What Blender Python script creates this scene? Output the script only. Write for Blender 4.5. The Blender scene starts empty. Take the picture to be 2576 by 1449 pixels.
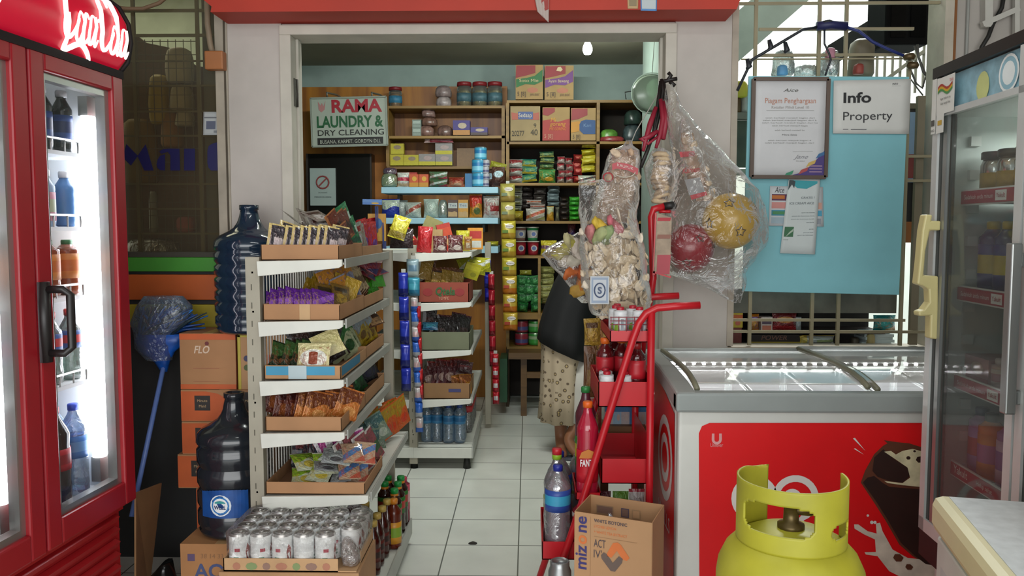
import bpy, math, random
from mathutils import Vector, Matrix, Euler, noise
R = math.radians
random.seed(7)
S = bpy.context.scene
COL = S.collection
# ---------------------------------------------------------------- camera, world, lights, exposure
F = 2070.0
cd = bpy.data.cameras.new('camera'); cam = bpy.data.objects.new('camera', cd); COL.objects.link(cam)
cam.location = (0, 0, 1.37); cam.rotation_euler = (R(90 - 4.13), 0, R(1.16))
cd.sensor_width = 36; cd.lens = F / 2576 * 36; cd.clip_start = .05
S.camera = cam
CR = cam.rotation_euler.to_matrix()
w = bpy.data.worlds.new('overcast'); S.world = w; w.use_nodes = True
w.node_tree.nodes['Background'].inputs[0].default_value = (.86, .95, 1, 1)
w.node_tree.nodes['Background'].inputs[1].default_value = 1.1
S.view_settings.view_transform = 'Standard'; S.view_settings.look = 'None'
S.view_settings.gamma = 1; S.view_settings.exposure = 0.15; S.view_settings.use_curve_mapping = False
def light(name, kind, loc, rot, power, size=1, size_y=None, col=(1, 1, 1)):
    l = bpy.data.lights.new(name, kind); o = bpy.data.objects.new(name, l); COL.objects.link(o)
    o.location = loc; o.rotation_euler = [R(a) for a in rot]; l.energy = power; l.color = col
    if kind == 'AREA':
        l.size = size
        if size_y: l.shape = 'RECTANGLE'; l.size_y = size_y
    else: l.shadow_soft_size = size
    return o
light('daylight_street', 'AREA', (0, -3.6, 1.7), (87, 0, 0), 190, 6, 2.8, (1, .985, .96))
light('terrace_fill_light', 'AREA', (0.15, 1.5, 2.62), (0, 0, 0), 8, 1.2, .08, (.95, 1, .96))  # added fill under the terrace roof, no lamp is visible there
light('shop_bulb_light', 'POINT', (.40, 5.5, 2.42), (0, 0, 0), 9, .05, None, (.9, 1, .9))
light('room_fill_light', 'AREA', (-.3, 3.75, 2.62), (52, 0, 0), 36, 1.2, .08, (.95, 1, .96))  # unseen fill above the doorway, added to brighten the sign and back room
light('side_room_fill_light', 'AREA', (-2.0, 3.9, 2.6), (0, 0, 0), 6, .5, .3, (.95, 1, .93))  # added area light without a fitting, lifts the things behind the left window
light('chiller_fill_light', 'AREA', (1.32, 1.92, 1.62), (0, 0, 0), 1.8, .3, .3, (.95, 1, .98))  # added weak fill so the unlit chiller's goods show
light('freezer_fill_light', 'AREA', (1.03, 3.07, .845), (-35, 0, 0), 2.2, 1.0, .02)  # extra fill below the LED strip, added to whiten the freezer inside
light('stair_light', 'AREA', (1.75, 4.7, 3.45), (0, 0, 0), 130, .9, .9, (.95, 1, .97))

# ---------------------------------------------------------------- helpers
def W(px, py, Y):                      # the point at distance Y whose picture is at this pixel of the 2576x1449 photo
    d = CR @ Vector(((px - 1288) / F, (724.5 - py) / F, -1)); return Vector((0, 0, 1.37)) + d * (Y / d.y)
def WX(px, Y): return W(px, 575, Y).x
def WZ(py, Y): return W(1330, py, Y).z
def lin(h):
    c = [int(h[i:i + 2], 16) / 255 for i in (0, 2, 4)]
    return tuple(x / 12.92 if x <= .04045 else ((x + .055) / 1.055) ** 2.4 for x in c) + (1,)
MC = {}
def M(h, r=.55, m=0, n=.10, s=9, e=0, bump=0, coat=0, spec=.5):
    k = ('p', h, r, m, n, s, e, bump, coat, spec)
    if k in MC: return MC[k]
    mt = bpy.data.materials.new('surface_' + h); mt.use_nodes = True; nt = mt.node_tree; b = nt.nodes['Principled BSDF']
    b.inputs['Roughness'].default_value = r; b.inputs['Metallic'].default_value = m
    b.inputs['Coat Weight'].default_value = coat; b.inputs['Specular IOR Level'].default_value = spec
    c = lin(h)
    if n or bump:
        tc = nt.nodes.new('ShaderNodeTexCoord'); nz = nt.nodes.new('ShaderNodeTexNoise')
        nz.inputs['Scale'].default_value = s; nz.inputs['Detail'].default_value = 5
        nt.links.new(tc.outputs['Object'], nz.inputs['Vector'])
    if n:
        rp = nt.nodes.new('ShaderNodeValToRGB'); rp.color_ramp.elements[0].position = .3; rp.color_ramp.elements[1].position = .7
        rp.color_ramp.elements[0].color = tuple(x * (1 - n) for x in c[:3]) + (1,)
        rp.color_ramp.elements[1].color = tuple(min(1, x * (1 + n * .6)) for x in c[:3]) + (1,)
        nt.links.new(nz.outputs['Fac'], rp.inputs[0]); nt.links.new(rp.outputs[0], b.inputs['Base Color'])
    else: b.inputs['Base Color'].default_value = c
    if bump:
        bp = nt.nodes.new('ShaderNodeBump'); bp.inputs['Strength'].default_value = bump; bp.inputs['Distance'].default_value = .01
        nt.links.new(nz.outputs['Fac'], bp.inputs['Height']); nt.links.new(bp.outputs[0], b.inputs['Normal'])
    if e:
        b.inputs['Emission Color'].default_value = c; b.inputs['Emission Strength'].default_value = e
    MC[k] = mt; return mt
def film(h='ffffff', clear=.75, r=.12, wr=0, ws=30, dif=.5):   # thin clear plastic or glass: lets light through, keeps a sheen
    k = ('f', h, clear, r, wr, ws, dif)
    if k in MC: return MC[k]
    mt = bpy.data.materials.new('clear_' + h); mt.use_nodes = True; nt = mt.node_tree; nt.nodes.clear(); N = nt.nodes.new
    out = N('ShaderNodeOutputMaterial'); mx = N('ShaderNodeMixShader'); tr = N('ShaderNodeBsdfTransparent')
    m2 = N('ShaderNodeMixShader'); gl = N('ShaderNodeBsdfGlossy'); df = N('ShaderNodeBsdfDiffuse'); fr = N('ShaderNodeFresnel')
    fr.inputs[0].default_value = 1.4
    gl.inputs['Roughness'].default_value = r; df.inputs[0].default_value = lin(h)
    c = lin(h); tr.inputs[0].default_value = c if h != 'ffffff' else (1, 1, 1, 1)
    m2.inputs[0].default_value = 1 - dif; nt.links.new(df.outputs[0], m2.inputs[1]); nt.links.new(gl.outputs[0], m2.inputs[2])
    ad = N('ShaderNodeMath'); ad.operation = 'MULTIPLY_ADD'; ad.inputs[1].default_value = .8; ad.inputs[2].default_value = 1 - clear; ad.use_clamp = True
    nt.links.new(fr.outputs[0], ad.inputs[0]); nt.links.new(ad.outputs[0], mx.inputs[0])
    nt.links.new(tr.outputs[0], mx.inputs[1]); nt.links.new(m2.outputs[0], mx.inputs[2]); nt.links.new(mx.outputs[0], out.inputs[0])
    if wr:
        tc = N('ShaderNodeTexCoord'); nz = N('ShaderNodeTexNoise'); nz.inputs['Scale'].default_value = ws; nz.inputs['Detail'].default_value = 3; nz.inputs['Distortion'].default_value = 1.2
        bp = N('ShaderNodeBump'); bp.inputs['Strength'].default_value = wr; bp.inputs['Distance'].default_value = .02
        nt.links.new(tc.outputs['Object'], nz.inputs['Vector']); nt.links.new(nz.outputs['Fac'], bp.inputs['Height'])
        for q in (gl, df, fr): nt.links.new(bp.outputs[0], q.inputs['Normal'])
    MC[k] = mt; return mt
def tilemat(h, h2, tile, ox, oy, gr, r=.25):
    mt = bpy.data.materials.new('floor_tiles'); mt.use_nodes = True; nt = mt.node_tree; b = nt.nodes['Principled BSDF']; N = nt.nodes.new; L = nt.links.new
    g = N('ShaderNodeNewGeometry'); sx = N('ShaderNodeSeparateXYZ'); L(g.outputs['Position'], sx.inputs[0])
    ms = []
    for ax, o in (('X', ox), ('Y', oy)):
        a = N('ShaderNodeMath'); a.operation = 'SUBTRACT'; L(sx.outputs[ax], a.inputs[0]); a.inputs[1].default_value = o - gr
        d = N('ShaderNodeMath'); d.operation = 'FLOORED_MODULO'; L(a.outputs[0], d.inputs[0]); d.inputs[1].default_value = tile
        c = N('ShaderNodeMath'); c.operation = 'LESS_THAN'; L(d.outputs[0], c.inputs[0]); c.inputs[1].default_value = 2 * gr; ms.append(c)
    mx = N('ShaderNodeMath'); mx.operation = 'MAXIMUM'; L(ms[0].outputs[0], mx.inputs[0]); L(ms[1].outputs[0], mx.inputs[1])
    nz = N('ShaderNodeTexNoise'); nz.inputs['Scale'].default_value = 3.5; nz.inputs['Detail'].default_value = 6; L(g.outputs['Position'], nz.inputs['Vector'])
    rp = N('ShaderNodeValToRGB'); c = lin(h); rp.color_ramp.elements[0].position = .3; rp.color_ramp.elements[1].position = .7
    rp.color_ramp.elements[0].color = tuple(x * .86 for x in c[:3]) + (1,); rp.color_ramp.elements[1].color = c
    L(nz.outputs['Fac'], rp.inputs[0]); cm = N('ShaderNodeMix'); cm.data_type = 'RGBA'; L(mx.outputs[0], cm.inputs[0]); L(rp.outputs[0], cm.inputs[6]); cm.inputs[7].default_value = lin(h2)
    L(cm.outputs[2], b.inputs['Base Color']); b.inputs['Roughness'].default_value = r
    bp = N('ShaderNodeBump'); bp.inputs['Strength'].default_value = .25; bp.inputs['Distance'].default_value = .003; bp.invert = True
    L(mx.outputs[0], bp.inputs['Height']); L(bp.outputs[0], b.inputs['Normal']); return mt
def woodmat(h, h2, axis='X', s=1.0, r=.5):
    k = ('w', h, h2, axis, s)
    if k in MC: return MC[k]
    mt = bpy.data.materials.new('wood_' + h); mt.use_nodes = True; nt = mt.node_tree; b = nt.nodes['Principled BSDF']; N = nt.nodes.new; L = nt.links.new
    tc = N('ShaderNodeTexCoord'); mp = N('ShaderNodeMapping'); L(tc.outputs['Object'], mp.inputs[0])
    mp.inputs['Scale'].default_value = {'X': (1.2 * s, 14 * s, 14 * s), 'Z': (14 * s, 14 * s, 1.2 * s), 'Y': (14 * s, 1.2 * s, 14 * s)}[axis]
    nz = N('ShaderNodeTexNoise'); nz.inputs['Scale'].default_value = 1.6; nz.inputs['Detail'].default_value = 6; nz.inputs['Distortion'].default_value = .6; L(mp.outputs[0], nz.inputs['Vector'])
    rp = N('ShaderNodeValToRGB'); rp.color_ramp.elements[0].position = .32; rp.color_ramp.elements[1].position = .68
    rp.color_ramp.elements[0].color = lin(h2); rp.color_ramp.elements[1].color = lin(h); L(nz.outputs['Fac'], rp.inputs[0]); L(rp.outputs[0], b.inputs['Base Color'])
    b.inputs['Roughness'].default_value = r; MC[k] = mt; return mt

FONTC = {}
def font_poly(txt, shear=0, bold=0):
    k = (txt, shear, bold)
    if k in FONTC: return FONTC[k]
    c = bpy.data.curves.new('t', 'FONT'); c.body = txt; c.size = 1; c.shear = shear; c.resolution_u = 3; c.offset = bold
    o = bpy.data.objects.new('t', c); COL.objects.link(o)
    me = bpy.data.meshes.new_from_object(o.evaluated_get(bpy.context.evaluated_depsgraph_get()))
    vs = [v.co.copy() for v in me.vertices]; fs = [tuple(p.vertices) for p in me.polygons]
    bpy.data.objects.remove(o); bpy.data.curves.remove(c); bpy.data.meshes.remove(me)
    FONTC[k] = (vs, fs); return vs, fs
class MB:
    def __init__(s): s.v = []; s.f = []; s.fm = []; s.sm = []; s.m = []; s.T = None
    def mi(s, m):
        if isinstance(m, str): m = M(m)
        if m not in s.m: s.m.append(m)
        return s.m.index(m)
    def add(s, vs, fs, m, smooth=False):
        o = len(s.v); T = s.T
        s.v += [(T @ Vector(v)) if T else Vector(v) for v in vs]
        for i, f in enumerate(fs):
            s.f.append(tuple(o + j for j in f)); s.fm.append(s.mi(m[i] if isinstance(m, list) else m)); s.sm.append(smooth)
        return s
    def box(s, x0, x1, y0, y1, z0, z1, m):
        vs = [(x, y, z) for x in (x0, x1) for y in (y0, y1) for z in (z0, z1)]
        fs = [(0, 1, 3, 2), (4, 6, 7, 5), (0, 4, 5, 1), (2, 3, 7, 6), (0, 2, 6, 4), (1, 5, 7, 3)]
        return s.add(vs, fs, m)
    def obox(s, c, sz, m, rot=(0, 0, 0)):                       # box about a centre, turned
        E = Euler([R(a) for a in rot]).to_matrix(); c = Vector(c)
        vs = [c + E @ Vector((x * sz[0] / 2, y * sz[1] / 2, z * sz[2] / 2)) for x in (-1, 1) for y in (-1, 1) for z in (-1, 1)]
        return s.add(vs, [(0, 1, 3, 2), (4, 6, 7, 5), (0, 4, 5, 1), (2, 3, 7, 6), (0, 2, 6, 4), (1, 5, 7, 3)], m)
    def bar(s, a, b, w, h, m):                                  # square bar from a to b
        a, b = Vector(a), Vector(b); d = (b - a).normalized(); u = d.cross(Vector((0, 0, 1)))
        if u.length < .01: u = Vector((1, 0, 0))
        u.normalize(); v = u.cross(d)
        vs = [p + u * i * w / 2 + v * j * h / 2 for p in (a, b) for i, j in ((-1, -1), (1, -1), (1, 1), (-1, 1))]
        return s.add(vs, [(3, 2, 1, 0), (4, 5, 6, 7), (0, 1, 5, 4), (1, 2, 6, 5), (2, 3, 7, 6), (3, 0, 4, 7)], m)
    def quad(s, a, b, c, d, m): return s.add([a, b, c, d], [(0, 1, 2, 3)], m)
    def poly(s, pts, o, u, v, m, t=0):                          # flat outline in a plane, optional thickness along u x v
        o, u, v = Vector(o), Vector(u).normalized(), Vector(v).normalized(); n = u.cross(v)
        a = [o + u * p[0] + v * p[1] for p in pts]; k = len(a)
        if not t: return s.add(a, [tuple(range(k))], m)
        return s.add(a + [q - n * t for q in a], [tuple(range(k)), tuple(range(2 * k - 1, k - 1, -1))] + [(i, i + k, (i + 1) % k + k, (i + 1) % k) for i in range(k)], m)
    def disc(s, r, o, u, v, m, k=20, ry=None, t=0): return s.poly([(r * math.cos(6.2832 * i / k), (ry or r) * math.sin(6.2832 * i / k)) for i in range(k)], o, u, v, m, t)
    def lathe(s, prof, m, k=20, at=(0, 0, 0), M4=None, wob=0):
        at = Vector(at); vs = []; fs = []; ms = []
        for j, (r, z) in enumerate(prof):
            for i in range(k):
                a = 6.28318 * i / k; rr = r * (1 + wob * noise.noise(Vector((math.cos(a) * 2, math.sin(a) * 2, z * 30))))
                p = Vector((rr * math.cos(a), rr * math.sin(a), z)); vs.append(at + (M4 @ p if M4 else p))
        for j in range(len(prof) - 1):
            for i in range(k):
                fs.append((j * k + i, j * k + (i + 1) % k, (j + 1) * k + (i + 1) % k, (j + 1) * k + i)); ms.append(m[j] if isinstance(m, list) else m)
        for j, od in ((0, 1), (len(prof) - 1, 0)):
            if prof[j][0] > 1e-4:
                r = list(range(j * k, j * k + k)); fs.append(tuple(r[::-1] if od else r)); ms.append((m[0] if od else m[-1]) if isinstance(m, list) else m)
        return s.add(vs, fs, ms, True)
    def tube(s, pts, r, m, k=8, closed=False):
        pts = [Vector(p) for p in pts]; n = len(pts); vs = []; fs = []; pu = None
        for i, p in enumerate(pts):
            d = (pts[(i + 1) % n if closed else min(i + 1, n - 1)] - pts[(i - 1) % n if closed else max(i - 1, 0)]).normalized()
            u = (pu - d * pu.dot(d)) if pu else d.cross(Vector((.13, .21, 1)))
            if u.length < .01: u = d.cross(Vector((1, 0, 0)))
            u.normalize(); pu = u; v = d.cross(u); rr = r[i] if isinstance(r, (list, tuple)) else r
            vs += [p + (u * math.cos(6.2832 * a / k) + v * math.sin(6.2832 * a / k)) * rr for a in range(k)]
        for i in range(n if closed else n - 1):
            for a in range(k): fs.append((i * k + a, i * k + (a + 1) % k, ((i + 1) % n) * k + (a + 1) % k, ((i + 1) % n) * k + a))
        if not closed: fs += [tuple(range(k))[::-1], tuple(range((n - 1) * k, n * k))]
        return s.add(vs, fs, m, True)
    def loft(s, rings, m, cap=True, smooth=True):               # rings of equal length
        k = len(rings[0]); vs = [p for r in rings for p in r]; fs = []; ms = []
        for j in range(len(rings) - 1):
            for i in range(k): fs.append((j * k + i, j * k + (i + 1) % k, (j + 1) * k + (i + 1) % k, (j + 1) * k + i)); ms.append(m[j] if isinstance(m, list) else m)
        if cap: fs += [tuple(range(k))[::-1], tuple(range(len(vs) - k, len(vs)))]; ms += [m[0], m[-1]] if isinstance(m, list) else [m, m]
        return s.add(vs, fs, ms, smooth)
    def text(s, txt, h, o, u, v, m, w=None, al='C', shear=0, bold=0):   # h: cap height; w: fit to this width
        vs, fs = font_poly(txt, shear, bold)
        if not vs: return s
        x0 = min(p.x for p in vs); x1 = max(p.x for p in vs); sc = h / .7; sx = (w / (x1 - x0)) if w else sc
        off = {'C': -(x0 + x1) / 2, 'L': -x0, 'R': -x1}[al]; o, u, v = Vector(o), Vector(u), Vector(v)
        return s.add([o + u * ((p.x + off) * sx) + v * (p.y * sc) for p in vs], fs, m)
    def build(s, name, parent=None, bevel=0, sub=0, solid=0, local=False, org=None):
        if parent is not None and not local:
            mw = WM[parent.name].inverted(); vs = [mw @ v for v in s.v]; o0 = None
        elif parent is None and not local:
            xs = [[v[i] for v in s.v] for i in range(3)]
            o0 = Vector(org) if org else Vector(((min(xs[0]) + max(xs[0])) / 2, (min(xs[1]) + max(xs[1])) / 2, min(xs[2]))); vs = [v - o0 for v in s.v]
        else: vs = s.v; o0 = None
        me = bpy.data.meshes.new(name); me.from_pydata([tuple(v) for v in vs], [], s.f)
        for m in s.m: me.materials.append(m)
        me.polygons.foreach_set('material_index', s.fm); me.polygons.foreach_set('use_smooth', s.sm); me.update()
        o = bpy.data.objects.new(name, me); COL.objects.link(o)
        if o0 is not None: o.location = o0
        if parent is not None: o.parent = parent
        WM[o.name] = (WM[parent.name] if parent is not None else Matrix()) @ Matrix.Translation(o.location)
        if bevel: b = o.modifiers.new('bevel', 'BEVEL'); b.width = bevel; b.segments = 2; b.limit_method = 'ANGLE'; b.angle_limit = .7
        if sub: b = o.modifiers.new('sub', 'SUBSURF'); b.levels = sub; b.render_levels = sub
        if solid: b = o.modifiers.new('solid', 'SOLIDIFY'); b.thickness = solid; b.offset = 0
        return o
WM = {}
def tag(o, label, cat, group=None, kind=None):
    if label: o['label'] = label
    if cat: o['category'] = cat
    if group: o['group'] = group
    if kind: o['kind'] = kind
    return o
def thing(name, label, cat, loc=(0, 0, 0), rz=0, group=None):
    o = bpy.data.objects.new(name, None); COL.objects.link(o); o.empty_display_size = .05
    o.location = loc; o.rotation_euler = (0, 0, R(rz)); WM[o.name] = Matrix.Translation(Vector(loc)) @ Matrix.Rotation(R(rz), 4, 'Z')
    return tag(o, label, cat, group)
def struct(mb, name, **k): return tag(mb.build(name, **k), None, None, None, 'structure')
class Proto:                                                    # one of a kind; later uses copy the thing and each of its parts
    def __init__(s, o, parts=True): s.o = o; s.used = False; s.ch = [(c, [q for q in bpy.data.objects if q.parent == c]) for c in bpy.data.objects if c.parent == o]
    def put(s, loc, rot=(0, 0, 0), label=None, cat=None, group=None, sc=None):
        if not s.used: o = s.o; s.used = True
        else:
            o = s.o.copy(); COL.objects.link(o)
            for k in ('label', 'group'):
                if k in o: del o[k]
            for c, sub in s.ch:
                d = c.copy(); COL.objects.link(d); d.parent = o
                for e in sub: f = e.copy(); COL.objects.link(f); f.parent = d
        if isinstance(sc, tuple) and o.type == 'MESH':
            if not hasattr(s, 'vs'): s.vs = [v.co.copy() for v in s.o.data.vertices]; s.fs = [tuple(p.vertices) for p in s.o.data.polygons]
            loc, sc = fit(s, loc, rot, sc)
        o.location = loc; o.rotation_euler = [R(a) for a in rot]; o.scale = (sc,) * 3 if isinstance(sc, (int, float)) else (sc or (1, 1, 1))
        tag(o, label, cat, group); WM[o.name] = Matrix.Translation(Vector(loc)); return o
from mathutils.bvhtree import BVHTree
OBS = []                                                        # what packets must not cut into: (low, high, tree)
def _reg(vs, fs):
    lo = [min(v[i] for v in vs) for i in range(3)]; hi = [max(v[i] for v in vs) for i in range(3)]
    OBS.append((lo, hi, BVHTree.FromPolygons(vs, fs)))
def obst(o):
    for q in [o] + list(o.children_recursive):
        if q.type == 'MESH' and q.name in WM: mw = WM[q.name]; _reg([mw @ v.co for v in q.data.vertices], [tuple(p.vertices) for p in q.data.polygons])
def fit(P, loc, rot, sc, tries=((1, 0, 0), (.75, 0, 0), (.5, 0, 0), (.5, .008, 0), (.4, 0, .012), (.4, 0, -.012), (.4, .016, 0), (.35, .012, .02), (.35, .012, -.02), (.3, .03, 0), (.3, .045, .01), (.28, .06, 0), (.25, .08, 0))):
    me = P.o.data; E = Euler([R(a) for a in rot]).to_matrix(); loc = Vector(loc); best = None; ax = E @ Vector((0, 1, 0)); fs = P.fs
    for th, dz, sh in tries:
        s3 = Vector((sc[0], sc[1] * th, sc[2])); l = loc + Vector((0, 0, dz)) + ax * sh
        vs = [l + E @ Vector((v[0] * s3[0], v[1] * s3[1], v[2] * s3[2])) for v in P.vs]
        lo = [min(v[i] for v in vs) for i in range(3)]; hi = [max(v[i] for v in vs) for i in range(3)]; near = [o for o in OBS if all(o[0][i] < hi[i] and o[1][i] > lo[i] for i in range(3))]
        bt = BVHTree.FromPolygons(vs, fs) if near else None; n = sum(len(bt.overlap(o[2])) > 0 for o in near)
        if best is None or n < best[0]: best = (n, l, s3, vs)
        if n == 0: break
    _reg(best[3], fs); return best[1], best[2]
OR = 'first second third fourth fifth sixth seventh eighth ninth tenth eleventh twelfth thirteenth fourteenth fifteenth sixteenth'.split()
def circ(cx, cy, z, rx, ry, k=20, n=2.0, nz=0, seed=0):         # a level ring, n>2 squarer
    out = []
    for i in range(k):
        a = 6.28318 * i / k; c, q = math.cos(a), math.sin(a); f = 1 + nz * noise.noise(Vector((c * 1.7 + seed, q * 1.7, z * 9)))
        out.append((cx + rx * f * abs(c) ** (2 / n) * (1 if c >= 0 else -1), cy + ry * f * abs(q) ** (2 / n) * (1 if q >= 0 else -1), z))
    return out
X_, Y_, Z_ = Vector((1, 0, 0)), Vector((0, 1, 0)), Vector((0, 0, 1))
# ---------------------------------------------------------------- the setting
FY = 3.30                                              # front face of the shop wall
b = MB(); b.box(-3.4, 3.2, -1.5, 7, -.12, 0, tilemat('dfe0d8', '6c6e68', .3145, -.0423, 3.4755, .0028)); struct(b, 'floor')
wht = M('b9b2ab', .7, n=.12, s=5, bump=.1); trimw = M('bdb8ac', .6, n=.1); teal = M('93a6a0', .8, n=.08)
b = MB(); b.box(-1.196, -.98, FY, FY + .14, 0, 2.9, wht); struct(b, 'wall_front_left')
b = MB(); b.box(.574, .80, FY, FY + .14, 0, 2.9, wht); struct(b, 'wall_front_right')
b = MB(); b.box(-.98, .574, FY + .01, FY + .13, 2.166, 2.9, wht); struct(b, 'wall_front_lintel')
d = MB()
for x0, x1 in ((-.985, -.94), (.534, .578)): d.box(x0, x1, FY - .015, FY + .145, 0, 2.132, trimw)
d.box(-.985, .578, FY - .015, FY + .145, 2.132, 2.17, trimw)
for x0, x1 in ((-.955, -.93), (.524, .549)): d.box(x0, x1, FY + .06, FY + .1, 0, 2.132, trimw)
D1 = struct(d, 'door_1', bevel=.003)
h = MB()
for z0, z1 in ((1.86, 1.97), (1.2, 1.3)): h.box(-.9405, -.937, FY + .02, FY + .05, z0, z1, M('4a4740', .5, .6)); h.tube([(-.937, FY + .052, z0), (-.937, FY + .052, z1)], .006, M('4a4740', .5, .6))
h.build('hinge', D1)
# red fascia beam with chamfered ends
b = MB(); red = M('ac2c16', .6, n=.12, s=3); z0 = 2.178; xl, xr = WX(527, 3.12), WX(1862, 3.12); xa, xb = -1.196, WX(1815, 3.3)
prof = [(xl, 2.9), (xl, z0 + .045), (xl + .03, z0 + .02), (xa + .005, z0), (xb, z0), (xr - .02, z0 + .025), (xr, z0 + .06), (xr, 2.9)]
b.poly(prof, (0, 3.12, 0), X_, Z_, red, .32)
struct(b, 'trim_1')
# painted low wall with colour bands under the left window
lx0, lx1 = -3.0, -1.196
b = MB(); b.box(lx0, lx1, FY + .02, FY + .12, 0, 1.255, M('2b2c2c', .7, n=.25, s=4)); struct(b, 'wall_front_low')
for i, (c, y0, y1, x1) in enumerate((('3f8c2c', 648, 684, WX(550, FY)), ('b2541c', 692, 756, WX(556, FY)), ('9a8a1e', 768, 826, WX(556, FY)))):
    b = MB(); b.box(lx0, x1, FY, FY + .03, WZ(y1, FY), WZ(y0, FY), M(c, .55, n=.2, s=4)); struct(b, 'trim_%d' % (i + 2), bevel=.003)
# left window: frame, grille, glass with letters
wf = MB(); fx = WX(553, FY)
wf.box(fx, lx1 + .001, FY - .005, FY + .12, 1.0, 2.9, M('a59c8c', .6, n=.2)); wf.box(fx + .035, fx + .042, FY - .008, FY, 1.0, 2.9, M('4d4538', .8))
wf.box(lx0, fx, FY, FY + .12, 1.255, 1.275, M('3d3a30', .7)); W1 = struct(wf, 'window_1')
g = MB(); gm = M('77735c', .6, .3)
for px in (352, 510): g.bar((WX(px, FY + .06), FY + .06, 1.27), (WX(px, FY + .06), FY + .06, 2.9), .013, .013, gm)
for px in (240, 130): g.bar((WX(px, FY + .06), FY + .06, 1.27), (WX(px, FY + .06), FY + .06, 2.9), .011, .011, gm)
for py in (22, 85, 150, 213, 278, 340, 462, 525, 588): z = WZ(py, FY + .06); g.bar((lx0, FY + .06, z), (fx, FY + .06, z), .008, .012 if py < 100 else .007, gm)
g.build('grille', W1)
g = MB(); gm2 = M('6a675a', .6, .3)
for i in range(9): x = WX(360 + i * 19, FY + .09); g.bar((x, FY + .09, 1.27), (x, FY + .09, WZ(95, FY + .09)), .0025, .0025, gm2)
for i in range(16): z = WZ(100 + i * 34, FY + .09); g.bar((WX(355, FY + .09), FY + .09, z), (WX(515, FY + .09), FY + .09, z), .0025, .0025, gm2)
g.build('wire_mesh', W1)
g = MB(); g.quad((lx0, FY + .03, 1.27), (fx, FY + .03, 1.27), (fx, FY + .03, 2.9), (lx0, FY + .03, 2.9), film('bdb59c', .90, .1, dif=.6)); g.build('pane', W1)
g = MB(); blue = M('10104e', .5, n=.05)
def wp(mb, pts, Y, m, t=.0, s=4.263, ox=300, oy=320): mb.add([W(ox + x / s, oy + y / s, Y) for x, y in pts], [tuple(range(len(pts)))[::-1]], m)
Yl = FY + .026
for pts in ([(75, 180), (200, 308), (125, 412), (38, 325)], [(195, 310), (283, 183), (368, 465), (268, 465)],
            [(400, 400), (412, 345), (440, 305), (490, 290), (490, 465), (440, 460), (412, 440)], [(430, 262), (470, 235), (540, 230), (645, 232), (652, 465), (548, 465), (548, 300), (520, 265), (450, 285)],
            [(695, 230), (812, 230), (812, 465), (695, 465)], [(945, 250), (960, 200), (1000, 175), (1055, 160), (1062, 465), (985, 465), (955, 430), (945, 380)]): wp(g, pts, Yl, blue)
g.build('window_lettering', W1)
# right window with its grille
wf = MB(); rx = 1.63; wm = M('a89d8e', .6, n=.2)
wf.box(.795, .82, FY - .006, FY + .12, .9, 2.9, wm); wf.box(WX(2352, FY), WX(2374, FY), FY - .02, FY + .12, .0, 2.9, M('aca495', .6, n=.2)); wf.box(.80, rx, FY, FY + .12, .85, .895, wm)
wf.box(WX(2374, FY), WX(2384, FY), FY - .01, FY + .1, 0, 2.9, M('7a4a1c', .6)); W2 = struct(wf, 'window_2')
g = MB(); gm = M('8b8268', .55, .3)
for px in (1902, 2060, 2127, 2287): x = WX(px - 8, FY); g.bar((x, FY + .02, .9), (x, FY + .02, 2.9 if px != 2287 else WZ(148, FY)), .013, .013, gm)
for py, a, c in ((9, 1835, 2350), (74, 1902, 2287), (139, 1902, 2287), (149, 1860, 2287), (455, 2260, 2350), (394, 2260, 2350), (805, 1838, 2290), (834, 1838, 2350)):
    z = WZ(py, FY); g.bar((WX(a, FY), FY + .02, z), (WX(c, FY), FY + .02, z), .011, .011 if py != 149 else .005, gm)
x = WX(2320, FY); g.bar((x, FY + .05, .9), (x, FY + .05, WZ(240, FY)), .03, .02, M('6d6450', .6)); g.build('grille', W2)
b = MB(); b.box(.80, rx, FY + .01, FY + .12, 0, .85, wht); struct(b, 'wall_front_sill')
b = MB(); b.box(WX(2384, FY), 3.2, FY, FY + .14, 0, 2.9, M('a19b94', .75, n=.12, s=4)); struct(b, 'wall_front_end')
b = MB(); cnd = M('8e8f8a', .6); x = WX(2411, FY) ; b.tube([(x, FY - .008, 1.2), (x, FY - .008, 2.9)], .006, cnd); struct(b, 'trim_5')
# side walls, roof of the terrace
b = MB(); b.box(-2.6, -2.45, -.6, FY, 0, 2.9, M('8f8d86', .8)); struct(b, 'wall_left')
b = MB(); b.box(2.3, 2.45, -.6, FY, 0, 2.9, M('9b958e', .8)); struct(b, 'wall_right')
b = MB(); b.box(-3.0, 3.2, -.6, FY + .14, 2.9, 3.0, M('b3b0a8', .8)); struct(b, 'ceiling_terrace')
# room behind
BY = 6.75; zc = WZ(163, BY)
b = MB(); b.box(-2.4, 1.6, BY, BY + .12, 0, 2.9, teal); struct(b, 'wall_back')
b = MB(); b.box(.83, 3.2, FY + .14, FY + 2.6, 3.6, 3.7, M('c8ccc4', .8)); struct(b, 'ceiling_stair'); b = MB(); b.box(.795, 3.2, FY + .0, FY + .12, 2.9, 3.7, wht); struct(b, 'wall_front_upper')
b = MB(); b.box(-3.0, .83, FY + .14, BY + .1, zc, zc + .1, M('8d8a78', .85, n=.15, s=2)); struct(b, 'ceiling')
b = MB(); b.box(-2.5, -2.4, FY + 1.2, BY, 0, zc, teal); struct(b, 'wall_room_left')
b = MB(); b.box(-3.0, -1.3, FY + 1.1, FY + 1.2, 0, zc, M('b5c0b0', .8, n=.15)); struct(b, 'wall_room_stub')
b = MB(); b.box(-1.35, -1.3, FY + .14, FY + 1.1, 0, zc, M('6d7068', .8)); struct(b, 'wall_room_side')
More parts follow.
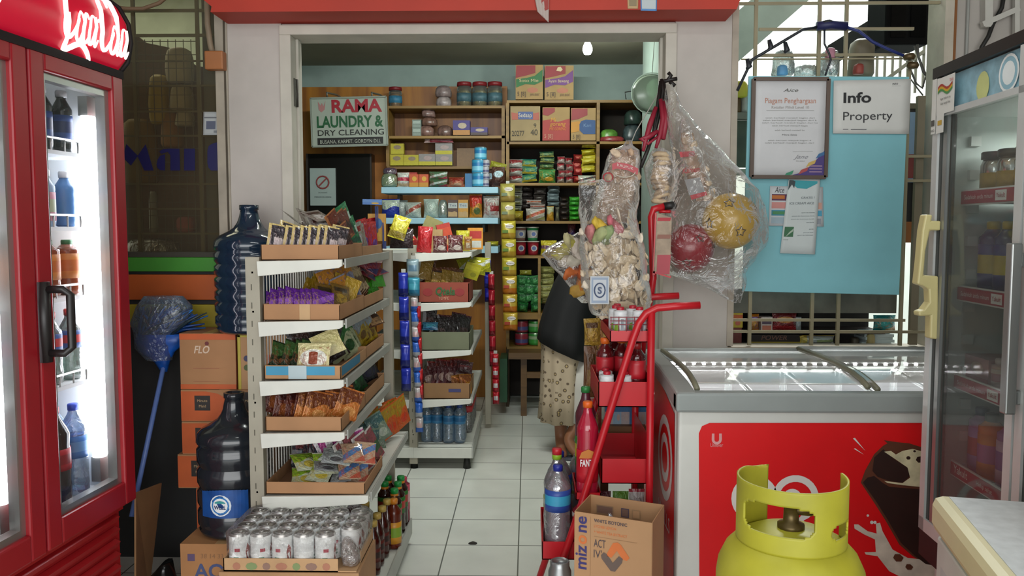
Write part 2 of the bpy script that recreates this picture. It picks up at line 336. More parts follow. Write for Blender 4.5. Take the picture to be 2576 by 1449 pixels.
b = MB(); b.box(.80, .83, FY + .14, FY + 2.6, 0, 3.6, M('8a9a92', .8)); struct(b, 'wall_partition'); b = MB(); b.box(.83, 1.7, FY + 2.6, BY + .1, zc, zc + .1, M('8d8a78', .85, n=.15, s=2)); struct(b, 'ceiling_back')
b = MB(); b.box(.83, 3.2, FY + 2.5, FY + 2.6, 0, 3.6, M('d8dcd4', .8, n=.06)); struct(b, 'wall_stair')
b = MB(); b.box(1.6, 1.7, FY + 2.6, BY, 0, zc, teal); struct(b, 'wall_room_right')
b = MB(); b.box(-1.9, WX(1276, 6.6), 6.62, BY, 0, WZ(217, 6.62), woodmat('b0741f', '855016', 'Z', .5)); struct(b, 'trim_6')
# stair soffit and railing seen through the right window
b = MB(); Y0 = 4.3
p = [W(1800, 205, Y0), W(2041, -5, Y0), W(1990, -90, Y0), W(1740, 130, Y0)]
b.poly([(q.x, q.z) for q in p], (0, Y0, 0), X_, Z_, M('8b938a', .8), 1.2); struct(b, 'trim_7')
r = MB(); rm = M('5a584c', .5, .3); a, c = W(2070, 165, 4.8), W(2330, -30, 4.8); r.bar(a, c, .05, .07, rm)
a2 = a - Vector((0, 0, .35)); c2 = c - Vector((0, 0, .35)); r.bar(a2, c2, .02, .02, rm); r.bar(a - Vector((0, 0, .16)), c - Vector((0, 0, .16)), .02, .02, rm)
for i in range(14): q = a.lerp(c, i / 13); r.bar(q - Vector((0, 0, .55)), q, .012, .012, rm)
struct(r, 'trim_8')
# ---------------------------------------------------------------- red drinks cooler on the left
def roundpoly(mb, w, h, r, o, u, v, m, k=5):
    pts = []
    for cx, cy, a0 in ((w - r, h - r, 0), (r, h - r, 90), (r, r, 180), (w - r, r, 270)): pts += [(cx + r * math.cos(R(a0 + 90 * i / k)), cy + r * math.sin(R(a0 + 90 * i / k))) for i in range(k + 1)]
    mb.poly(pts, o, u, v, m)
rz = 86.7
ck = thing('drinks_cooler', 'tall red double door drinks cooler with lit header, at the left edge', 'fridge', (-1.345, 2.653, 0), rz)
cm = WM[ck.name]; redp = M('9c1a24', .35, n=.08); redb = M('a81c22', .4, n=.08); inn = M('d8dad8', .5, n=.03); steel = M('a8a8a4', .3, .8, n=.05)
Wd, Dp = .92, .60
def K(): m = MB(); m.T = cm; return m
m = K()
m.box(-Wd, 0, .02, Dp, .06, .47, redb); m.box(-Wd, 0, Dp - .04, Dp, .47, 2.06, M('701018', .5)); m.box(-Wd, 0, .05, Dp, 1.9, 2.06, redb)
m.box(-.025, 0, .03, Dp, .47, 1.9, redb); m.box(-Wd, -Wd + .025, .03, Dp, .47, 1.9, redb); m.build('body', ck)
m = K(); m.box(-Wd + .025, -.025, Dp - .06, Dp - .04, .5, 1.9, inn); m.box(-.04, -.022, -.002, Dp - .04, .5, 1.9, inn); m.box(-Wd + .025, -Wd + .04, .05, Dp - .04, .5, 1.9, inn)
m.box(-Wd + .025, -.025, .04, Dp - .04, .47, .53, inn); m.box(-Wd + .025, -.025, .04, Dp - .04, 1.84, 1.9, inn); m.box(-.475, -.445, .05, .09, .5, 1.9, inn); m.build('liner', ck)
m = K()
for i in range(9): z = .42 - i * .042; m.obox((-Wd / 2, .012, z), (Wd - .06, .02, .02), redb, (25, 0, 0))
m.box(-Wd, 0, .004, .03, .44, .468, redb); m.build('vent_grille', ck)
for i, x in ((0, -.05), (1, -.87)): m = K(); m.box(x - .03, x + .03, .06, .5, 0, .06, M('1b1b1b')); m.build('foot', ck)
shz = (.555, .90, 1.165, 1.375, 1.60)
for i, z in enumerate(shz[1:]):
    m = K(); m.box(-.43, -.115, .03, Dp - .06, z - .012, z, M('e6e8e8', .4, n=.02)); m.box(-.115, -.04, .06, Dp - .06, z - .012, z, M('e6e8e8', .4, n=.02)); m.box(-Wd + .04, -.58, .03, Dp - .06, z - .012, z, M('e6e8e8', .4, n=.02)); m.box(-.58, -.5, .06, Dp - .06, z - .012, z, M('e6e8e8', .4, n=.02)); m.tube([(-Wd + .04, .03, z + .035), (-.12, .03, z + .035)], .004, steel)
    for j in range(12): x = -Wd + .06 + j * .066; m.tube([(x, .03, z), (x, .03, z + .035)], .003, steel, 5)
    m.build('shelf', ck)
for xr in (-.06, -.52):
    m = K()
    for dx in (-.022, .022): m.tube([(xr + dx, .028, .64), (xr + dx, .028, 1.72)], .021, M('f4f8ff', e=9, n=0), 12)
    t = m.build('light_tube', ck); m = K(); m.box(xr - .035, xr + .02, .02, .05, .56, .64, steel); m.build('tube_holder', t); m = K(); m.box(xr - .035, xr + .02, .02, .05, 1.72, 1.78, steel); m.build('tube_holder', t)
for x0, x1, hs in ((-.455, -.0, 1), (-Wd, -.465, -1)):
    m = K(); fw = .062
    for a, c, z0, z1 in ((x0, x0 + fw, .475, 1.862), (x1 - fw, x1, .475, 1.862), (x0 + fw, x1 - fw, .475, .55), (x0 + fw, x1 - fw, 1.80, 1.862)): m.box(a, c, -.045, 0, z0, z1, redp)
    dr = m.build('door', ck, bevel=.006)
    m = K(); e = .022
    for a, c, z0, z1 in ((x0 + fw, x0 + fw + e, .55, 1.8), (x1 - fw - e, x1 - fw, .55, 1.8), (x0 + fw + e, x1 - fw - e, .55, .57), (x0 + fw + e, x1 - fw - e, 1.78, 1.8)): m.box(a, c, -.03, .0, z0, z1, steel)
    m.build('inner_frame', dr)
    m = K(); m.quad((x0 + fw + e, -.016, .57), (x1 - fw - e, -.016, .57), (x1 - fw - e, -.016, 1.78), (x0 + fw + e, -.016, 1.78), film('ffffff', .97, .05, dif=.3)); m.build('glass', dr)
    if hs == 1:
        m = K(); hx = x0 + .012; bk = M('201c1c', .4)
        m.tube([(hx, -.05, 1.005), (hx, -.05, 1.225)], .017, bk, 10)
        m.tube([(hx, -.06, 1.03), (hx, -.105, 1.03), (hx + .012, -.118, 1.045), (hx + .012, -.118, 1.19), (hx, -.105, 1.205), (hx, -.06, 1.205)], .011, bk, 10); m.build('handle', dr)
# lit header with script lettering
hp = [(.02, 1.866), (-.035, 1.868), (-.062, 1.90), (-.075, 1.96), (-.068, 2.02), (-.04, 2.07), (0, 2.10), (.06, 2.11)]
m = K()
def ring(x, sc, dz=0): return [(x, y * sc - (1 - sc) * .0, 1.98 + (z - 1.98) * sc) for y, z in hp]
xs = [(-Wd - .01, 1), (-.035, 1), (-.018, .985), (-.006, .95), (.002, .85)]
m.loft([ring(x, s_) for x, s_ in xs], M('c01430', .3, n=.25, s=4, e=.45), cap=False); m.build('header_sign', ck)
m = K(); bk = M('100c0d', .7)
m.box(-Wd - .01, .0, -.048, .03, 1.846, 1.87, bk); m.tube([(.003, y * 1.0, z) for y, z in hp], .007, bk, 8); m.box(-Wd, .0, .0, .06, 1.87, 2.105, bk); m.build('header_trim', ck)
def onh(x, t):                                          # point on the curved header face, t 0..1 from bottom to top
    q = t * (len(hp) - 1); i = min(int(q), len(hp) - 2); f_ = q - i; y = hp[i][0] * (1 - f_) + hp[i + 1][0] * f_; z = hp[i][1] * (1 - f_) + hp[i + 1][1] * f_; return Vector((x, y - .006, z))
m = K(); wl = M('fff6ee', .3, n=0, e=1.1)
def stroke(pts, r, x0, sx, t0, st):
    pp = []
    for i in range(len(pts) - 1):
        p0, p1, p2, p3 = pts[max(i - 1, 0)], pts[i], pts[i + 1], pts[min(i + 2, len(pts) - 1)]
        for k in range(4):
            t = k / 4; pp.append(tuple(.5 * (2 * p1[j] + (p2[j] - p0[j]) * t + (2 * p0[j] - 5 * p1[j] + 4 * p2[j] - p3[j]) * t * t + (3 * p1[j] - p0[j] - 3 * p2[j] + p3[j]) * t ** 3) for j in (0, 1)))
    pp.append(pts[-1]); n = len(pp)
    m.tube([onh(x0 + sx * p[0], t0 + st * p[1]) for p in pp], [r * (.55 + .6 * math.sin(3.14 * (i + .5) / n)) for i in range(n)], wl, 7)
Cc = [(1.05, 1.25), (1.15, 1.5), (.9, 1.75), (.5, 1.5), (.15, .9), (.1, .3), (.4, 0), (.8, .2), (1.05, .55)]
oo = [(.3, .75), (.05, .5), (.05, .12), (.3, 0), (.5, .25), (.5, .6), (.3, .75)]
aa = [(.5, .7), (.25, .75), (.02, .45), (.1, .05), (.35, .1), (.5, .5), (.52, .75), (.5, .2), (.6, 0), (.78, .2)]
cc = [(.45, .62), (.25, .75), (.02, .4), (.15, .02), (.4, .08), (.55, .3)]
ll = [(.05, .3), (.4, 1.3), (.35, 1.65), (.15, 1.4), (.12, .3), (.25, 0), (.45, .2)]
x = -.345; u = .062
for gl, adv, rr in ((Cc, 1.2, .0058), (oo, .62, .0042), (cc, .6, .0042), (aa, .85, .0042), ('-', .35, .004), (Cc, 1.15, .0058), (oo, .6, .0042), (ll, .5, .0042), (aa, .6, .0042)):
    if gl == '-': stroke([(0, .45), (.25, .55)], rr, x, u, .36, .26)
    else: stroke(gl, rr, x, u, .30, .27)
    x += u * adv * .78
stroke([(.3, .3), (.55, -.75), (1.3, -.35), (2.2, -.6), (2.9, -1.0)], .007, -.345, u, .38, .27)
m.build('header_lettering', ck); m = K()
x = -.86
for gl, adv in ((Cc, 1.2), (oo, .62), (cc, .6), (aa, .85), ('-', .3), (Cc, 1.15), (oo, .6)):
    if gl != '-': stroke(gl, .006, x, u, .34, .27)
    x += u * adv * .78
m.build('header_lettering', ck)
# ---------------------------------------------------------------- ice cream chest freezer
fz = thing('ice_cream_freezer', 'white chest freezer with red front panel and curved glass lids', 'freezer', (.452, 2.45, 0))
fx0, fx1, fy0, fy1 = .452, 1.62, 2.45, 3.17
fwht = M('d6d6d0', .35, n=.04); fred = M('d8060f', .4, n=.05); gry = M('9a9e9b', .4, n=.06); grd = M('8f9593', .45, n=.06)
m = MB(); m.box(fx0, fx1, fy0, fy0 + .05, .1, .83, fwht); m.box(fx0, fx1, fy1 - .05, fy1, .1, .86, fwht); m.box(fx0, fx0 + .05, fy0 + .05, fy1 - .05, .1, .84, fwht); m.box(fx1 - .05, fx1, fy0 + .05, fy1 - .05, .1, .84, fwht)
m.box(fx0, fx1, fy0, fy1, .08, .12, fwht); m.box(fx0 + .05, fx1 - .05, fy0 + .05, fy1 - .05, .3, .32, fwht); m.build('cabinet', fz, bevel=.012)
m = MB(); m.box(fx0 - .012, fx1 + .012, fy0 - .025, fy0 + .03, .823, .882, grd)
rp = [(fy0 - .02, .823), (fy0 - .02, .882), (fy0 + .12, .895), (fy0 + .35, .905), (fy1, .906), (fy1, .86), (fy0 + .3, .85), (fy0 + .1, .835)]
for x in (fx0 - .012, fx1 - .05): m.poly([(y, z) for y, z in rp], (x, 0, 0), Y_, Z_, gry, -.062)
m.box(fx0, fx1, fy1 - .04, fy1 + .005, .86, .906, gry); m.build('rim', fz, bevel=.008)
lid = [(fy0 + .03, .884), (fy0 + .08, .897), (fy0 + .16, .908), (fy0 + .28, .913), (fy0 + .45, .912), (fy1 - .04, .906)]
mid = (fx0 + fx1) / 2
for a, c, dz in ((fx0 + .06, mid + .02, 0), (mid - .01, fx1 - .06, .008)):
    m = MB(); m.loft([[(x, y, z + dz) for y, z in lid] for x in (a, c)], film('ffffff', .93, .06, dif=.3), cap=False, smooth=True); L_ = m.build('lid_glass', fz)
    m = MB()
    for x in (a, c): m.tube([(x, y, z + dz) for y, z in lid], .009, M('77745f', .45))
    m.tube([(a, fy1 - .045, .907 + dz), (c, fy1 - .045, .907 + dz)], .009, gry); m.build('lid_frame', L_)
m = MB(); m.box(fx0 + .05, fx1 - .05, fy1 - .056, fy1 - .05, .32, .86, M('e4e6e6', .4, n=.03)); m.box(fx0 + .05, fx0 + .056, fy0 + .05, fy1 - .05, .32, .84, M('e4e6e6', .4, n=.03)); m.build('liner', fz)
m = MB(); bm = M('cfd4d4', .35, .3)
for i in range(5):
    x0 = fx0 + .1 + i * .205; m.tube([(x0, fy1 - .09, .845), (x0 + .19, fy1 - .09, .845), (x0 + .19, fy0 + .1, .80), (x0, fy0 + .1, .80)], .005, bm, 6, True)
    for t in range(5): m.tube([(x0 + .047 * t, fy1 - .09, .845), (x0 + .047 * t, fy1 - .09, .56)], .003, bm, 5)
    m.tube([(x0, fy1 - .1, .56), (x0 + .19, fy1 - .1, .56), (x0 + .19, fy0 + .1, .56), (x0, fy0 + .1, .56)], .004, bm, 5, True)
m.build('wire_basket', fz)
for i in range(5): x0 = fx0 + .1 + i * .205; m = MB(); m.box(x0 + .006, x0 + .184, fy1 - .098, fy1 - .094, .58, .838, M('e8eaea', .4, n=.06)); m.build('basket_panel', fz)
m = MB()
for i in range(26): x = fx0 + .1 + i * .038; m.obox((x, fy1 - .059, .858), (.012, .006, .008), M('ffffff', e=45, n=0))
m.box(fx0 + .07, fx1 - .07, fy1 - .056, fy1 - .05, .85, .866, M('c8ccc8')); m.build('light_strip', fz)
# front picture: red panel, logos, ice cream
yq = fy0 - .001
def fp(px, py, dy=0): q = W(px, py, yq - dy); return q
m = MB()
pl = [(1760, 1449 + 260), (1758, 1090), (1766, 1072), (1785, 1064), (2700, 1064), (2700, 1709)]
m.add([fp(*p, .001) for p in pl], [tuple(range(len(pl)))], fred)
# side panel
m.add([(fx0 - .002, fy0 + .03, .12), (fx0 - .002, fy1 - .02, .12), (fx0 - .002, fy1 - .02, .86), (fx0 - .002, fy0 + .3, .845), (fx0 - .002, fy0 + .06, .80)], [(0, 1, 2, 3, 4)], fred)
lw = M('d9d2cc', .4, n=.02); pk = M('d89a9a', .4)
for r_, c in ((.14, lw), (.11, fred), (.08, lw), (.05, fred)): m.disc(r_, (fx0 - .003 - (.14 - r_) * .01, fy0 + .22, .62), Y_, Z_, c, 24)
m.text('WALLS', .05, (fx0 - .004, fy0 + .22, .40), -Y_, Z_, lw)
def sp(pts, m_, dy=.002, s=2.379, ox=1640, oy=840): m.add([fp(ox + x / s, oy + y / s, dy) for x, y in pts], [tuple(range(len(pts)))], m_)
# spiral heart logo behind the gas bottle
def arcband(cx, cy, r0, r1, a0, a1, m_, ry=1, k=18):
    o = [(cx + r1 * math.cos(R(a0 + (a1 - a0) * i / k)), cy - ry * r1 * math.sin(R(a0 + (a1 - a0) * i / k))) for i in range(k + 1)]
    q = [(cx + r0 * math.cos(R(a0 + (a1 - a0) * i / k)), cy - ry * r0 * math.sin(R(a0 + (a1 - a0) * i / k))) for i in range(k + 1)]
    for i in range(k): sp([o[i], o[i + 1], q[i + 1], q[i]], m_, .0025)
arcband(615, 985, 100, 140, 0, 250, lw); arcband(860, 985, 100, 140, -70, 180, lw); arcband(840, 985, 0, 58, -60, 180, lw); arcband(640, 985, 0, 58, 0, 230, lw)
for i in range(8): sp([(480 + 0, 1000), (520, 1000), (740, 1290), (738, 1340)], lw); sp([(1000, 1000), (960, 1000), (735, 1290), (738, 1340)], lw); break
# small U emblem
arcband(388, 632, 14, 30, 180, 360, pk); sp([(359, 596), (374, 596), (374, 632), (358, 632)], pk); sp([(402, 596), (418, 596), (419, 632), (402, 632)], pk)
m.text('Unilever', .012, fp(1640 + 388 / 2.379, 840 + 676 / 2.379, .003), X_, Z_, pk, w=.038)
# ticks, ice cream bar, splash
for p in ([(1203, 626), (1215, 622), (1277, 700)], [(1208, 688), (1216, 684), (1268, 722)]): sp(p, lw)
ch, ch2, crm = M('2a120c', .5, n=.25, s=14), M('5a2f1c', .5, n=.2), M('cfc4a0', .6, n=.25, s=30)
sp([(1250, 890), (1275, 820), (1330, 720), (1385, 668), (1410, 655), (1388, 636), (1470, 648), (1540, 655), (1620, 680), (1800, 720), (1800, 1400), (1640, 1380), (1560, 1330), (1480, 1260), (1400, 1120), (1330, 1010)], ch2, .002)
sp([(1262, 890), (1290, 860), (1330, 850), (1380, 890), (1420, 915), (1600, 930), (1800, 930), (1800, 1400), (1640, 1378), (1570, 1325), (1490, 1250), (1410, 1110), (1340, 1000)], ch, .0026)
sp([(1330, 740), (1385, 690), (1450, 750), (1530, 800), (1545, 850), (1500, 890), (1420, 880), (1350, 855), (1320, 820)], ch, .003)
sp([(1390, 705), (1430, 700), (1460, 722), (1500, 700), (1560, 688), (1625, 705), (1800, 730), (1800, 910), (1600, 915), (1500, 905), (1410, 892), (1390, 880), (1500, 893), (1545, 860), (1530, 800), (1450, 745)], crm, .0032)
for c in ((1535, 742, 14), (1605, 752, 26), (1572, 702, 9)): sp([(c[0] + c[2] * math.cos(i), c[1] + c[2] * .8 * math.sin(i)) for i in range(6)], ch, .0036)
sp([(1210, 1140), (1235, 1140), (1290, 1180), (1345, 1195), (1340, 1135), (1365, 1130), (1380, 1180), (1440, 1290), (1530, 1340), (1700, 1360), (1800, 1360), (1800, 1500), (1480, 1450), (1420, 1420), (1350, 1330), (1280, 1320), (1272, 1306), (1340, 1305), (1335, 1230), (1270, 1200), (1212, 1165)], M('cfc0b0', .6, n=.2, s=20), .0022)
for c in ((1292, 1087, 8), (1316, 1128, 11), (1335, 1128, 10)): sp([(c[0] + c[2] * math.cos(i * .9), c[1] + c[2] * math.sin(i * .9)) for i in range(7)], lw, .003)
for c in ((1475, 1340, 32), (1540, 1395, 24)): sp([(c[0] + c[2] * math.cos(i), c[1] + c[2] * .8 * math.sin(i * 1.05)) for i in range(6)], ch2, .004)
m.build('front_print', fz)
m = MB(); m.box(WX(1765, 2.9), WX(1812, 2.9), 2.82, 2.98, .56, .66, 'b0304a'); m.box(WX(1768, 2.9), WX(1809, 2.9), 2.84, 2.96, .66, .665, 'c05a66')
tag(m.build('ice_cream_tub', bevel=.01), 'pink tub inside the chest freezer near its left end', 'tub')
m = MB(); m.box(WX(2215, 2.9), WX(2265, 2.9), 2.82, 2.98, .56, .70, 'b9bfe0'); m.box(WX(2215, 2.9) + .005, WX(2265, 2.9) - .005, 2.819, 2.82, .63, .67, '4a5cc0')
tag(m.build('ice_cream_carton', bevel=.003), 'pale blue carton standing in the chest freezer under the right lid', 'carton')
for nm, x0 in (('freezer_goods_box', .62),):
    m = MB(); m.box(.55, 1.5, 2.56, 3.0, .321, .555, M('c8c4c8', .5, n=.3, s=8)); tag(m.build('frozen_goods', fz), None, None, None, 'stuff')
# ---------------------------------------------------------------- glass door chiller on the right
fr = thing('glass_door_chiller', 'white upright glass door chiller with red shelf strips, at the right edge', 'fridge', (1.073, 2.2, 0), -92.75)
fm_ = WM[fr.name]
def K2(): m = MB(); m.T = fm_; return m
gw = M('c3c5c1', .4, n=.05); gi = M('c0c6c2', .5, n=.05); al = M('9c9f9d', .3, .7, n=.05)
LW = .56
m = K2(); m.box(0, LW, .03, .6, .08, .52, gw); m.box(0, .03, .0, .6, .52, 1.76, gw); m.box(LW - .03, LW, 0, .6, .52, 1.76, gw); m.box(0, LW, .56, .6, .52, 1.76, gw); m.box(0, LW, .0, .6, 1.655, 1.76, gw); m.box(.435, .465, 0, .03, .52, 1.76, gw); m.build('body', fr, bevel=.004)
m = K2(); m.box(-.002, LW, -.02, .55, 1.758, 1.785, M('141414', .4)); m.build('black_trim', fr); m = K2(); m.box(-.002, LW, -.012, .05, .49, .56, M('1c1c1c', .5)); m.build('black_trim', fr)
m = K2(); m.box(.03, LW - .03, .55, .56, .53, 1.655, gi); m.box(.03, .036, .03, .55, .53, 1.655, gi); m.box(.03, LW - .03, .04, .56, .52, .53, gi); m.build('liner', fr)
m = K2(); m.quad((.09, -.004, 1.662), (LW, -.004, 1.662), (LW, -.004, 1.755), (.09, -.004, 1.755), M('8fb6c4', .4, n=.35, s=22))
m.disc(.03, (.235, -.006, 1.70), X_ @ fm_.to_3x3().inverted().transposed() if 0 else (1, 0, 0), Z_, M('c9cf8a', .5, n=.2), 14, .035)
for r_, c in ((.042, M('e4e8e6')), (.036, M('8fb6c4')), (.026, M('dfe6e6'))): m.disc(r_, (.35, -.007 - (.042 - r_) * .02, 1.71), (1, 0, 0), Z_, c, 18)
m.build('header_print', fr)
m = K2(); wp_ = M('d8d8d2', .5, n=.03)
m.quad((.004, -.022, 1.615), (.03, -.022, 1.615), (.03, -.022, 1.755), (.004, -.022, 1.755), wp_); m.quad((.032, -.022, 1.66), (.13, -.022, 1.66), (.13, -.022, 1.752), (.032, -.022, 1.752), wp_); m.quad((.035, -.0225, 1.613), (.078, -.0225, 1.613), (.078, -.0225, 1.66), (.035, -.0225, 1.66), wp_)
for i, c in enumerate(('a83a2c', 'c8a22c', '4a8a4c')): m.poly([(.04 + .008 * k, 1.73 - i * .006 + .006 * math.sin(k * .7)) for k in range(11)] + [(.04 + .008 * k, 1.724 - i * .006 + .006 * math.sin(k * .7)) for k in range(10, -1, -1)], (0, -.0235, 0), X_, Z_, M(c))
m.text('Yakult', .008, (.115, -.024, 1.735), X_, Z_, M('c02028'), w=.02); m.text('Ingat kode ini ya', .006, (.085, -.024, 1.695), X_, Z_, M('40403c')); m.text('tiket warga bisa', .006, (.085, -.024, 1.683), X_, Z_, M('40403c'))
m.quad((.045, -.0235, 1.633), (.068, -.0235, 1.633), (.068, -.0235, 1.645), (.045, -.0235, 1.645), M('c9a440')); m.quad((.008, -.0235, 1.635), (.026, -.0235, 1.635), (.026, -.0235, 1.65), (.008, -.0235, 1.65), M('55554f'))
m.text('INFO', .006, (.017, -.0235, 1.62), X_, Z_, M('40403c')); m.build('sticker', fr)
strip = M('a8283a', .4, n=.05)
for z, t in ((1.436, 0), (1.193, 0), (.965, 0), (.736, 1)):
    m = K2(); m.box(.05, LW - .04, .045, .52, z - .004, z + .004, M('b9c0bd', .4)); s_ = m.build('shelf', fr)
    m = K2(); m.obox((.29, .038, z + .012), (.46, .005, .04), M('d9d9d4')); m.obox((.29, .0345, z + .012), (.45, .003, .032), strip)
    for k in range(2):
        x = .08 + k * .235
        if t: m.text('Yakult', .02, (x + .04, .0322, z + .006), X_, Z_, M('f0e8e4')); m.text('Hidup sehat', .011, (x + .16, .0322, z + .008), X_, Z_, M('f0e0e0'))
        else:
            m.text('Sudahkah anda minum', .011, (x + .075, .0322, z + .007), X_, Z_, M('e8c8c8'), w=.14); m.quad((x + .155, .0325, z), (x + .205, .0325, z), (x + .205, .0325, z + .024), (x + .155, .0325, z + .024), M('e8e4e0')); m.text('Yakult', .011, (x + .18, .0318, z + .007), X_, Z_, M('b02030'), w=.04)
    m.build('price_strip', s_)
for i in range(14): m = K2(); m.box(.036, .05, .06, .085, .56 + i * .085, .585 + i * .085, M('d0d2ce')); m.build('shelf_clip', fr)
for x0, x1 in ((.005, .445), (.455, .555)):
    m = K2()
    for a, c, z0, z1 in ((x0, x0 + .03, .565, 1.755), (x1 - .03, x1, .565, 1.755), (x0, x1, .565, .60), (x0, x1, 1.655, 1.67)): m.box(a, c, -.018, .0, z0, z1, M('c8cac8', .35, .2))
    m.box(x0 + .03, x0 + .045, -.012, .0, .6, 1.655, M('3c403e')); m.box(x0 + .055, x0 + .075, -.014, -.002, .6, 1.655, al); m.box(x0 + .085, x0 + .094, -.01, .0, .6, 1.655, M('30332f'))
    dr = m.build('door', fr)
    m = K2(); m.quad((x0 + .03, -.008, .6), (x1 - .03, -.008, .6), (x1 - .03, -.008, 1.655), (x0 + .03, -.008, 1.655), film('e4eae6', .95, .04, dif=.4)); m.build('glass', dr)
    if x0 < .1:
        hp_ = [(1605, 315), (1660, 318), (1650, 365), (1725, 365), (1720, 440), (1640, 440), (1605, 600), (1590, 790), (1705, 797), (1700, 1290), (1640, 1285), (1645, 1105), (1555, 1110), (1550, 1075), (1590, 1060), (1635, 1000), (1630, 900), (1590, 875), (1540, 860), (1560, 680), (1580, 440)]
        m = MB(); q = [W(1800 + a / 3.15, 440 + c / 3.15, 2.17) for a, c in hp_]; k = len(q)
        m.poly([(p.x + .004, p.z) for p in q][::-1], (0, 2.17, 0), X_, Z_, M('c9bd86', .45, n=.06), -.034); m.build('cream_handle', dr, bevel=.004)
    else:
        m = K2(); m.box(x0 - .002, x0 + .024, -.05, -.028, .98, 1.34, al); m.box(x0 + .0, x0 + .02, -.03, -.015, 1.0, 1.03, al); m.box(x0 + .0, x0 + .02, -.03, -.015, 1.29, 1.32, al); m.build('grey_handle', dr, bevel=.003)
# cream chest in the corner, cartons on it
ch_ = thing('chest_freezer', 'cream and white chest with pale grey top, in the bottom right corner', 'freezer', (.80, 1.62, 0), -13)
cmx = WM[ch_.name]; m = MB(); m.T = cmx; m.box(.012, .6, -.62, -.012, .06, .765, M('c9ccc8', .4)); m.box(.012, .022, -.60, -.04, .1, .72, M('b9c0c0', .4)); m.build('body', ch_, bevel=.006)
m = MB(); m.T = cmx; m.box(0, .62, -.64, 0, .775, .846, M('d6cda6', .4, n=.04)); lid_ = m.build('lid', ch_, bevel=.018)
m = MB(); m.T = cmx; m.box(.028, .6, -.61, -.022, .8455, .8475, M('c2c6c8', .5, n=.12, s=40)); m.build('lid_inset', lid_)
m = MB(); m.T = cmx
for x, y in ((.06, -.06), (.06, -.56), (.55, -.06), (.55, -.56)): m.box(x - .02, x + .02, y - .02, y + .02, 0, .06, '222222')
m.build('feet', ch_)
brn = M('b08456', .75, n=.12, s=6)
for i, (z0, z1, x0) in enumerate(((.848, .97, .185), (.97, 1.20, .15), (1.20, 1.42, .165))):
    m = MB(); m.T = cmx; m.box(x0, x0 + .3, -.36, -.06, z0, z1, brn); m.box(x0 - .001, x0 + .1, -.22, -.2, z0 + .002, z1 + .0006, M('a07848'))
    m.text('MIE', .05, (x0 - .002, -.2, (z0 + z1) / 2 - .02), -Y_, Z_, M('4a3a5a')); tag(m.build('carton', bevel=.003), '%s brown carton of the stack on the cream chest at right edge' % ('lowest', 'middle', 'topmost')[i], 'carton', 'cartons on the cream chest')
# ---------------------------------------------------------------- gas bottle
gx, gy = .477, 1.47; yl = M('a6a02a', .5, n=.25, s=7, bump=.06); yd = M('8f8a3a', .6, n=.3, s=16)
gb = thing('gas_bottle', 'yellow-green gas bottle with open collar, in front of the red freezer', 'gas cylinder', (gx, gy, .535))
m = MB(); m.lathe([(.098, .535), (.10, .552), (.118, .57), (.129, .60), (.131, .63), (.131, .735), (.127, .762), (.115, .788), (.098, .806), (.07, .82), (.03, .828), (.0001, .829)], yl, 40, (gx, gy, 0)); m.build('tank', gb)
m = MB(); n = 134; zz = [.808 + .114 * j / 30 for j in range(31)]; vs = []; fs = []
for j, z in enumerate(zz):
    for i in range(n + 1):
        a = R(100 + 268 * i / n); t = i / n; dz = 0
        if j == len(zz) - 1: dz = .006 * (1 - min(1, t * 7)) ** 2 * -3 + .004 * max(0, t - .8) * 5
        vs.append((gx + .0945 * math.cos(a), gy + .0945 * math.sin(a), z + dz))
for j in range(len(zz) - 1):
    for i in range(n):
        a = 100 + 268 * (i + .5) / n; zc_ = (zz[j] + zz[j + 1]) / 2
        if (abs(a - 236) / 41) ** 5 + (abs(zc_ - .868 + .006 * (a - 236) / 41 * 0) / .026) ** 3 < 1: continue
        if (abs(a - 317) / 21) ** 3 + (abs(zc_ - .848) / .013) ** 3 < 1: continue
        fs.append((j * (n + 1) + i, j * (n + 1) + i + 1, (j + 1) * (n + 1) + i + 1, (j + 1) * (n + 1) + i))
m.add(vs, fs, yl, True); m.build('collar', gb, solid=.004)
m = MB(); m.lathe([(.024, .822), (.024, .836), (.014, .84), (.013, .868), (.017, .87), (.017, .886), (.0001, .888)], M('6a5a3a', .4, .7), 14, (gx, gy, 0)); m.tube([(gx, gy, .862), (gx + .035, gy - .01, .862)], .009, M('6a5a3a', .4, .7)); m.build('valve', gb)
m = MB(); m.box(gx - .17, gx + .17, gy - .17, gy + .17, .5, .535, M('6e5a40')); st = m.build('low_stool', bevel=.004); tag(st, 'low wooden stool under the yellow-green gas bottle', 'stool')
for sx in (-1, 1):
    for sy in (-1, 1): m = MB(); m.box(gx + sx * .15 - .02, gx + sx * .15 + .02, gy + sy * .15 - .02, gy + sy * .15 + .02, 0, .5, M('6e5a40')); m.build('leg', st)
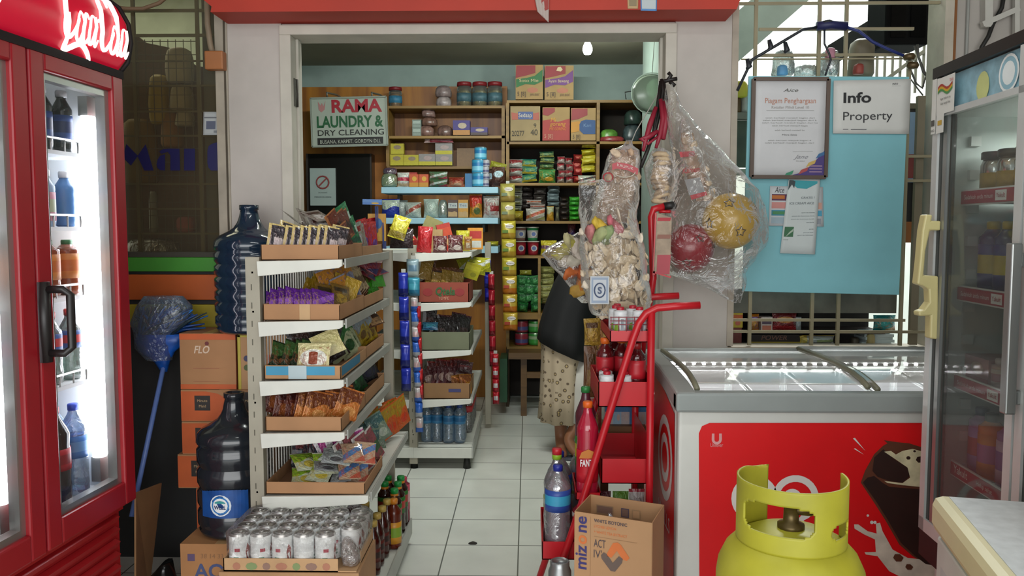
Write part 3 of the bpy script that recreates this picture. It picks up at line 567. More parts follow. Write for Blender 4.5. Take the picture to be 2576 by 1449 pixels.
# ---------------------------------------------------------------- cartons, water jugs, broom on the left
ctn = M('a87a52', .75, n=.12, s=6); ora = M('c05a2a', .6, n=.12); orb = M('d0602a', .6, n=.1)
def prt(px, py, Y): return W(px, py, Y)
Yc = 3.07
def cbox(name, px0, px1, py0, py1, Y0, Y1, label, group, dec=None, base=ctn):
    x0, x1, z1, z0 = WX(px0, Y0), WX(px1, Y0), WZ(py0, Y0), WZ(py1, Y0); m = MB(); m.box(x0, x1, Y0, Y1, z0, z1, base)
    m.box((x0 + x1) / 2 - .02, (x0 + x1) / 2 + .02, Y0 + .002, Y1 - .002, z1 - .001, z1 + .0006, M('b89468', .3))
    if dec: dec(m, x0, x1, z0, z1, Y0 - .0012)
    return tag(m.build(name, bevel=.0015), label, 'carton', group)
def decA(m, x0, x1, z0, z1, y):
    for a, c in ((z1 - .024, z1 - .001), (z0 + .001, z0 + .02)): m.box(x0, x1, y, y + .002, a, c, ora)
    m.box(x1 - .001, x1 + .001, y + .002, 3.27, z0, z1, M('7a3020', .7)); m.text('FLO', .028, (x0 + .085, y - .001, z1 - .075), X_, Z_, M('d8c0a8'), w=.06, shear=.25, bold=.02); m.disc(.008, (x0 + .105, y - .001, z1 - .038), X_, Z_, M('6a2a2c'), 10)
    for a in (.03, .08): m.quad((x0 + .05, y - .0005, z0 + a), (x0 + .15, y - .0005, z0 + a), (x0 + .15, y - .0005, z0 + a + .0015), (x0 + .05, y - .0005, z0 + a + .0015), M('9a5a42'))
def decB(m, x0, x1, z0, z1, y):
    h = z1 - z0; w_ = .19
    m.add([(x0, y, z0 + .003), (x0 + w_, y, z0 + .003), (x0 + w_, y, z0 + h * .5), (x0 + w_ * .92, y, z0 + h * .72), (x0 + w_ * .75, y, z0 + h * .88), (x0 + w_ * .5, y, z1 - .006), (x0, y, z1 - .006)], [tuple(range(7))], ora)
    m.quad((x0 + .052, y - .001, z0 + h * .35), (x0 + .112, y - .001, z0 + h * .35), (x0 + .112, y - .001, z0 + h * .82), (x0 + .052, y - .001, z0 + h * .82), M('2a2622'))
    m.poly([(.052, .80), (.066, .86), (.082, .82), (.098, .86), (.112, .80)], (x0, y - .0012, z0), X_, Vector((0, 0, h)), M('3a4a6a')) if 0 else None
    m.text('Minute', .010, (x0 + .082, y - .0015, z0 + h * .62), X_, Z_, M('b89a70')); m.text('Maid', .010, (x0 + .082, y - .0015, z0 + h * .45), X_, Z_, M('b89a70'))
    x2 = x0 + .235
    if x1 - x2 > .03: m.quad((x2, y - .001, z0 + h * .35), (x2 + .06, y - .001, z0 + h * .35), (x2 + .06, y - .001, z1 - .008), (x2, y - .001, z1 - .008), M('2a2622')); m.text('Minute', .010, (x2 + .03, y - .0015, z0 + h * .62), X_, Z_, M('c8b080'))
G1 = 'juice cartons stacked beside the cooler'
cbox('carton', 443, 585, 841, 983, Yc, 3.27, 'tan carton with red edges and white script, topmost of the stack by the broom', G1, decA)
cbox('carton', 443, 664, 984, 1064, Yc, 3.27, 'orange and tan juice carton directly under the red-edged carton', G1, decB)
cbox('carton', 443, 664, 1065, 1147, Yc, 3.27, 'orange and tan juice carton third from the top of its stack', G1, decB)
cbox('carton', 430, 650, 1148, 1233, Yc, 3.27, 'orange and tan juice carton jutting out to the left, fourth in its stack', G1, decB)
cbox('carton', 475, 660, 1234, 1498, Yc, 3.27, 'lowest orange carton of the stack, behind the dark water jug', G1, lambda m, x0, x1, z0, z1, y: m.box(x0, x0 + .11, y, y + .002, z0, z1 - .004, ora))
def decE(m, x0, x1, z0, z1, y):
    yl_ = M('b8a83c'); m.box(x0, x0 + .012, y, y + .002, z0, z1, yl_); m.box(x0, x0 + .05, y, y + .002, z1 - .008, z1, yl_)
    for k, c in ((0, '3a3a5a'), (1, '4a5a2c')): m.disc(.012, (x0 + .035, y - .001, z0 + .12 - .035 * k), X_, Z_, M(c), 10)
    m.text('EEB', .045, (x0 + .13, y - .001, z0 + .09), X_, Z_, M('b04a30'), bold=.02); m.box(x0 + .1, x0 + .21, y, y + .002, z0 + .055, z0 + .07, M('b8a83c'))
cbox('carton', 590, 722, 845, 983, Yc + .012, 3.28, 'tan carton with yellow and red print beside the red-edged carton', G1, decE, M('b08860', .75))
def decF(m, x0, x1, z0, z1, y): m.quad((x0 + .025, y, z1 - .06), (x0 + .05, y, z1 - .06), (x0 + .05, y, z1 - .035), (x0 + .025, y, z1 - .035), M('5a4a6a')); m.text('AQUA', .05, (x0 + .15, y, z1 - .12), X_, Z_, M('44507a'), bold=.02); m.text('38 14 33', .016, (x0 + .11, y, z1 - .05), X_, Z_, M('8a6444'))
m = MB(); x0, x1 = -1.20, -.93; m.box(x0, x1, 2.742, 3.02, 0, .286, M('a8784c', .75, n=.12)); decF(m, x0, x1, 0, .286, 2.7408)
m.box(x0 + .12, x0 + .16, 2.744, 3.018, .285, .2866, M('b89468', .3)); tag(m.build('carton', bevel=.002), 'large tan carton with blue lettering under the lower water jug', 'carton')
jd = M('16283a', .12, n=.12, coat=.4); jb = M('22262c', .14, n=.12, coat=.3)
def jug(cx, cy, z0, r, h, mat_, label, ribs, lab):
    t = thing('water_jug', label, 'water jug', (cx, cy, z0)); p = [(.0001, z0), (r * .82, z0), (r * .93, z0 + .008), (r * .97, z0 + .02)]
    b0, b1 = z0 + .025, z0 + h * .64
    for i in range(ribs):
        a = b0 + (b1 - b0) * i / ribs; c = (b1 - b0) / ribs
        p += [(r * .93, a), (r, a + c * .25), (r, a + c * .8), (r * .93, a + c * .98)]
    p += [(r * .99, b1 + .008), (r * 1.0, b1 + .022), (r * .97, b1 + .04), (r * .86, b1 + .056), (r * .64, b1 + .072), (r * .45, b1 + .088), (r * .35, b1 + .106), (r * .3, b1 + .122), (.036, z0 + h - .038), (.032, z0 + h - .02), (.036, z0 + h - .018), (.036, z0 + h), (.028, z0 + h), (.027, z0 + h - .05)]
    m = MB(); m.lathe(p, mat_, 36, (cx, cy, 0)); m.build('bottle', t)
    if lab:
        m = MB(); vs = []; fs = []; n_ = 14; za, zb = z0 + .085, z0 + .175; rr = r * 1.006
        def cp(a, z, d=0): return (cx + (rr + d) * math.cos(R(a)), cy + (rr + d) * math.sin(R(a)), z)
        for i in range(n_): a, c = 232 + 75 * i / n_, 232 + 75 * (i + 1) / n_; m.add([cp(a, za), cp(c, za), cp(c, zb + .01 * math.sin(i * .2)), cp(a, zb + .01 * math.sin(i * .2))], [(0, 1, 2, 3)], M('1c4f96', .4, n=.3, s=18), True)
        for rad, c in ((.038, 'dfe8ee'), (.031, '2a7ac0'), (.026, 'eef2f4')): m.add([cp(266 + math.degrees((rad * math.cos(i * .393)) / rr), (za + zb) / 2 + rad * math.sin(i * .393), .0008 + (.04 - rad) * .05) for i in range(16)], [tuple(range(16))], M(c, .4))
        m.add([cp(258 + i * 4, (za + zb) / 2 + .012 + .006 * math.sin(i * .8), .003) for i in range(5)] + [cp(274 - i * 4, (za + zb) / 2 + .008, .003) for i in range(5)], [tuple(range(10))], M('3a9a9a', .4))
        ctr = Vector(cp(266, (za + zb) / 2 - .012, .0035)); u = Vector((math.cos(R(356)), math.sin(R(356)), 0)); m.text('WELL', .013, ctr, u, Z_, M('14306a'), w=.042, bold=.02); m.build('label', t)
    m = MB(); m.tube([(cx + r * .5 * math.cos(R(200)), cy + r * .5 * math.sin(R(200)), b1 + .1), (cx + r * .2, cy - .0, b1 + .105)], .001, mat_) if 0 else None
    return t
jug(-1.068, 3.135, WZ(841, Yc) + .0005, .133, .485, jd, 'blue-tinted empty water jug standing on the carton stack against the pillar', 6, 0)
jug(-1.052, 2.885, .287, .132, .50, jb, 'dark water jug with blue label, lower of the two jugs', 4, 1)
# broom leaning with its blue head wrapped in plastic, loose cardboard, black plastic
br = thing('broom', 'upturned blue broom with plastic-wrapped head leaning beside the red cooler', 'broom', W(338, 1272, 2.95))
m = MB(); a, c = W(331, 1300, 2.9), W(413, 915, 3.16); m.tube([a, c], .0095, M('6a86c8', .35)); m.build('handle', br)
bl = M('1450a8', .35, n=.4, s=22); m = MB(); q = Vector((0, 3.16, 0))
hd = [(413, 935, .012, .012), (408, 910, .03, .02), (395, 885, .07, .03), (402, 862, .10, .035), (405, 840, .095, .04)]
rg = []
for px, py, rx_, ry_ in hd: p = W(px, py, 3.16); rg.append(circ(p.x, p.y, p.z, rx_, ry_, 16))
m.loft(rg, bl); m.build('head', br)
m = MB(); br_l = [M('1a5a9c', .3, n=.4), M('0e3a7a', .35, n=.4), M('6a3a2a', .5, n=.3), M('24343c', .4)]
for i in range(130):
    u = random.random(); px = 345 + 85 * u; p = W(px, 845, 3.16 + .05 * (random.random() - .5)); e = W(350 + 150 * random.random() + (30 if u > .6 else -10), 765 + random.random() * 55 + 10 * u, p.y + .04 * (random.random() - .5))
    if 350 < px < 420 or random.random() < .7: m.tube([p, p.lerp(e, .55) + Vector((0, 0, .01)), e], [.006, .006, .0025], br_l[0 if i % 5 < 2 else (1 if i % 5 < 3 else (2 if i % 5 == 3 and 370 < px < 440 else 3))], 5)
m.build('bristles', br)
m = MB(); rg = []
for px, py, rx_, ry_ in ((400, 905, .05, .04), (388, 875, .075, .05), (392, 836, .085, .055), (405, 812, .11, .06), (415, 770, .11, .05), (410, 745, .075, .035)): p = W(px, py, 3.16); rg.append(circ(p.x, p.y, p.z, rx_, ry_, 22, nz=.12, seed=px))
m.loft(rg, film('c8d8e8', .86, .15, .6, 35), cap=False); m.build('plastic_wrap', br)
m = MB(); cb = M('8a6440', .8, n=.15); p0, p1, p2, p3 = W(405, 1215, 3.0), W(340, 1240, 2.75), W(340, 1560, 2.74), W(372, 1450, 2.98)
p2.z = p3.z = .004; m.add([p1, p0, p3, p2], [(0, 1, 2, 3)], cb); tag(m.build('cardboard_sheet', solid=.006), 'loose brown cardboard sheet standing against the side of the red cooler', 'cardboard')
m = MB(); bkp = M('141414', .2, n=.2); p = W(395, 1440, 2.98); rg = [circ(p.x + dx, p.y, .001 + z, rx_, .04, 14, nz=.5, seed=z * 40) for z, rx_, dx in ((0, .07, 0), (.03, .08, .01), (.06, .06, .02), (.09, .03, .03), (.12, .015, .04))]
m.loft(rg, bkp); tag(m.build('plastic_scrap'), 'crumpled shiny black plastic lying behind the cardboard sheet', 'plastic bag')
# ---------------------------------------------------------------- red stepped display rack
rr = thing('display_rack', 'red tubular stepped display rack holding bottles, left of the freezer', 'rack', (.25, 2.78, 0)); rd = M('b81420', .35, n=.07); Ya, Yb = 2.62, 2.99
def frame(Y, nm):
    m = MB(); z = lambda py: WZ(py, 2.62); x = lambda px: WX(px, 2.62)
    m.tube([(.02, Y, .0), (x(1470), Y, z(1260)), (x(1540), Y, z(1030)), (x(1596), Y, z(850)), (x(1610), Y, z(812)), (x(1628), Y, z(788)), (x(1655), Y, z(774)), (x(1700), Y, z(770)), (x(1764), Y, z(767))], .0125, rd, 12); m.build('leg', rr)
    m = MB(); m.tube([(.392, Y, 0), (.392, Y, z(785))], .012, rd, 12); m.build('post', rr)
frame(Ya, 0); frame(Yb, 1)
def tray(x0, x1, z0, z1, zb=None, ye=None):
    m = MB(); zb = zb or z1; t = .003; a, c = Ya + .015, ye or Yb - .015
    m.box(x0, x1, a, c, z0, z0 + t, rd); m.box(x0, x0 + t, a, c, z0, z1, rd); m.box(x0, x1, a, a + t, z0, z1, rd); m.box(x0, x1, c - t, c, z0, z1, rd); m.box(x1 - t, x1, a, c, z0, zb, rd)
    return m.build('tray', rr)
tray(.262, .39, 1.005, 1.042, 1.042); tray(.226, .39, .794, .876, .90); tray(.238, .39, .541, .623, .70); tray(.045, .385, .285, .345)
m = MB()
for i in range(3): z = 1.062 + i * .012; m.tube([(.262, Ya + .016, z), (.39, Ya + .016, z)], .0016, M('8a3a44', .4), 5)
for i in range(6): x = .265 + i * .025; m.tube([(x, Ya + .016, 1.04), (x, Ya + .016, 1.088)], .0016, M('8a3a44', .4), 5)
m.build('wire_guard', rr)
m = MB(); x = WX(1640, Yb); z = lambda py: WZ(py, Yb); m.tube([(.415, Yb + .02, .9), (x + .01, Yb + .02, z(700)), (x, Yb + .02, z(545)), (x + .008, Yb + .02, z(526)), (WX(1672, Yb), Yb + .02, z(519))], .013, rd, 12); m.tube([(WX(1660, Yb), Yb + .02, z(532)), (WX(1688, Yb), Yb + .02, z(532))], .006, rd); up = m.build('upper_handle', rr)
m = MB(); m.tube([(WX(1672, Yb), Yb + .02, z(519)), (WX(1702, Yb), Yb + .02, z(515))], .0145, M('161212', .5), 12); m.build('black_grip', up)
# open carton in front
bx = [Vector((.1376, 2.373, 0)), Vector((.35, 2.28, 0)), Vector((.408, 2.434, 0)), Vector((.195, 2.527, 0))]; zt = .54
bt = thing('open_carton', 'open tan drinks carton with vertical mizone lettering before the red rack', 'carton', (.27, 2.4, 0))
bt['label'] = 'open tan isotonic drinks carton with orange arrow print, before the red rack'
kr = M('b98e66', .75, n=.08, s=5); m = MB()
for i in range(4): a, c = bx[i], bx[(i + 1) % 4]; m.quad(a, c, c + Z_ * zt, a + Z_ * zt, kr)
m.quad(*[p + Z_ * .28 for p in bx], kr); u = (bx[1] - bx[0]).normalized(); nrm = Vector((u.y, -u.x, 0)); o = bx[0] + nrm * .003; ci = M('3a3470'); co = M('d8743a'); cg = M('6a5850'); bd = m.build('carton_body', bt, solid=.003)
m = MB(); ink = M('4a4048')
def at(a, z): return o + u * a + Z_ * (zt + z)
m.text('miz', .036, at(.037, -.098), Z_, -u, ci, bold=.02, al='R'); m.text('o', .036, at(.037, -.081), Z_, -u, co, bold=.02); m.text('ne', .036, at(.037, -.011), Z_, -u, ci, bold=.02, al='R')
m.quad(at(.049, -.3), at(.0498, -.3), at(.0498, -.008), at(.049, -.008), M('9a7450'))
m.text('WHITE ISOTONIC', .0095, at(.06, -.022), u, Z_, ink, al='L', w=.1, bold=.02); m.text('LYCHEE LEMON', .008, at(.06, -.038), u, Z_, co, al='L', w=.067); m.text('> WHITE TEA EXTRACT', .008, at(.06, -.055), u, Z_, co, al='L', w=.1)
m.quad(at(.06, -.0655), at(.19, -.0655), at(.19, -.0645), at(.06, -.0645), M('9a7450'))
m.text('ACT', .024, at(.06, -.096), u, Z_, ink, al='L', w=.036); m.text("IV'", .024, at(.06, -.128), u, Z_, ink, al='L', w=.024)
for pts, c in (([(.1, -.11), (.118, -.076), (.132, -.072), (.142, -.078), (.168, -.112), (.160, -.122), (.148, -.12), (.13, -.097), (.114, -.12), (.1, -.118)], co), ([(.082, -.118), (.09, -.108), (.1, -.112), (.118, -.135), (.136, -.112), (.148, -.118), (.146, -.13), (.125, -.16), (.112, -.16), (.084, -.128)], cg)): m.add([at(*p) for p in pts], [tuple(range(len(pts)))], c)
m.text('TOTAL', .03, bx[1] + Z_ * (zt - .16) + Vector((.006, .035, 0)), Z_, (bx[2] - bx[1]).normalized() * -1, M('3a2420'), w=.12); m.build('front_print', bt)
m = MB(); iu = (bx[2] - bx[3]).normalized(); io = bx[3] + Vector((-.0004, -.003, 0)) + nrm * .002
for a, wd, c in ((.02, .055, '9a7a5c'), (.1, .025, '5a4a58'), (.135, .026, 'a88460')): p = io + iu * a + Z_ * (zt - .055); m.quad(p, p + iu * wd, p + iu * wd + Z_ * .028, p + Z_ * .028, M(c)); m.quad(p + nrm * .0006 + iu * .003 + Z_ * .003, p + nrm * .0006 + iu * (wd - .003) + Z_ * .003, p + nrm * .0006 + iu * (wd - .003) + Z_ * .025, p + nrm * .0006 + iu * .003 + Z_ * .025, kr if c == 'a88460' else M('7a5c50'))
m.build('inner_print', bt)
m = MB(); c = Vector((.255, 2.41, .286)); m.loft([circ(c.x + dx, c.y, c.z + z, rx_ * .45, ry_ * .45, 14, nz=.35, seed=z * 20) for z, rx_, ry_, dx in ((0, .06, .05, 0), (.08, .07, .055, 0), (.15, .045, .045, 0), (.2, .03, .03, 0), (.235, .008, .012, -.012))], film('b8bcc8', .35, .15, .8, 40)); tag(m.build('crumpled_plastic'), 'crumpled clear plastic wrapping poking out of the open carton', 'plastic bag')
# ---------------------------------------------------------------- kinds of goods, built once and copied
PC = {}
def foil(c, r=.3): return M(c, r, .15, n=.12, s=3, coat=.3)
def printed(style, c1, c2, c3):                                 # glossy printed film: shapes in the packet's own width and height
    k = ('pr', style, c1, c2, c3)
    if k in MC: return MC[k]
    mt = bpy.data.materials.new('printed_film'); mt.use_nodes = True; nt = mt.node_tree; b = nt.nodes['Principled BSDF']; N = nt.nodes.new; L = nt.links.new
    b.inputs['Roughness'].default_value = .32; b.inputs['Metallic'].default_value = .12; b.inputs['Coat Weight'].default_value = .3
    tc = N('ShaderNodeTexCoord'); sp_ = N('ShaderNodeSeparateXYZ'); L(tc.outputs['Object'], sp_.inputs[0]); u, v = sp_.outputs['X'], sp_.outputs['Z']
    def op(o, *a):
        n = N('ShaderNodeMath'); n.operation = o
        for i, x in enumerate(a):
            if isinstance(x, (int, float)): n.inputs[i].default_value = x
            else: L(x, n.inputs[i])
        return n.outputs[0]
    lt = lambda a, c: op('LESS_THAN', a, c); gt = lambda a, c: op('GREATER_THAN', a, c); mul = lambda *a: a[0] if len(a) == 1 else op('MULTIPLY', a[0], mul(*a[1:]))
    bw = lambda x, a, c: mul(gt(x, a), lt(x, c))
    def ell(cx, cy, rx, ry): return lt(op('ADD', op('POWER', op('DIVIDE', op('SUBTRACT', u, cx), rx), 2), op('POWER', op('DIVIDE', op('SUBTRACT', v, cy), ry), 2)), 1)
    dg = op('SUBTRACT', v, op('MULTIPLY', op('ADD', u, .5), .6))
    B_ = C = None
    if style == 'logo': B_, C = ell(0, .62, .36, .17), lt(v, .3)
    elif style == 'oval': B_, C = ell(0, .48, .4, .3), mul(ell(0, .48, .27, .22), bw(u, -.13, .13))
    elif style == 'stripe': B_, C = lt(u, -.3), mul(bw(v, .3, .55), gt(u, -.05))
    elif style == 'half': B_, C = gt(v, op('MULTIPLY_ADD', op('SINE', op('MULTIPLY', u, 6)), .1, .52)), ell(.1, .28, .25, .15)
    elif style == 'diag': B_, C = bw(dg, .1, .38), lt(dg, -.22)
    elif style == 'band': B_, C = bw(v, .42, .66), lt(v, .25)
    elif style == 'window': B_, C = mul(bw(u, -.28, .28), bw(v, .15, .55)), mul(bw(u, -.35, .35), bw(v, .65, .85))
    nz = N('ShaderNodeTexNoise'); nz.inputs['Scale'].default_value = 5; nz.inputs['Detail'].default_value = 4; L(tc.outputs['Object'], nz.inputs['Vector'])
    col = None
    def mixc(f, a, c, mode='MIX'):
        n = N('ShaderNodeMix'); n.data_type = 'RGBA'; n.blend_type = mode
        for x, i in ((f, 0), (a, 6), (c, 7)):
            if isinstance(x, (tuple, float)): n.inputs[i].default_value = x
            else: L(x, n.inputs[i])
        return n.outputs[2]
    col = lin(c1)
    if B_ is not None: col = mixc(B_, col, lin(c2)); col = mixc(C, col, lin(c3)); col = mixc(mul(bw(nz.outputs['Fac'], .56, .64), bw(v, .12, .9), .55), col, lin(c3)); col = mixc(op('MAXIMUM', lt(v, .05), gt(v, .95)), col, lin(c2 if style == 'stripe' else c1))
    col = mixc(.16, col, nz.outputs['Color'], 'SOFT_LIGHT'); L(col, b.inputs['Base Color'])
    bp = N('ShaderNodeBump'); bp.inputs['Strength'].default_value = .35; bp.inputs['Distance'].default_value = .05; L(nz.outputs['Fac'], bp.inputs['Height']); L(bp.outputs[0], b.inputs['Normal'])
    MC[k] = mt; return mt
def pack(style, c1, c2='ffffff', c3='222222', name='snack_packet', txt=None):   # unit pillow packet, front towards -y
    k = (style, c1, c2, c3, name, txt)
    if k in PC: return PC[k]
    nx, nz = 8, 10; m = MB(); mt = printed(style, c1, c2, c3)
    for sd in (-1, 1):
        vs = []; fs = []
        for j in range(nz + 1):
            for i in range(nx + 1):
                u, v = i / nx, j / nz; th = (max(0, math.sin(math.pi * u)) ** .55) * (max(0, math.sin(math.pi * min(1, max(0, (v - .05) / .9)))) ** .6)
                wv = noise.noise(Vector((u * 4 + sd * 3, v * 4, len(PC) * 1.7))) * .16 * th
                vs.append(((u - .5) * (1 - .06 * math.sin(math.pi * v)), sd * (.5 * th + wv * .5) , v))
        for j in range(nz):
            for i in range(nx): a = j * (nx + 1) + i; q = (a, a + 1, a + nx + 2, a + nx + 1); fs.append(q if sd < 0 else q[::-1])
        m.add(vs, fs, mt, True)
    if txt: m.text(txt, .14, (0, -.56, .56), X_, Z_, M('f4f0e8') if c2 in ('c81e28', 'a01c24') else M('8a1c20'), w=.6)
    P = Proto(m.build(name, local=True)); PC[k] = P; return P
def carton(style, c1, c2='ffffff', c3='222222', txt=None, name='product_box'):  # unit box with printed faces
    k = ('b', style, c1, c2, c3, txt, name)
    if k in PC: return PC[k]
    m = MB(); A, B_, C = M(c1, .5), M(c2, .5), M(c3, .5); m.box(-.5, .5, -.5, .5, 0, 1, A); y = -.506
    def q(x0, x1, z0, z1, c, d=0): m.quad((x0, y - d, z0), (x1, y - d, z0), (x1, y - d, z1), (x0, y - d, z1), c)
    if style == 'two': q(-.5, .5, .0, .34, B_); m.disc(.26, (.05, y - .004, .64), X_, Z_, C, 14, .2)
    if style == 'band': q(-.5, .5, .55, .85, B_); m.disc(.2, (.15, y - .004, .3), X_, Z_, C, 12, .16)
    if style == 'label': q(-.42, .42, .5, .85, B_); q(-.4, .4, .08, .4, C, .002)
    if style == 'tag': q(-.45, .45, .52, .82, B_); m.poly([(-.45, .05), (.45, .05), (.45, .28), (.2, .36), (-.1, .3), (-.45, .34)], (0, y - .003, 0), X_, Z_, C)
    if txt: m.text(txt, .14, (0, y - .008, .62), X_, Z_, C if style != 'tag' else M('3a4a6a'), w=.7)
    P = Proto(m.build(name, local=True)); PC[k] = P; return P
def bottle(name, h, r, capc, body, lab, labz=(.35, .62), neck=.3, liquid=None, capl=None):  # PET bottle: bottle, label, cap
    k = ('pet', h, r, capc, body, lab, labz, neck, liquid, capl)
    if k in PC: return PC[k]
    t = thing(name, None, None); m = MB(); nb = h * (1 - neck); rc = .0145 if h > .15 else .011
    bmt = body if not isinstance(body, str) else M(body, .12, n=.1, coat=.4)
    pr = [(r * .7, 0), (r * .95, .006), (r, .02)] + [(r * (1 if i % 2 else .965), .02 + (nb - .02) * i / 7) for i in range(1, 8)] + [(r * .98, nb + .01), (r * .8, nb + h * neck * .3), (r * .45, nb + h * neck * .6), (rc * .95, nb + h * neck * .76), (rc * .95, h - .018)]
    m.lathe(pr, bmt, 18); m.build('bottle_body', t, local=True)
    if liquid: m = MB(); m.lathe([(r * .68, .004), (r * .93, .012)] + [(r * .94, nb * .5), (r * .94, nb), (r * .7, nb + h * neck * .32), (.0001, nb + h * neck * .33)], M(liquid, .2, n=.1), 14); m.build('drink', t, local=True)
    if lab:
        m = MB(); a, c = labz[0] * h, labz[1] * h; n = 18; lc, l2 = (lab, None) if isinstance(lab, str) else lab
        m.lathe([(r * 1.015, a), (r * 1.018, a + (c - a) * .3), (r * 1.018, a + (c - a) * .75), (r * 1.015, c)], [M(lc, .4), M(l2 or lc, .4), M(lc, .4)], n); m.build('label', t, local=True)
    m = MB(); m.lathe([(rc * 1.12, h - .02), (rc * 1.15, h - .004), (rc, h), (.0001, h)], M(capc, .4), 12)
    if capl: m.lathe([(rc * 1.15, h - .034), (rc * 1.15, h - .02)], M(capl, .4), 12)
    m.build('cap', t, local=True); P = Proto(t); PC[k] = P; return P
def jar(name, h, r, lidc, glass, fill, lab):
    k = ('jar', h, r, lidc, fill, lab)
    if k in PC: return PC[k]
    t = thing(name, None, None); m = MB(); m.lathe([(r * .9, 0), (r, .006), (r, h * .72), (r * .9, h * .8), (r * .82, h * .84)], glass, 20); m.build('jar_body', t, local=True)
    m = MB(); m.lathe([(r * .86, .004), (r * .94, .01), (r * .93, h * .6), (r * .6, h * .68), (.0001, h * .7)], M(fill, .6, n=.6, s=60), 16, wob=.06); m.build('contents', t, local=True)
    m = MB(); m.lathe([(r * .86, h * .84), (r * .98, h * .845), (r * .98, h * .98), (r * .9, h), (.0001, h)], M(lidc, .4), 20); m.build('lid', t, local=True)
    if lab: m = MB(); m.lathe([(r * 1.015, h * .22), (r * 1.015, h * .56)], M(lab, .5, n=.3, s=40), 20); m.build('label', t, local=True)
    P = Proto(t); PC[k] = P; return P
def row(P, n, p0, p1, rot, size, label, cat, group, jit=(0, 0, 0), rj=6, lift=0):
    p0, p1 = Vector(p0), Vector(p1)
    for i in range(n):
        p = p0.lerp(p1, i / max(1, n - 1)) + Vector([random.uniform(-j, j) for j in jit])
        rr = [a + random.uniform(-rj, rj) for a in rot]; lb = label.format(OR[i]) if '{}' in label else label
        P.put(p + Z_ * lift * i, rr, lb, cat, group, (size[0], size[2], size[1]) if len(size) == 3 else size)
# ---------------------------------------------------------------- shop racks (gondolas)
gpost = M('9a9484', .5, .1, n=.1); gsh = M('cfcfc6', .45, n=.08); grail = M('a9aaa4', .4, .2, n=.1); gblk = M('16150f', .6)
def rack(nm, label, Xb, Xt, Y0, Y1, shelves, double=False, ztop=1.278, basez=.1, Xbase=None, front_post=None, wire=True):
    t = thing(nm, label, 'shop rack', (Xb, (Y0 + Y1) / 2, 0), 0, 'metal shop racks in the aisle')
    for Y in (Y0, Y1):
        m = MB(); m.box(Xb - .023, Xb + .023, Y, Y + .035, .03, ztop, gpost)
        for i in range(18): z = .15 + i * .06; m.box(Xb - .006, Xb - .002, Y - .0008, Y + .001, z, z + .02, M('5a5648')); 
        m.build('post', t, bevel=.002)
    if front_post: x, y = front_post; m = MB(); m.box(x - .02, x + .02, y, y + .035, .03, ztop, gpost); m.build('post', t, bevel=.002)
    m = MB(); wm_ = M('b9b8b0', .4, .4)
    if wire:
        for i in range(int((Y1 - Y0) / .032)): y = Y0 + .05 + i * .032; m.bar((Xb, y, .16), (Xb, y, ztop - .04), .004, .004, wm_)
        for z in (.2, .5, .8, 1.1, ztop - .05): m.bar((Xb, Y0, z), (Xb, Y1, z), .006, .006, wm_)
        m.build('wire_back', t)
    sides = [(Xt, 1)] + ([(2 * Xb - Xt, -1)] if double else [])
    for xt0, sg in sides:
        for z, ext in shelves:
            xt = xt0 + sg * ext; m = MB(); xa = Xb + sg * .02; a, c = min(xa, xt), max(xa, xt)
            m.box(a, c, Y0 + .012, Y1, z - .012, z - .006, gsh); s_ = m.build('shelf', t)
            for Y in (Y0 - .004, Y1 - .006): m = MB(); m.poly([(xa + sg * .003, z - .055 + .006), (xt - sg * .012, z - .022), (xt, z - .015), (xt, z + .006), (xa, z)][::sg], (0, Y, 0), X_, Z_, gsh, -.014); m.build('bracket', s_, bevel=.002)
            m = MB(); x = xt; m.box(min(x, x + sg * .006), max(x, x + sg * .006), Y0 + .012, Y1 - .008, z - .024, z + .008, grail); m.build('price_rail', s_, bevel=.002)
        xt = Xbase if Xbase and sg == 1 else xt0; m = MB(); a, c = min(Xb, xt), max(Xb, xt); m.box(a, c, Y0, Y1, basez - .012, basez, gsh); m.box(a, c, Y0 - .004, Y0 + .012, basez - .06, basez, gsh); m.box(min(xt, xt + sg * .008), max(xt, xt + sg * .008), Y0 - .004, Y1, basez - .06, basez + .012, grail); m.build('base_shelf', t, bevel=.002)
        for Y in (Y0 + .03, Y1 - .03):
            for x in (xt - sg * .03, Xb): m = MB(); m.lathe([(.022, 0), (.02, .03), (.014, basez - .06)], gblk, 12, (x, Y, 0)); m.build('foot', t)
    obst(t); return t
X1b, X1t, Y10, Y11 = -.897, -.60, 2.65, 3.50
S1 = (1.265, 1.068, .873, .70, .49)
rack('shop_rack', 'nearer metal shop rack with five tilted shelves of snack trays', X1b, X1t, Y10, Y11, [(z, .075 if z == .49 else 0) for z in S1], Xbase=-.515, front_post=(-.605, 3.505))
X2b, X2t, Y20, Y21 = -.655, -.322, 4.60, 5.55
S2 = (1.232, .952, .681, .403)
rack('shop_rack', 'farther metal shop rack standing inside the room behind the nearer one', X2b, X2t, Y20, Y21, [(z, 0) for z in S2], double=True, basez=.125, front_post=(-.276, 5.56), wire=True)
def ctray(x0, x1, y0, y1, z, h, label, c='a87c56', dec=None, group='cardboard trays on the nearer rack', rz=0):
    m = MB(); t = .004; k = M(c, .75, n=.14, s=6); k2 = M('93694a', .8, n=.15)
    m.box(x0, x1, y0, y1, z + .001, z + .005, k2); m.box(x0, x0 + t, y0, y1, z + .001, z + h, k); m.box(x1 - t, x1, y0, y1, z + .001, z + h * .95, k); m.box(x0, x1, y0, y0 + t, z + .001, z + h, k); m.box(x0, x1, y1 - t, y1, z + .001, z + h, k)
    if dec: dec(m, x0, x1, y0, z, h)
    o = tag(m.build('cardboard_tray', bevel=.001), label, 'tray', group); obst(o); return o
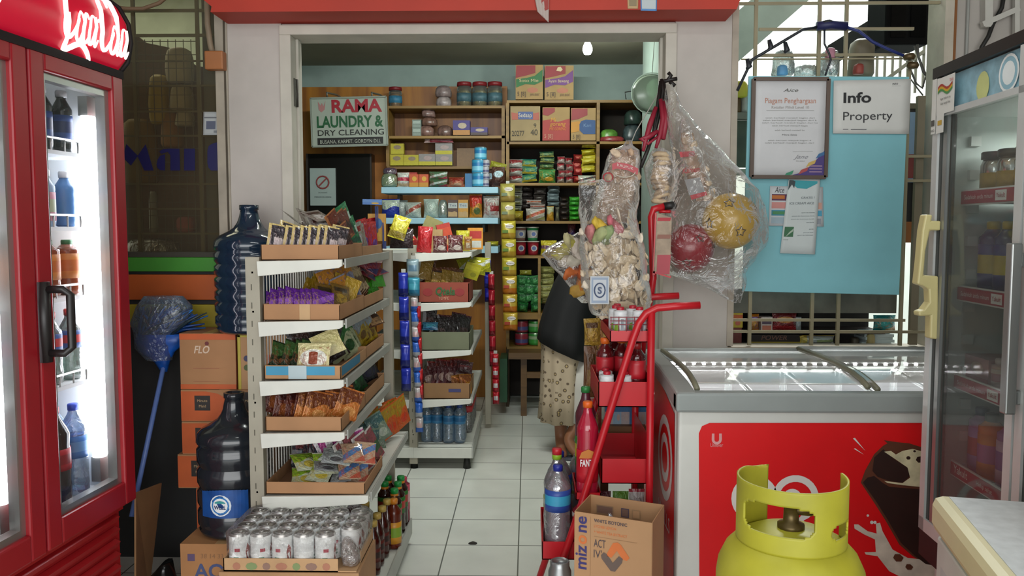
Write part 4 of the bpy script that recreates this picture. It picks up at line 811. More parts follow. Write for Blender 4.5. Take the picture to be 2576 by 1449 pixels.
tp = lambda m, x0, x1, y0, z, h: m.quad((x0 + .12, y0 - .0015, z + .004), (x0 + .155, y0 - .0015, z + .004), (x0 + .155, y0 - .0015, z + h), (x0 + .12, y0 - .0015, z + h), M('b08a58', .3))
def bluestripe(m, x0, x1, y0, z, h):
    m.quad((x0 + .006, y0 - .0012, z + .016), (x1 - .02, y0 - .0012, z + .016), (x1 - .02, y0 - .0012, z + h - .003), (x0 + .006, y0 - .0012, z + h - .003), M('3a8cae')); m.quad((x0 + .08, y0 - .002, z + .003), (x0 + .14, y0 - .002, z + .003), (x0 + .14, y0 - .002, z + h), (x0 + .08, y0 - .002, z + h), M('a8b8bc', .3))
    m.quad((x1 + .0012, y0 + .01, z + .012), (x1 + .0012, y0 + .3, z + .012), (x1 + .0012, y0 + .3, z + h - .005), (x1 + .0012, y0 + .01, z + h - .005), M('3a7a9a'))
xa, xb = -.868, -.615
tz = [z + .001 for z in S1]
for args in ((xa - .003, xb, 2.66, 3.03, tz[0], .052, 'plain cardboard tray at the near end of the top shelf'), (xa, xb - .002, 3.04, 3.47, tz[0], .04, 'cardboard tray at the far end of the top shelf'),
             (xa, xb, 2.66, 3.05, tz[1], .055, 'cardboard tray with tape patch, second shelf near end', 'a87c56', tp), (xa, xb - .002, 3.06, 3.47, tz[1], .05, 'cardboard tray at the far end of the second shelf'),
             (xa, xb, 2.66, 3.08, tz[2], .048, 'cardboard tray with blue printed edge on the third shelf', 'b0855c', bluestripe), (xa, xb - .002, 3.09, 3.47, tz[2], .05, 'cardboard tray at the far end of the third shelf'),
             (xa, xb, 2.66, 3.05, tz[3], .05, 'plain cardboard tray of brown crackers on the fourth shelf'), (xa, xb - .002, 3.06, 3.47, tz[3], .055, 'cardboard tray at the far end of the fourth shelf'),
             (xa - .002, xb + .075, 2.655, 2.98, tz[4], .042, 'low open cardboard tray on the wide bottom shelf')): ctray(*args)
T1 = [z + .007 for z in tz]
g = 'sachets on the nearer rack'; Pk = 'snack packet'
# top shelf
row(pack('stripe', '2a2028', 'c8b070', 'b8a8a8', 'coffee_sachet'), 8, (xa + .02, 2.70, T1[0]), (xb - .05, 2.72, T1[0]), (-12, 12, 24), (.05, .10, .014), '{} from the left of the black and gold sachets on the top shelf', 'sachet', 'black and gold sachets in the top tray', rj=2)
row(pack('stripe', '2a2028', 'c8b070', 'b8a8a8', 'coffee_sachet'), 6, (xa + .02, 2.79, T1[0] + .01), (xb - .05, 2.83, T1[0] + .01), (-12, 14, 30), (.06, .10, .016), 'black and gold sachet in the second row of the top tray', 'sachet', 'black and gold sachets behind the front row')
P = pack('window', '9a928c', 'd8d4d0', '4a2a22', 'silver_packet')
for i in range(10): P.put((-.74 + random.uniform(-.07, .08), 2.93 + random.uniform(-.05, .06), T1[0] + .005 * i), (-60 + random.uniform(-25, 30), random.uniform(-25, 25), random.uniform(10, 70)), 'silver and brown foil packet heaped behind the coffee sachets', 'packet', 'silver packets heaped on the top shelf', (.085, .02, .09))
P = pack('plain', '3a1418', name='chocolate_packet')
for i in range(5): P.put((-.80 + .03 * i, 3.0, T1[0] + .05), (-50, 20, 30 + 9 * i), 'dark brown foil packet on top of the silver heap', 'packet', 'dark packets on the silver heap', (.08, .02, .10))
row(pack('stripe', '6a2c1c', 'a8683a', '3a1410', 'wafer_packet'), 4, (xb - .05, 2.93, T1[0]), (xb - .04, 3.02, T1[0]), (-6, -28, 70), (.07, .11, .016), '{} brown wafer packet from the near end of the top shelf edge', 'packet', 'brown wafer packets at the shelf edge', rj=3)
row(pack('band', '2a7a4a', 'b8d0c4', '1c4a34', 'green_sachet'), 4, (xb - .05, 3.06, T1[0]), (xb - .04, 3.13, T1[0]), (-6, -24, 66), (.075, .115, .018), '{} green foil sachet from the near end of the top shelf edge', 'sachet', 'green sachets at the top shelf edge', rj=4)
row(pack('window', '8a8a80', 'b8c4c4', '8a2a24', 'candy_packet'), 3, (xb - .05, 3.18, T1[0]), (xb - .045, 3.25, T1[0]), (-4, -15, 60), (.08, .105, .02), '{} grey candy packet from the near end of the top shelf edge', 'packet', 'grey candy packets on the top shelf', rj=4)
row(pack('half', 'b81c22', 'a82428', '6a3a8a', 'red_packet'), 5, (xb - .04, 3.29, T1[0]), (xb - .03, 3.42, T1[0]), (0, -6, 70), (.07, .125, .025), '{} tall red packet from the near end of the top shelf edge', 'packet', 'tall red packets on the top shelf', rj=5)
row(pack('plain', '2a4a9a', name='blue_packet'), 2, (xb - .02, 3.45, T1[0]), (xb - .015, 3.475, T1[0]), (0, 0, 85), (.06, .11, .015), '{} thin blue packet from the near side, by the far rack post', 'packet', 'thin blue packets by the post', rj=3)
row(carton('two', 'c8922a', 'c89a2c', '3a6a9a', name='snack_box'), 3, (-.80, 3.42, T1[0]), (-.64, 3.46, T1[0]), (0, 0, 0), (.075, .115, .05), '{} from the left of the yellow boxes behind the red packets', 'box', 'yellow boxes on the top shelf', rj=4)
row(carton('band', '4a78b8', '5a88c0', 'c8a23a', name='snack_box'), 2, (-.78, 3.425, T1[0] + .117), (-.655, 3.45, T1[0] + .117), (0, 0, 0), (.08, .022, .045), '{} from the left of the flat blue boxes atop the yellow boxes', 'box', 'blue boxes on the yellow boxes', rj=5)
# second shelf
row(pack('diag', '6a2a9a', '9a5ac8', 'c8a060', 'purple_sachet'), 9, (xa + .02, 2.71, T1[1] + .0), (xb - .07, 2.73, T1[1] + .0), (-35, 20, 38), (.085, .085, .016), '{} from the left of the purple sachets on the second shelf', 'sachet', 'purple sachets on the second shelf', rj=5)
P = pack('plain', 'a8861c', name='yellow_packet')
row(P, 9, (xa + .06, 2.93, T1[1] + .02), (xb - .05, 2.95, T1[1] + .02), (-15, 22, 30), (.06, .10, .02), '{} from the left of the golden packets behind the purple sachets', 'packet', 'golden packets on the second shelf', rj=6)
row(pack('window', '7a5a1c', 'a8862c', '3a2a10', 'bread_packet'), 5, (xa + .1, 2.80, T1[1] + .005), (xb - .05, 2.86, T1[1]), (-30, 15, 40), (.075, .09, .02), 'brown and gold packet between the purple and golden packets', 'packet', 'brown and gold packets on the second shelf')
row(pack('half', '8a8aa0', 'b87a24', '3a4a8a', 'biscuit_packet'), 5, (xb - .07, 2.90, T1[1]), (xb - .045, 3.12, T1[1]), (-8, -20, 60), (.08, .115, .02), '{} grey and orange biscuit packet from the near end, second shelf', 'packet', 'grey and orange biscuit packets', rj=6)
row(pack('stripe', 'b8a07a', '5a2a1c', '6a4a2c', 'wafer_packet'), 5, (xb - .06, 3.18, T1[1]), (xb - .04, 3.34, T1[1]), (-5, -32, 70), (.085, .13, .018), '{} cream and brown wafer packet from the near end, second shelf', 'packet', 'cream wafer packets on the second shelf', rj=5)
row(pack('half', '3a8a1c', '5a3a24', '3a9a1c', 'green_packet'), 4, (-.72, 3.38, T1[1] + .02), (-.63, 3.45, T1[1] + .02), (-20, 0, 60), (.09, .11, .03), '{} from the left of the green packets at the second shelf end', 'packet', 'green packets at the second shelf end')
P = pack('diag', '7a2430', 'c8b0a8', '2a2050', 'foil_packet')
row(P, 8, (-.80, 3.30, T1[1] + .08), (-.63, 3.44, T1[1] + .105), (-50, 10, 40), (.085, .10, .03), 'dark red foil packet heaped under the top shelf end', 'packet', 'dark red packets under the top shelf', (.02, .04, .01), 25)
# third shelf
P = pack('half', '1c2a16', '3a5a2c', '7a4a2c', 'dark_packet')
row(P, 4, (xa + .03, 2.71, T1[2]), (xa + .12, 2.74, T1[2]), (-28, 25, 35), (.085, .10, .025), '{} from the left of the dark green packets beside the cream packet', 'packet', 'dark green packets on the third shelf')
pack('oval', 'cfc490', 'e0dcd0', '8a3a1c', 'cream_packet').put((-.716, 2.70, T1[2] + .01), (-18, 0, -4), 'cream packet with round brown and white emblem on the third shelf', 'packet', None, (.115, .03, .098))
pack('plain', 'c8bc80', name='cream_packet').put((-.665, 2.76, T1[2]), (-15, -22, 20), 'plain cream packet leaning behind the cream packet with emblem', 'packet', None, (.10, .03, .085))
row(pack('window', '241410', '5a2c1c', '3a2018', 'coffee_packet'), 5, (xb - .14, 2.84, T1[2]), (xb - .06, 2.98, T1[2]), (-10, -28, 40), (.085, .14, .03), '{} black coffee packet from the near end of the third shelf', 'packet', 'black coffee packets on the third shelf', rj=6)
row(pack('half', 'a8b08a', '2a6a2c', '1c4a20', 'green_packet'), 5, (xb - .07, 2.98, T1[2]), (xb - .05, 3.16, T1[2]), (-5, -25, 55), (.085, .15, .025), '{} tall green packet from the near end of the third shelf', 'packet', 'tall green packets on the third shelf', rj=6)
row(pack('window', '2a1c14', '8a6a24', '1c3a20', 'tea_packet'), 5, (xa + .06, 2.92, T1[2] + .04), (xb - .12, 2.94, T1[2] + .05), (-15, 12, 20), (.09, .10, .03), '{} from the left of the dark packets at the third shelf back', 'packet', 'dark packets at the third shelf back')
row(pack('half', 'a88c1c', '8a929a', '6a4a14', 'banana_packet'), 6, (xb - .06, 3.2, T1[2] + .01), (xb - .035, 3.42, T1[2] + .02), (-12, -25, 65), (.09, .115, .03), '{} yellow packet from the near end of the third shelf', 'packet', 'yellow packets on the third shelf', rj=8)
row(pack('stripe', 'a07a50', '5a3018', '3a1c10', 'wafer_packet'), 5, (-.74, 3.34, T1[2] + .07), (-.64, 3.45, T1[2] + .08), (-40, 0, 60), (.09, .12, .02), 'brown paper packet lying at the far end of the third shelf', 'packet', 'brown packets at the third shelf end', rj=12)
# fourth shelf
row(pack('window', '5a2416', '8a4a24', '3a1410', 'cracker_packet'), 4, (xa + .02, 2.71, T1[3]), (xa + .1, 2.73, T1[3]), (-10, 12, 42), (.095, .105, .025), '{} from the left of the dark brown cracker packets, fourth shelf', 'packet', 'dark brown cracker packets')
row(pack('half', 'b86a2c', '6a3418', 'c88a4a', 'cracker_packet'), 8, (xa + .12, 2.71, T1[3]), (xb - .03, 2.78, T1[3]), (-8, 20, 40), (.095, .105, .022), '{} from the left of the orange cracker packets, fourth shelf', 'packet', 'orange cracker packets on the fourth shelf', rj=5)
row(pack('window', '5a1c16', 'a85a2c', '7a2a18', 'cracker_packet'), 6, (xb - .1, 2.88, T1[3]), (xb - .035, 3.02, T1[3]), (-4, -18, 60), (.09, .125, .025), '{} maroon cracker packet from the near end, fourth shelf', 'packet', 'maroon cracker packets on the fourth shelf', rj=7)
row(pack('diag', '1c5a2c', '4a9a5a', '1c3a1c', 'green_packet'), 6, (xb - .06, 3.06, T1[3] + .01), (xb - .04, 3.22, T1[3] + .01), (-15, -15, 60), (.09, .11, .035), '{} shiny green packet from the near end, fourth shelf', 'packet', 'shiny green packets on the fourth shelf', rj=10)
row(pack('half', '1c1a22', '4a4038', '2a2440', 'dark_packet'), 7, (xb - .07, 3.26, T1[3] + .02), (xb - .03, 3.45, T1[3] + .03), (-20, -10, 60), (.09, .12, .035), '{} black packet from the near end, fourth shelf far part', 'packet', 'black packets on the fourth shelf', rj=10)
row(pack('half', '2c201c', '4a3a30', '1c1c1c', 'dark_packet'), 5, (xa + .05, 2.9, T1[3] + .01), (xb - .1, 2.93, T1[3] + .01), (-10, 15, 20), (.09, .11, .03), 'dark packet behind the orange crackers on the fourth shelf', 'packet', 'dark packets behind the orange crackers')
# bottom shelf
P = pack('half', 'c8ccb0', '8ab02c', 'c8b44a', 'seasoning_sachet')
for i, (x, y, rz_, rx_) in enumerate(((-.76, 2.715, 15, -70), (-.72, 2.72, -10, -64), (-.69, 2.74, 20, -60), (-.755, 2.77, 35, -68))): P.put((x, y, T1[4] + .005 + .012 * i), (rx_, 4, rz_), '%s of the white and green sachets lying in the bottom tray' % ('leftmost', 'middle', 'rightmost', 'rearmost')[i], 'sachet', 'white and green sachets in the bottom tray', (.085, .02, .10))
pack('window', 'c4ccc0', 'a8b08a', '5a6a4a', 'white_sachet').put((-.665, 2.74, T1[4] + .075), (-65, 6, -14), 'big white sachet lying on top of the bottom tray heap', 'sachet', None, (.12, .018, .085))
row(pack('half', 'b0b4b4', '8a8e8c', '5a5a5c', 'grey_sachet'), 4, (-.68, 2.70, T1[4]), (-.615, 2.72, T1[4] + .01), (-70, 0, 10), (.08, .08, .02), '{} from the left of the grey sachets in the bottom tray', 'sachet', 'grey sachets in the bottom tray', rj=14)
row(pack('diag', 'a88a70', '4a6a9a', 'a84a34', 'toy_packet'), 4, (-.60, 2.705, T1[4]), (-.56, 2.75, T1[4] + .01), (-55, 0, 20), (.075, .09, .02), '{} from the left of the blue and orange packets in the bottom tray', 'packet', 'blue and orange packets in the bottom tray', rj=14)
row(pack('stripe', 'b04a8a', 'd0c8cc', '3a2a4a', 'pink_packet'), 5, (-.68, 2.86, T1[4] + .0), (-.60, 2.89, T1[4] + .0), (-6, -20, 38), (.075, .15, .016), '{} from the left of the tall pink packets on the bottom shelf', 'packet', 'tall pink packets on the bottom shelf', rj=8)
row(pack('stripe', '8a4a50', 'c8c4be', '3a5a3a', 'striped_packet'), 6, (-.60, 2.80, T1[4] + .0), (-.545, 2.98, T1[4] + .0), (-6, -20, 60), (.075, .14, .016), '{} striped maroon and white packet from the near end, bottom shelf', 'packet', 'striped packets on the bottom shelf', rj=8)
row(pack('window', '2a3038', '4a5a6a', '6a2a2c', 'dark_packet'), 5, (-.82, 2.92, T1[4]), (-.72, 2.95, T1[4]), (-18, 10, 20), (.085, .10, .02), '{} from the left of the dark packets at the bottom tray back', 'packet', 'dark packets at the bottom tray back')
row(pack('half', '6a7a6a', '3a5a5a', '9aa494', 'green_sachet'), 6, (-.62, 3.02, T1[4]), (-.56, 3.16, T1[4] + .02), (-30, -10, 50), (.09, .11, .025), 'grey green sachet in the middle of the bottom shelf', 'sachet', 'grey green sachets on the bottom shelf', (.02, .02, .01), 18)
P = pack('half', 'c85a1c', 'a8841c', 'c83a14', 'orange_packet')
row(P, 9, (-.62, 3.16, T1[4] + .01), (-.545, 3.46, T1[4] + .02), (-5, -14, 62), (.09, .135, .022), '{} orange packet from the near end, bottom shelf edge', 'packet', 'orange packets at the bottom shelf edge', rj=8)
row(P, 8, (-.74, 3.16, T1[4] + .03), (-.66, 3.44, T1[4] + .05), (-5, -10, 55), (.09, .13, .022), 'orange packet in the row behind the bottom shelf edge', 'packet', 'orange packets behind the front row', rj=12)
row(pack('half', '8a9a2c', '4a6a2c', 'b0a84a', 'lime_packet'), 6, (-.80, 3.0, T1[4] + .01), (-.66, 3.08, T1[4] + .03), (-20, 5, 40), (.085, .11, .025), 'olive green packet at the back of the bottom shelf', 'packet', 'olive packets at the bottom shelf back', rj=12)
# bottles on the base of the nearer rack
gb_ = 'bottles on the base of the nearer rack'
tea = bottle('tea_bottle', .215, .030, '1c8a3c', M('2a0e08', .12, n=.1, coat=.4), ('2a6a24', 'a8342a'), (.40, .72), .28, None, 'c87a1c')
for i, (x, y) in enumerate(((-.545, 3.36), (-.60, 3.44), (-.545, 3.44), (-.60, 3.36), (-.545, 3.27))): tea.put((x, y, .101), (0, 0, 30 * i), '%s of the dark tea bottles with green caps on the rack base' % ('second nearest', 'farthest left', 'farthest right', 'second left', 'nearest')[i], 'bottle', gb_)
soy = bottle('sauce_bottle', .20, .027, 'b89a4a', M('3a120c', .15, n=.1, coat=.4), ('5a1c14', '2a0c08'), (.25, .5), .42)
for i, (x, y) in enumerate(((-.56, 3.18), (-.565, 3.10), (-.57, 3.02), (-.57, 2.94), (-.64, 3.15), (-.64, 3.06), (-.64, 2.97), (-.645, 2.88), (-.575, 2.85))): soy.put((x, y, .101), (0, 0, 20 * i), '%s dark sauce bottle with tan cap counted from the far end of its group' % OR[i], 'bottle', 'tan capped sauce bottles on the rack base')
mng = bottle('juice_bottle', .20, .03, 'c87a1c', M('5a1e0c', .2, n=.1), ('c88a24', '7a9a2c'), (.12, .55), .3)
mng.put((-.535, 3.19, .101), (0, 0, 0), 'juice bottle with orange and green label at the front of the rack base', 'bottle', gb_)
pk_ = bottle('pink_bottle', .2, .028, 'b83a54', M('7a1c34', .2), ('b8485a', 'd0a0a4'), (.3, .85), .2); pk_.put((-.54, 3.475, .101), (0, 0, 0), 'pink bottle at the far right corner of the rack base', 'bottle', gb_)
for i in range(3): mng.put((-.70 - .0 * i, 3.2 + i * .09, .101), (0, 0, 0), '%s of the orange labelled bottles at the back of the rack base' % ('nearest', 'middle', 'farthest')[i], 'bottle', gb_)
# ---------------------------------------------------------------- goods on the farther rack
def zat(px, py, Y): return WZ(py, (6.30 if px < 1274 else 6.26) if Y >= 6.25 else (5.95 if Y > 5.94 else Y)) + (.002 if Y > 5.94 else 0)   # height on the shelf whose front edge shows there
def at(P, px, py, wp, hp, Y, t, label, cat, group=None, rot=(0, 0, 0), lift=0):
    p = W(px, py, Y); p.z = zat(px, py, Y); k = Y / F; return P.put((p.x, Y, p.z + lift), rot, label, cat, group, (wp * k, t, hp * k))
g2 = 'packets on top of the farther rack'; Y = 4.72
q = S2[0] + .001
def on(z, Y): return 575 + (1.37 - z) / Y * F
tY = on(q, 4.70)
at(pack('plain', 'a8141c', name='red_pouch'), 1066, tY, 38, 66, 4.68, .05, 'shiny red pouch at the near left of the farther rack top', 'pouch', None, (-6, 4, 0))
at(pack('half', '4a1014', '52161a', 'b0a49c', 'maroon_packet'), 1107, tY, 36, 42, 4.69, .04, 'left of the two maroon and white packets at the rack top front', 'packet', g2, (-5, 0, 5))
at(pack('half', '4a1014', '52161a', 'b0a49c', 'maroon_packet'), 1146, tY, 38, 44, 4.69, .04, 'right of the two maroon and white packets at the rack top front', 'packet', g2, (-5, 0, 8))
at(carton('plain', 'a88a5c', name='product_box'), 1100, on(q, 4.85), 30, 56, 4.85, .06, 'plain tan box behind the maroon packets on the rack top', 'box')
at(carton('band', 'a82c1c', 'b8401c', 'c8a070', name='product_box'), 1130, on(q, 4.86) - 2, 34, 70, 4.88, .06, 'tilted red and orange box behind the maroon packets', 'box', None, (0, -14, 10))
at(carton('plain', '8a8450', name='product_box'), 1063, on(q, 4.95) - 2, 44, 80, 4.98, .06, 'tilted olive tan box at the back of the rack top', 'box', None, (0, 24, 0))
at(pack('logo', 'b8b01c', 'a89a1c', '8a7a1c', 'yellow_packet'), 1165, on(q, 5.0), 34, 52, 5.0, .05, 'yellow packet between the tilted red box and the red-yellow box', 'packet')
at(carton('label', 'c8841c', 'a8241c', 'b8b8b0', name='product_box'), 1196, on(q, 5.1), 38, 54, 5.1, .05, 'red and yellow box with white barcode on the rack top right', 'box')
at(pack('window', 'a87a3a', 'b8a890', '7a4a20', 'tan_packet'), 1178, tY - 6, 20, 34, 4.8, .04, 'small tan packet before the red and yellow box', 'packet')
P = pack('logo', 'b8ac24', 'c8c04a', '7a6a1c', 'yellow_packet')
at(P, 995, 600, 44, 60, 4.45, .03, 'big pale yellow packet at the far end of the nearer rack', 'packet', None, (-15, 18, 0))
at(P, 1030, 612, 30, 62, 4.62, .035, 'tilted yellow tube-shaped packet left of the red pouch', 'packet', None, (0, -38, 0))
at(pack('band', 'b8281c', 'd0c8c0', '8a1c1c', 'red_packet'), 1045, 618, 26, 52, 4.8, .03, 'tilted red and white packet above the yellow tube packet', 'packet', None, (0, -35, 0))
at(pack('plain', '2a1418', name='dark_packet'), 1010, 625, 60, 50, 4.5, .06, 'dark brown packet below the pale yellow packet', 'packet', None, (-10, 0, 0))
gt = 'trays on the farther rack'
def tray2(z, px0, px1, h, label, c, dec=None):
    Yt = 4.612; o = ctray(WX(px0, Yt), WX(px1, Yt), Yt, 4.95, z + .001, h, label, c, dec, gt); return o
def qt(m, x0, x1, y0, z, h):
    m.text('Qtela', .042, ((x0 + x1) / 2 + .01, y0 - .002, z + .045), X_, Z_, M('2c5a2a'), w=.11, bold=.03, shear=.15); m.text('TEMPE', .016, ((x0 + x1) / 2, y0 - .002, z + .018), X_, Z_, M('c08a70'), w=.06)
    for dx, c in ((-.09, '8a2424'), (.09, '8a2424')): m.disc(.028, ((x0 + x1) / 2 + dx, y0 - .0015, z + .06), X_, Z_, M(c), 12, .022)
tray2(S2[1], 1051, 1179, .115, 'reddish snack carton with green lettering on the second shelf', '8c4030', qt)
tray2(S2[2], 1056, 1180, .105, 'dull green display carton on the third shelf of the farther rack', '6c7058')
tray2(S2[3], 1062, 1180, .09, 'tan open carton of maroon packets on the farther rack', '8c6844', lambda m, x0, x1, y0, z, h: m.quad((x1 - .12, y0 - .0015, z + .04), (x1 - .05, y0 - .0015, z + .04), (x1 - .05, y0 - .0015, z + .058), (x1 - .12, y0 - .0015, z + .058), M('3a3a6a')))
z = S2[1] + .008
row(pack('plain', '8a6a1c', name='gold_packet'), 7, (-.60, 4.70, z + .04), (-.42, 4.72, z + .04), (-12, 10, 20), (.075, .12, .03), '{} from the left of the gold packets in the reddish carton', 'packet', 'gold packets on the farther rack')
row(pack('window', '6a3a1c', '8a6a2c', '3a1c10', 'brown_packet'), 6, (-.60, 4.82, z + .05), (-.44, 4.85, z + .05), (-12, 10, 20), (.08, .13, .03), '{} from the left of the brown packets behind the gold packets', 'packet', 'brown packets on the farther rack')
P = pack('diag', 'a8a41c', 'c8c8c0', '8a8a1c', 'yellow_packet')
for i, (px, py, Yq, ry) in enumerate(((1200, 690, 5.0, 10), (1180, 684, 5.05, -12), (1215, 684, 5.1, 4))): at(P, px, py, 46, 38, Yq, .03, '%s bright yellow and white packet at the right of the second shelf' % ('lowest', 'left', 'right')[i], 'packet', 'bright yellow packets', (-20, ry, 25))
at(carton('band', 'a8a01c', 'b8b02c', '8a861c', name='product_box'), 1180, 726, 40, 40, 4.80, .07, 'yellow box leaning in the reddish carton with green lettering', 'box', None, (10, 18, 20))
at(pack('plain', '3a6a1c', name='green_packet'), 1150, 702, 50, 26, 5.0, .05, 'dark green packet lying at the back of the second shelf', 'packet', None, (-20, 0, 10))
pk2 = pack('window', '1c1010', '3a1c18', '241a1a', 'dark_packet'); z = S2[2] + .008
row(pk2, 7, (-.58, 4.72, z + .02), (-.38, 4.74, z + .02), (-10, 10, 20), (.085, .13, .03), '{} from the left of the dark packets in the dull green carton', 'packet', 'dark packets in the green carton')
row(pack('half', '5a1c24', '2a1014', '3a2a1c', 'maroon_packet'), 5, (-.56, 4.84, z + .02), (-.40, 4.86, z + .02), (-10, 10, 20), (.09, .15, .03), '{} from the left of the maroon packets behind the dark packets', 'packet', 'maroon packets behind the dark packets')
at(pack('logo', '2a7a9a', '3a9ab0', '1c4a6a', 'blue_packet'), 1082, 838, 40, 20, 4.68, .03, 'small blue packet in the dull green carton', 'packet', None, (-15, 0, 0))
z = S2[3] + .008
row(pack('logo', '4a1018', 'a88a80', '5a141c', 'maroon_packet'), 6, (-.58, 4.70, z), (-.40, 4.71, z), (-14, 12, 20), (.085, .145, .025), '{} from the left of the maroon packets in the tan carton', 'packet', 'maroon packets in the tan carton')
row(pack('half', '8a241c', '5a1416', 'a8301c', 'red_packet'), 5, (-.57, 4.80, z), (-.42, 4.82, z), (-12, 10, 20), (.09, .175, .025), '{} from the left of the red packets behind the maroon packets', 'packet', 'red packets in the tan carton')
at(pack('band', '3a1014', '4a161a', '2a0c10', 'maroon_packet', 'SMAX'), 1167, 940, 42, 30, 4.69, .03, 'wide dark packet with white lettering above the tan carton', 'packet', None, (-10, 6, 0), .0)
row(pack('half', 'a86a1c', '8a4a1c', 'b8862c', 'orange_packet'), 3, (-.40, 4.66, z), (-.36, 4.68, z), (-14, 0, 30), (.08, .115, .02), '{} from the left of the orange packets at the tan carton front', 'packet', 'orange packets in the tan carton')
aq = bottle('water_bottle', .225, .0335, '1c3a7a', film('c8dcec', .72, .1, .3, 30, dif=.35), ('3a7aa8', '24608e'), (.50, .72), .25)
i = 0
for x, y in ((-.40, 4.72), (-.465, 4.72), (-.535, 4.74), (-.595, 4.74), (-.40, 4.80), (-.47, 4.81), (-.54, 4.82), (-.41, 4.88), (-.48, 4.9)):
    aq.put((x, y, .126), (0, 0, 30 * i), '%s of the blue labelled water bottles on the farther rack base' % ('front right', 'front second from right', 'front third from right', 'front leftmost', 'second row right', 'second row middle', 'second row left', 'back right', 'back left')[i], 'bottle', 'water bottles on the farther rack base'); i += 1
cl = bottle('soda_bottle', .23, .032, 'a81c24', film('d8d8d8', .75, .1, .3, 30, dif=.3), ('a81c24', 'b83a3c'), (.55, .72), .3)
for i, y in enumerate((4.97, 5.06, 5.15, 5.24, 5.33)): cl.put((-.375, y, .126), (0, 0, 0), '%s clear bottle with red label behind the water bottles' % OR[i], 'bottle', 'red labelled clear bottles on the rack')
# hanging strips of sachets
def strip_(nm, px, y0, y1, wpx, Y, n, cols, label, dx=0, decor=None):
    p = W(px, y0, Y); k = Y / F; t = thing(nm, label, 'sachet strip', (p.x, Y, W(px, y1, Y).z), 0, 'hanging sachet strips'); h = (y1 - y0) * k / n; w_ = wpx * k
    for i in range(n):
        c = cols[i % len(cols)]; m = MB(); vs = []; fs = []; nx, nz = 6, 6; x0 = p.x + dx * k * i / n; z1 = p.z - h * i; ms = []
        for j in range(nz + 1):
            for a in range(nx + 1):
                u, v = a / nx, j / nz; vs.append((x0 + (u - .5) * w_, Y - .014 * math.sin(math.pi * u) ** .7 * math.sin(math.pi * v) ** .6 + .008 * noise.noise(Vector((u * 3 + i * 2.3, v * 3, px * .1))), z1 - h * .985 * v))
        for j in range(nz):
            for a in range(nx): b = j * (nx + 1) + a; fs.append((b, b + nx + 1, b + nx + 2, b + 1)); ms.append(foil(c[1] if (.15 < a / nx < .8 and 2 <= j <= 3) else (c[2] if j > 3 else c[0])))
        m.add(vs, fs, ms, True)
        if decor: decor(m, x0, z1, w_, h, Y, c)
        m.build('sachet', t, solid=.002)
    m = MB(); m.box(p.x - .012, p.x + .012, Y + .012, Y + .016, p.z - .004, p.z + .02, M('b8b8b0', .4)); m.box(p.x - .004, p.x + .004, Y + .014, Y + (.37 if Y > 5.8 else .05), p.z + .006, p.z + .014, M('6a6a60')); m.build('hanger', t); return t
def roy(m, x0, z1, w_, h, Y, c):
    m.disc(w_ * .3, (x0 + .008, Y - .019, z1 - h * .3), X_, Z_, M('d8d0c8'), 16, h * .11); m.text('Royco', h * .07, (x0 + .008, Y - .0195, z1 - h * .33), X_, Z_, M('3a3030'), w=w_ * .45)
    m.quad((x0 - w_ * .42, Y - .016, z1 - h * .66), (x0 - w_ * .02, Y - .019, z1 - h * .66), (x0 - w_ * .02, Y - .019, z1 - h * .5), (x0 - w_ * .42, Y - .016, z1 - h * .5), M(c[3]))
yr, yo = ('b8a830', 'c0b040', 'a8862a', '5a7a1c'), ('b89a30', 'c0a240', 'b86a1c', 'a83a1c')
yp_ = ('a89e4c', 'a89e4c', '98803c', '6a7a5a'); strip_('seasoning_strip', 1277, 462, 832, 36, 5.9, 8, [yp_, yp_, yr, yr, yr, yo, yo, yo], 'long strip of yellow seasoning sachets hanging beside the blue shelves', 8, roy)
strip_('sachet_strip', 1014, 686, 990, 24, 4.52, 5, [('1c2a9a', '2a3ab0', '141c6a')], 'strip of dark blue foil sachets hanging left of the rack post', 6)
strip_('sachet_strip', 1038, 652, 745, 30, 4.55, 2, [('8aa0a8', '6a8aa0', 'a8b4b0'), ('3a8aa0', '4aa0b4', '2a7090')], 'short pale blue sachet strip at the top of the rack post', 4)
strip_('sachet_strip', 1042, 745, 1095, 19, 4.56, 9, [('b0a8a8', 'c0a0a0', '2a5ab0'), ('2a5ab0', '3a6ac0', 'a8a8b0')], 'strip of blue and white sachets on the rack post, reaching lowest', 12)
strip_('sachet_strip', 1053, 770, 1010, 11, 4.565, 6, [('a8141c', 'c0202a', '8a1018')], 'narrow strip of shiny red sachets right of the blue and white strip', 6)
strip_('sachet_strip', 1226, 655, 760, 18, 5.5, 3, [('1c1c9a', '3a3ab8', '14146a')], 'strip of blue foil sachets at the far post of the farther rack', 4)
strip_('sachet_strip', 1236, 690, 925, 16, 5.48, 6, [('a8182a', 'b82434', '7a101c')], 'strip of dark red sachets at the far post of the farther rack', 4)
strip_('sachet_strip', 1246, 890, 1020, 16, 5.46, 4, [('b81c2a', 'c8c0c0', 'a8182a')], 'strip of red and white sachets hanging near the floor by the far post', 2)
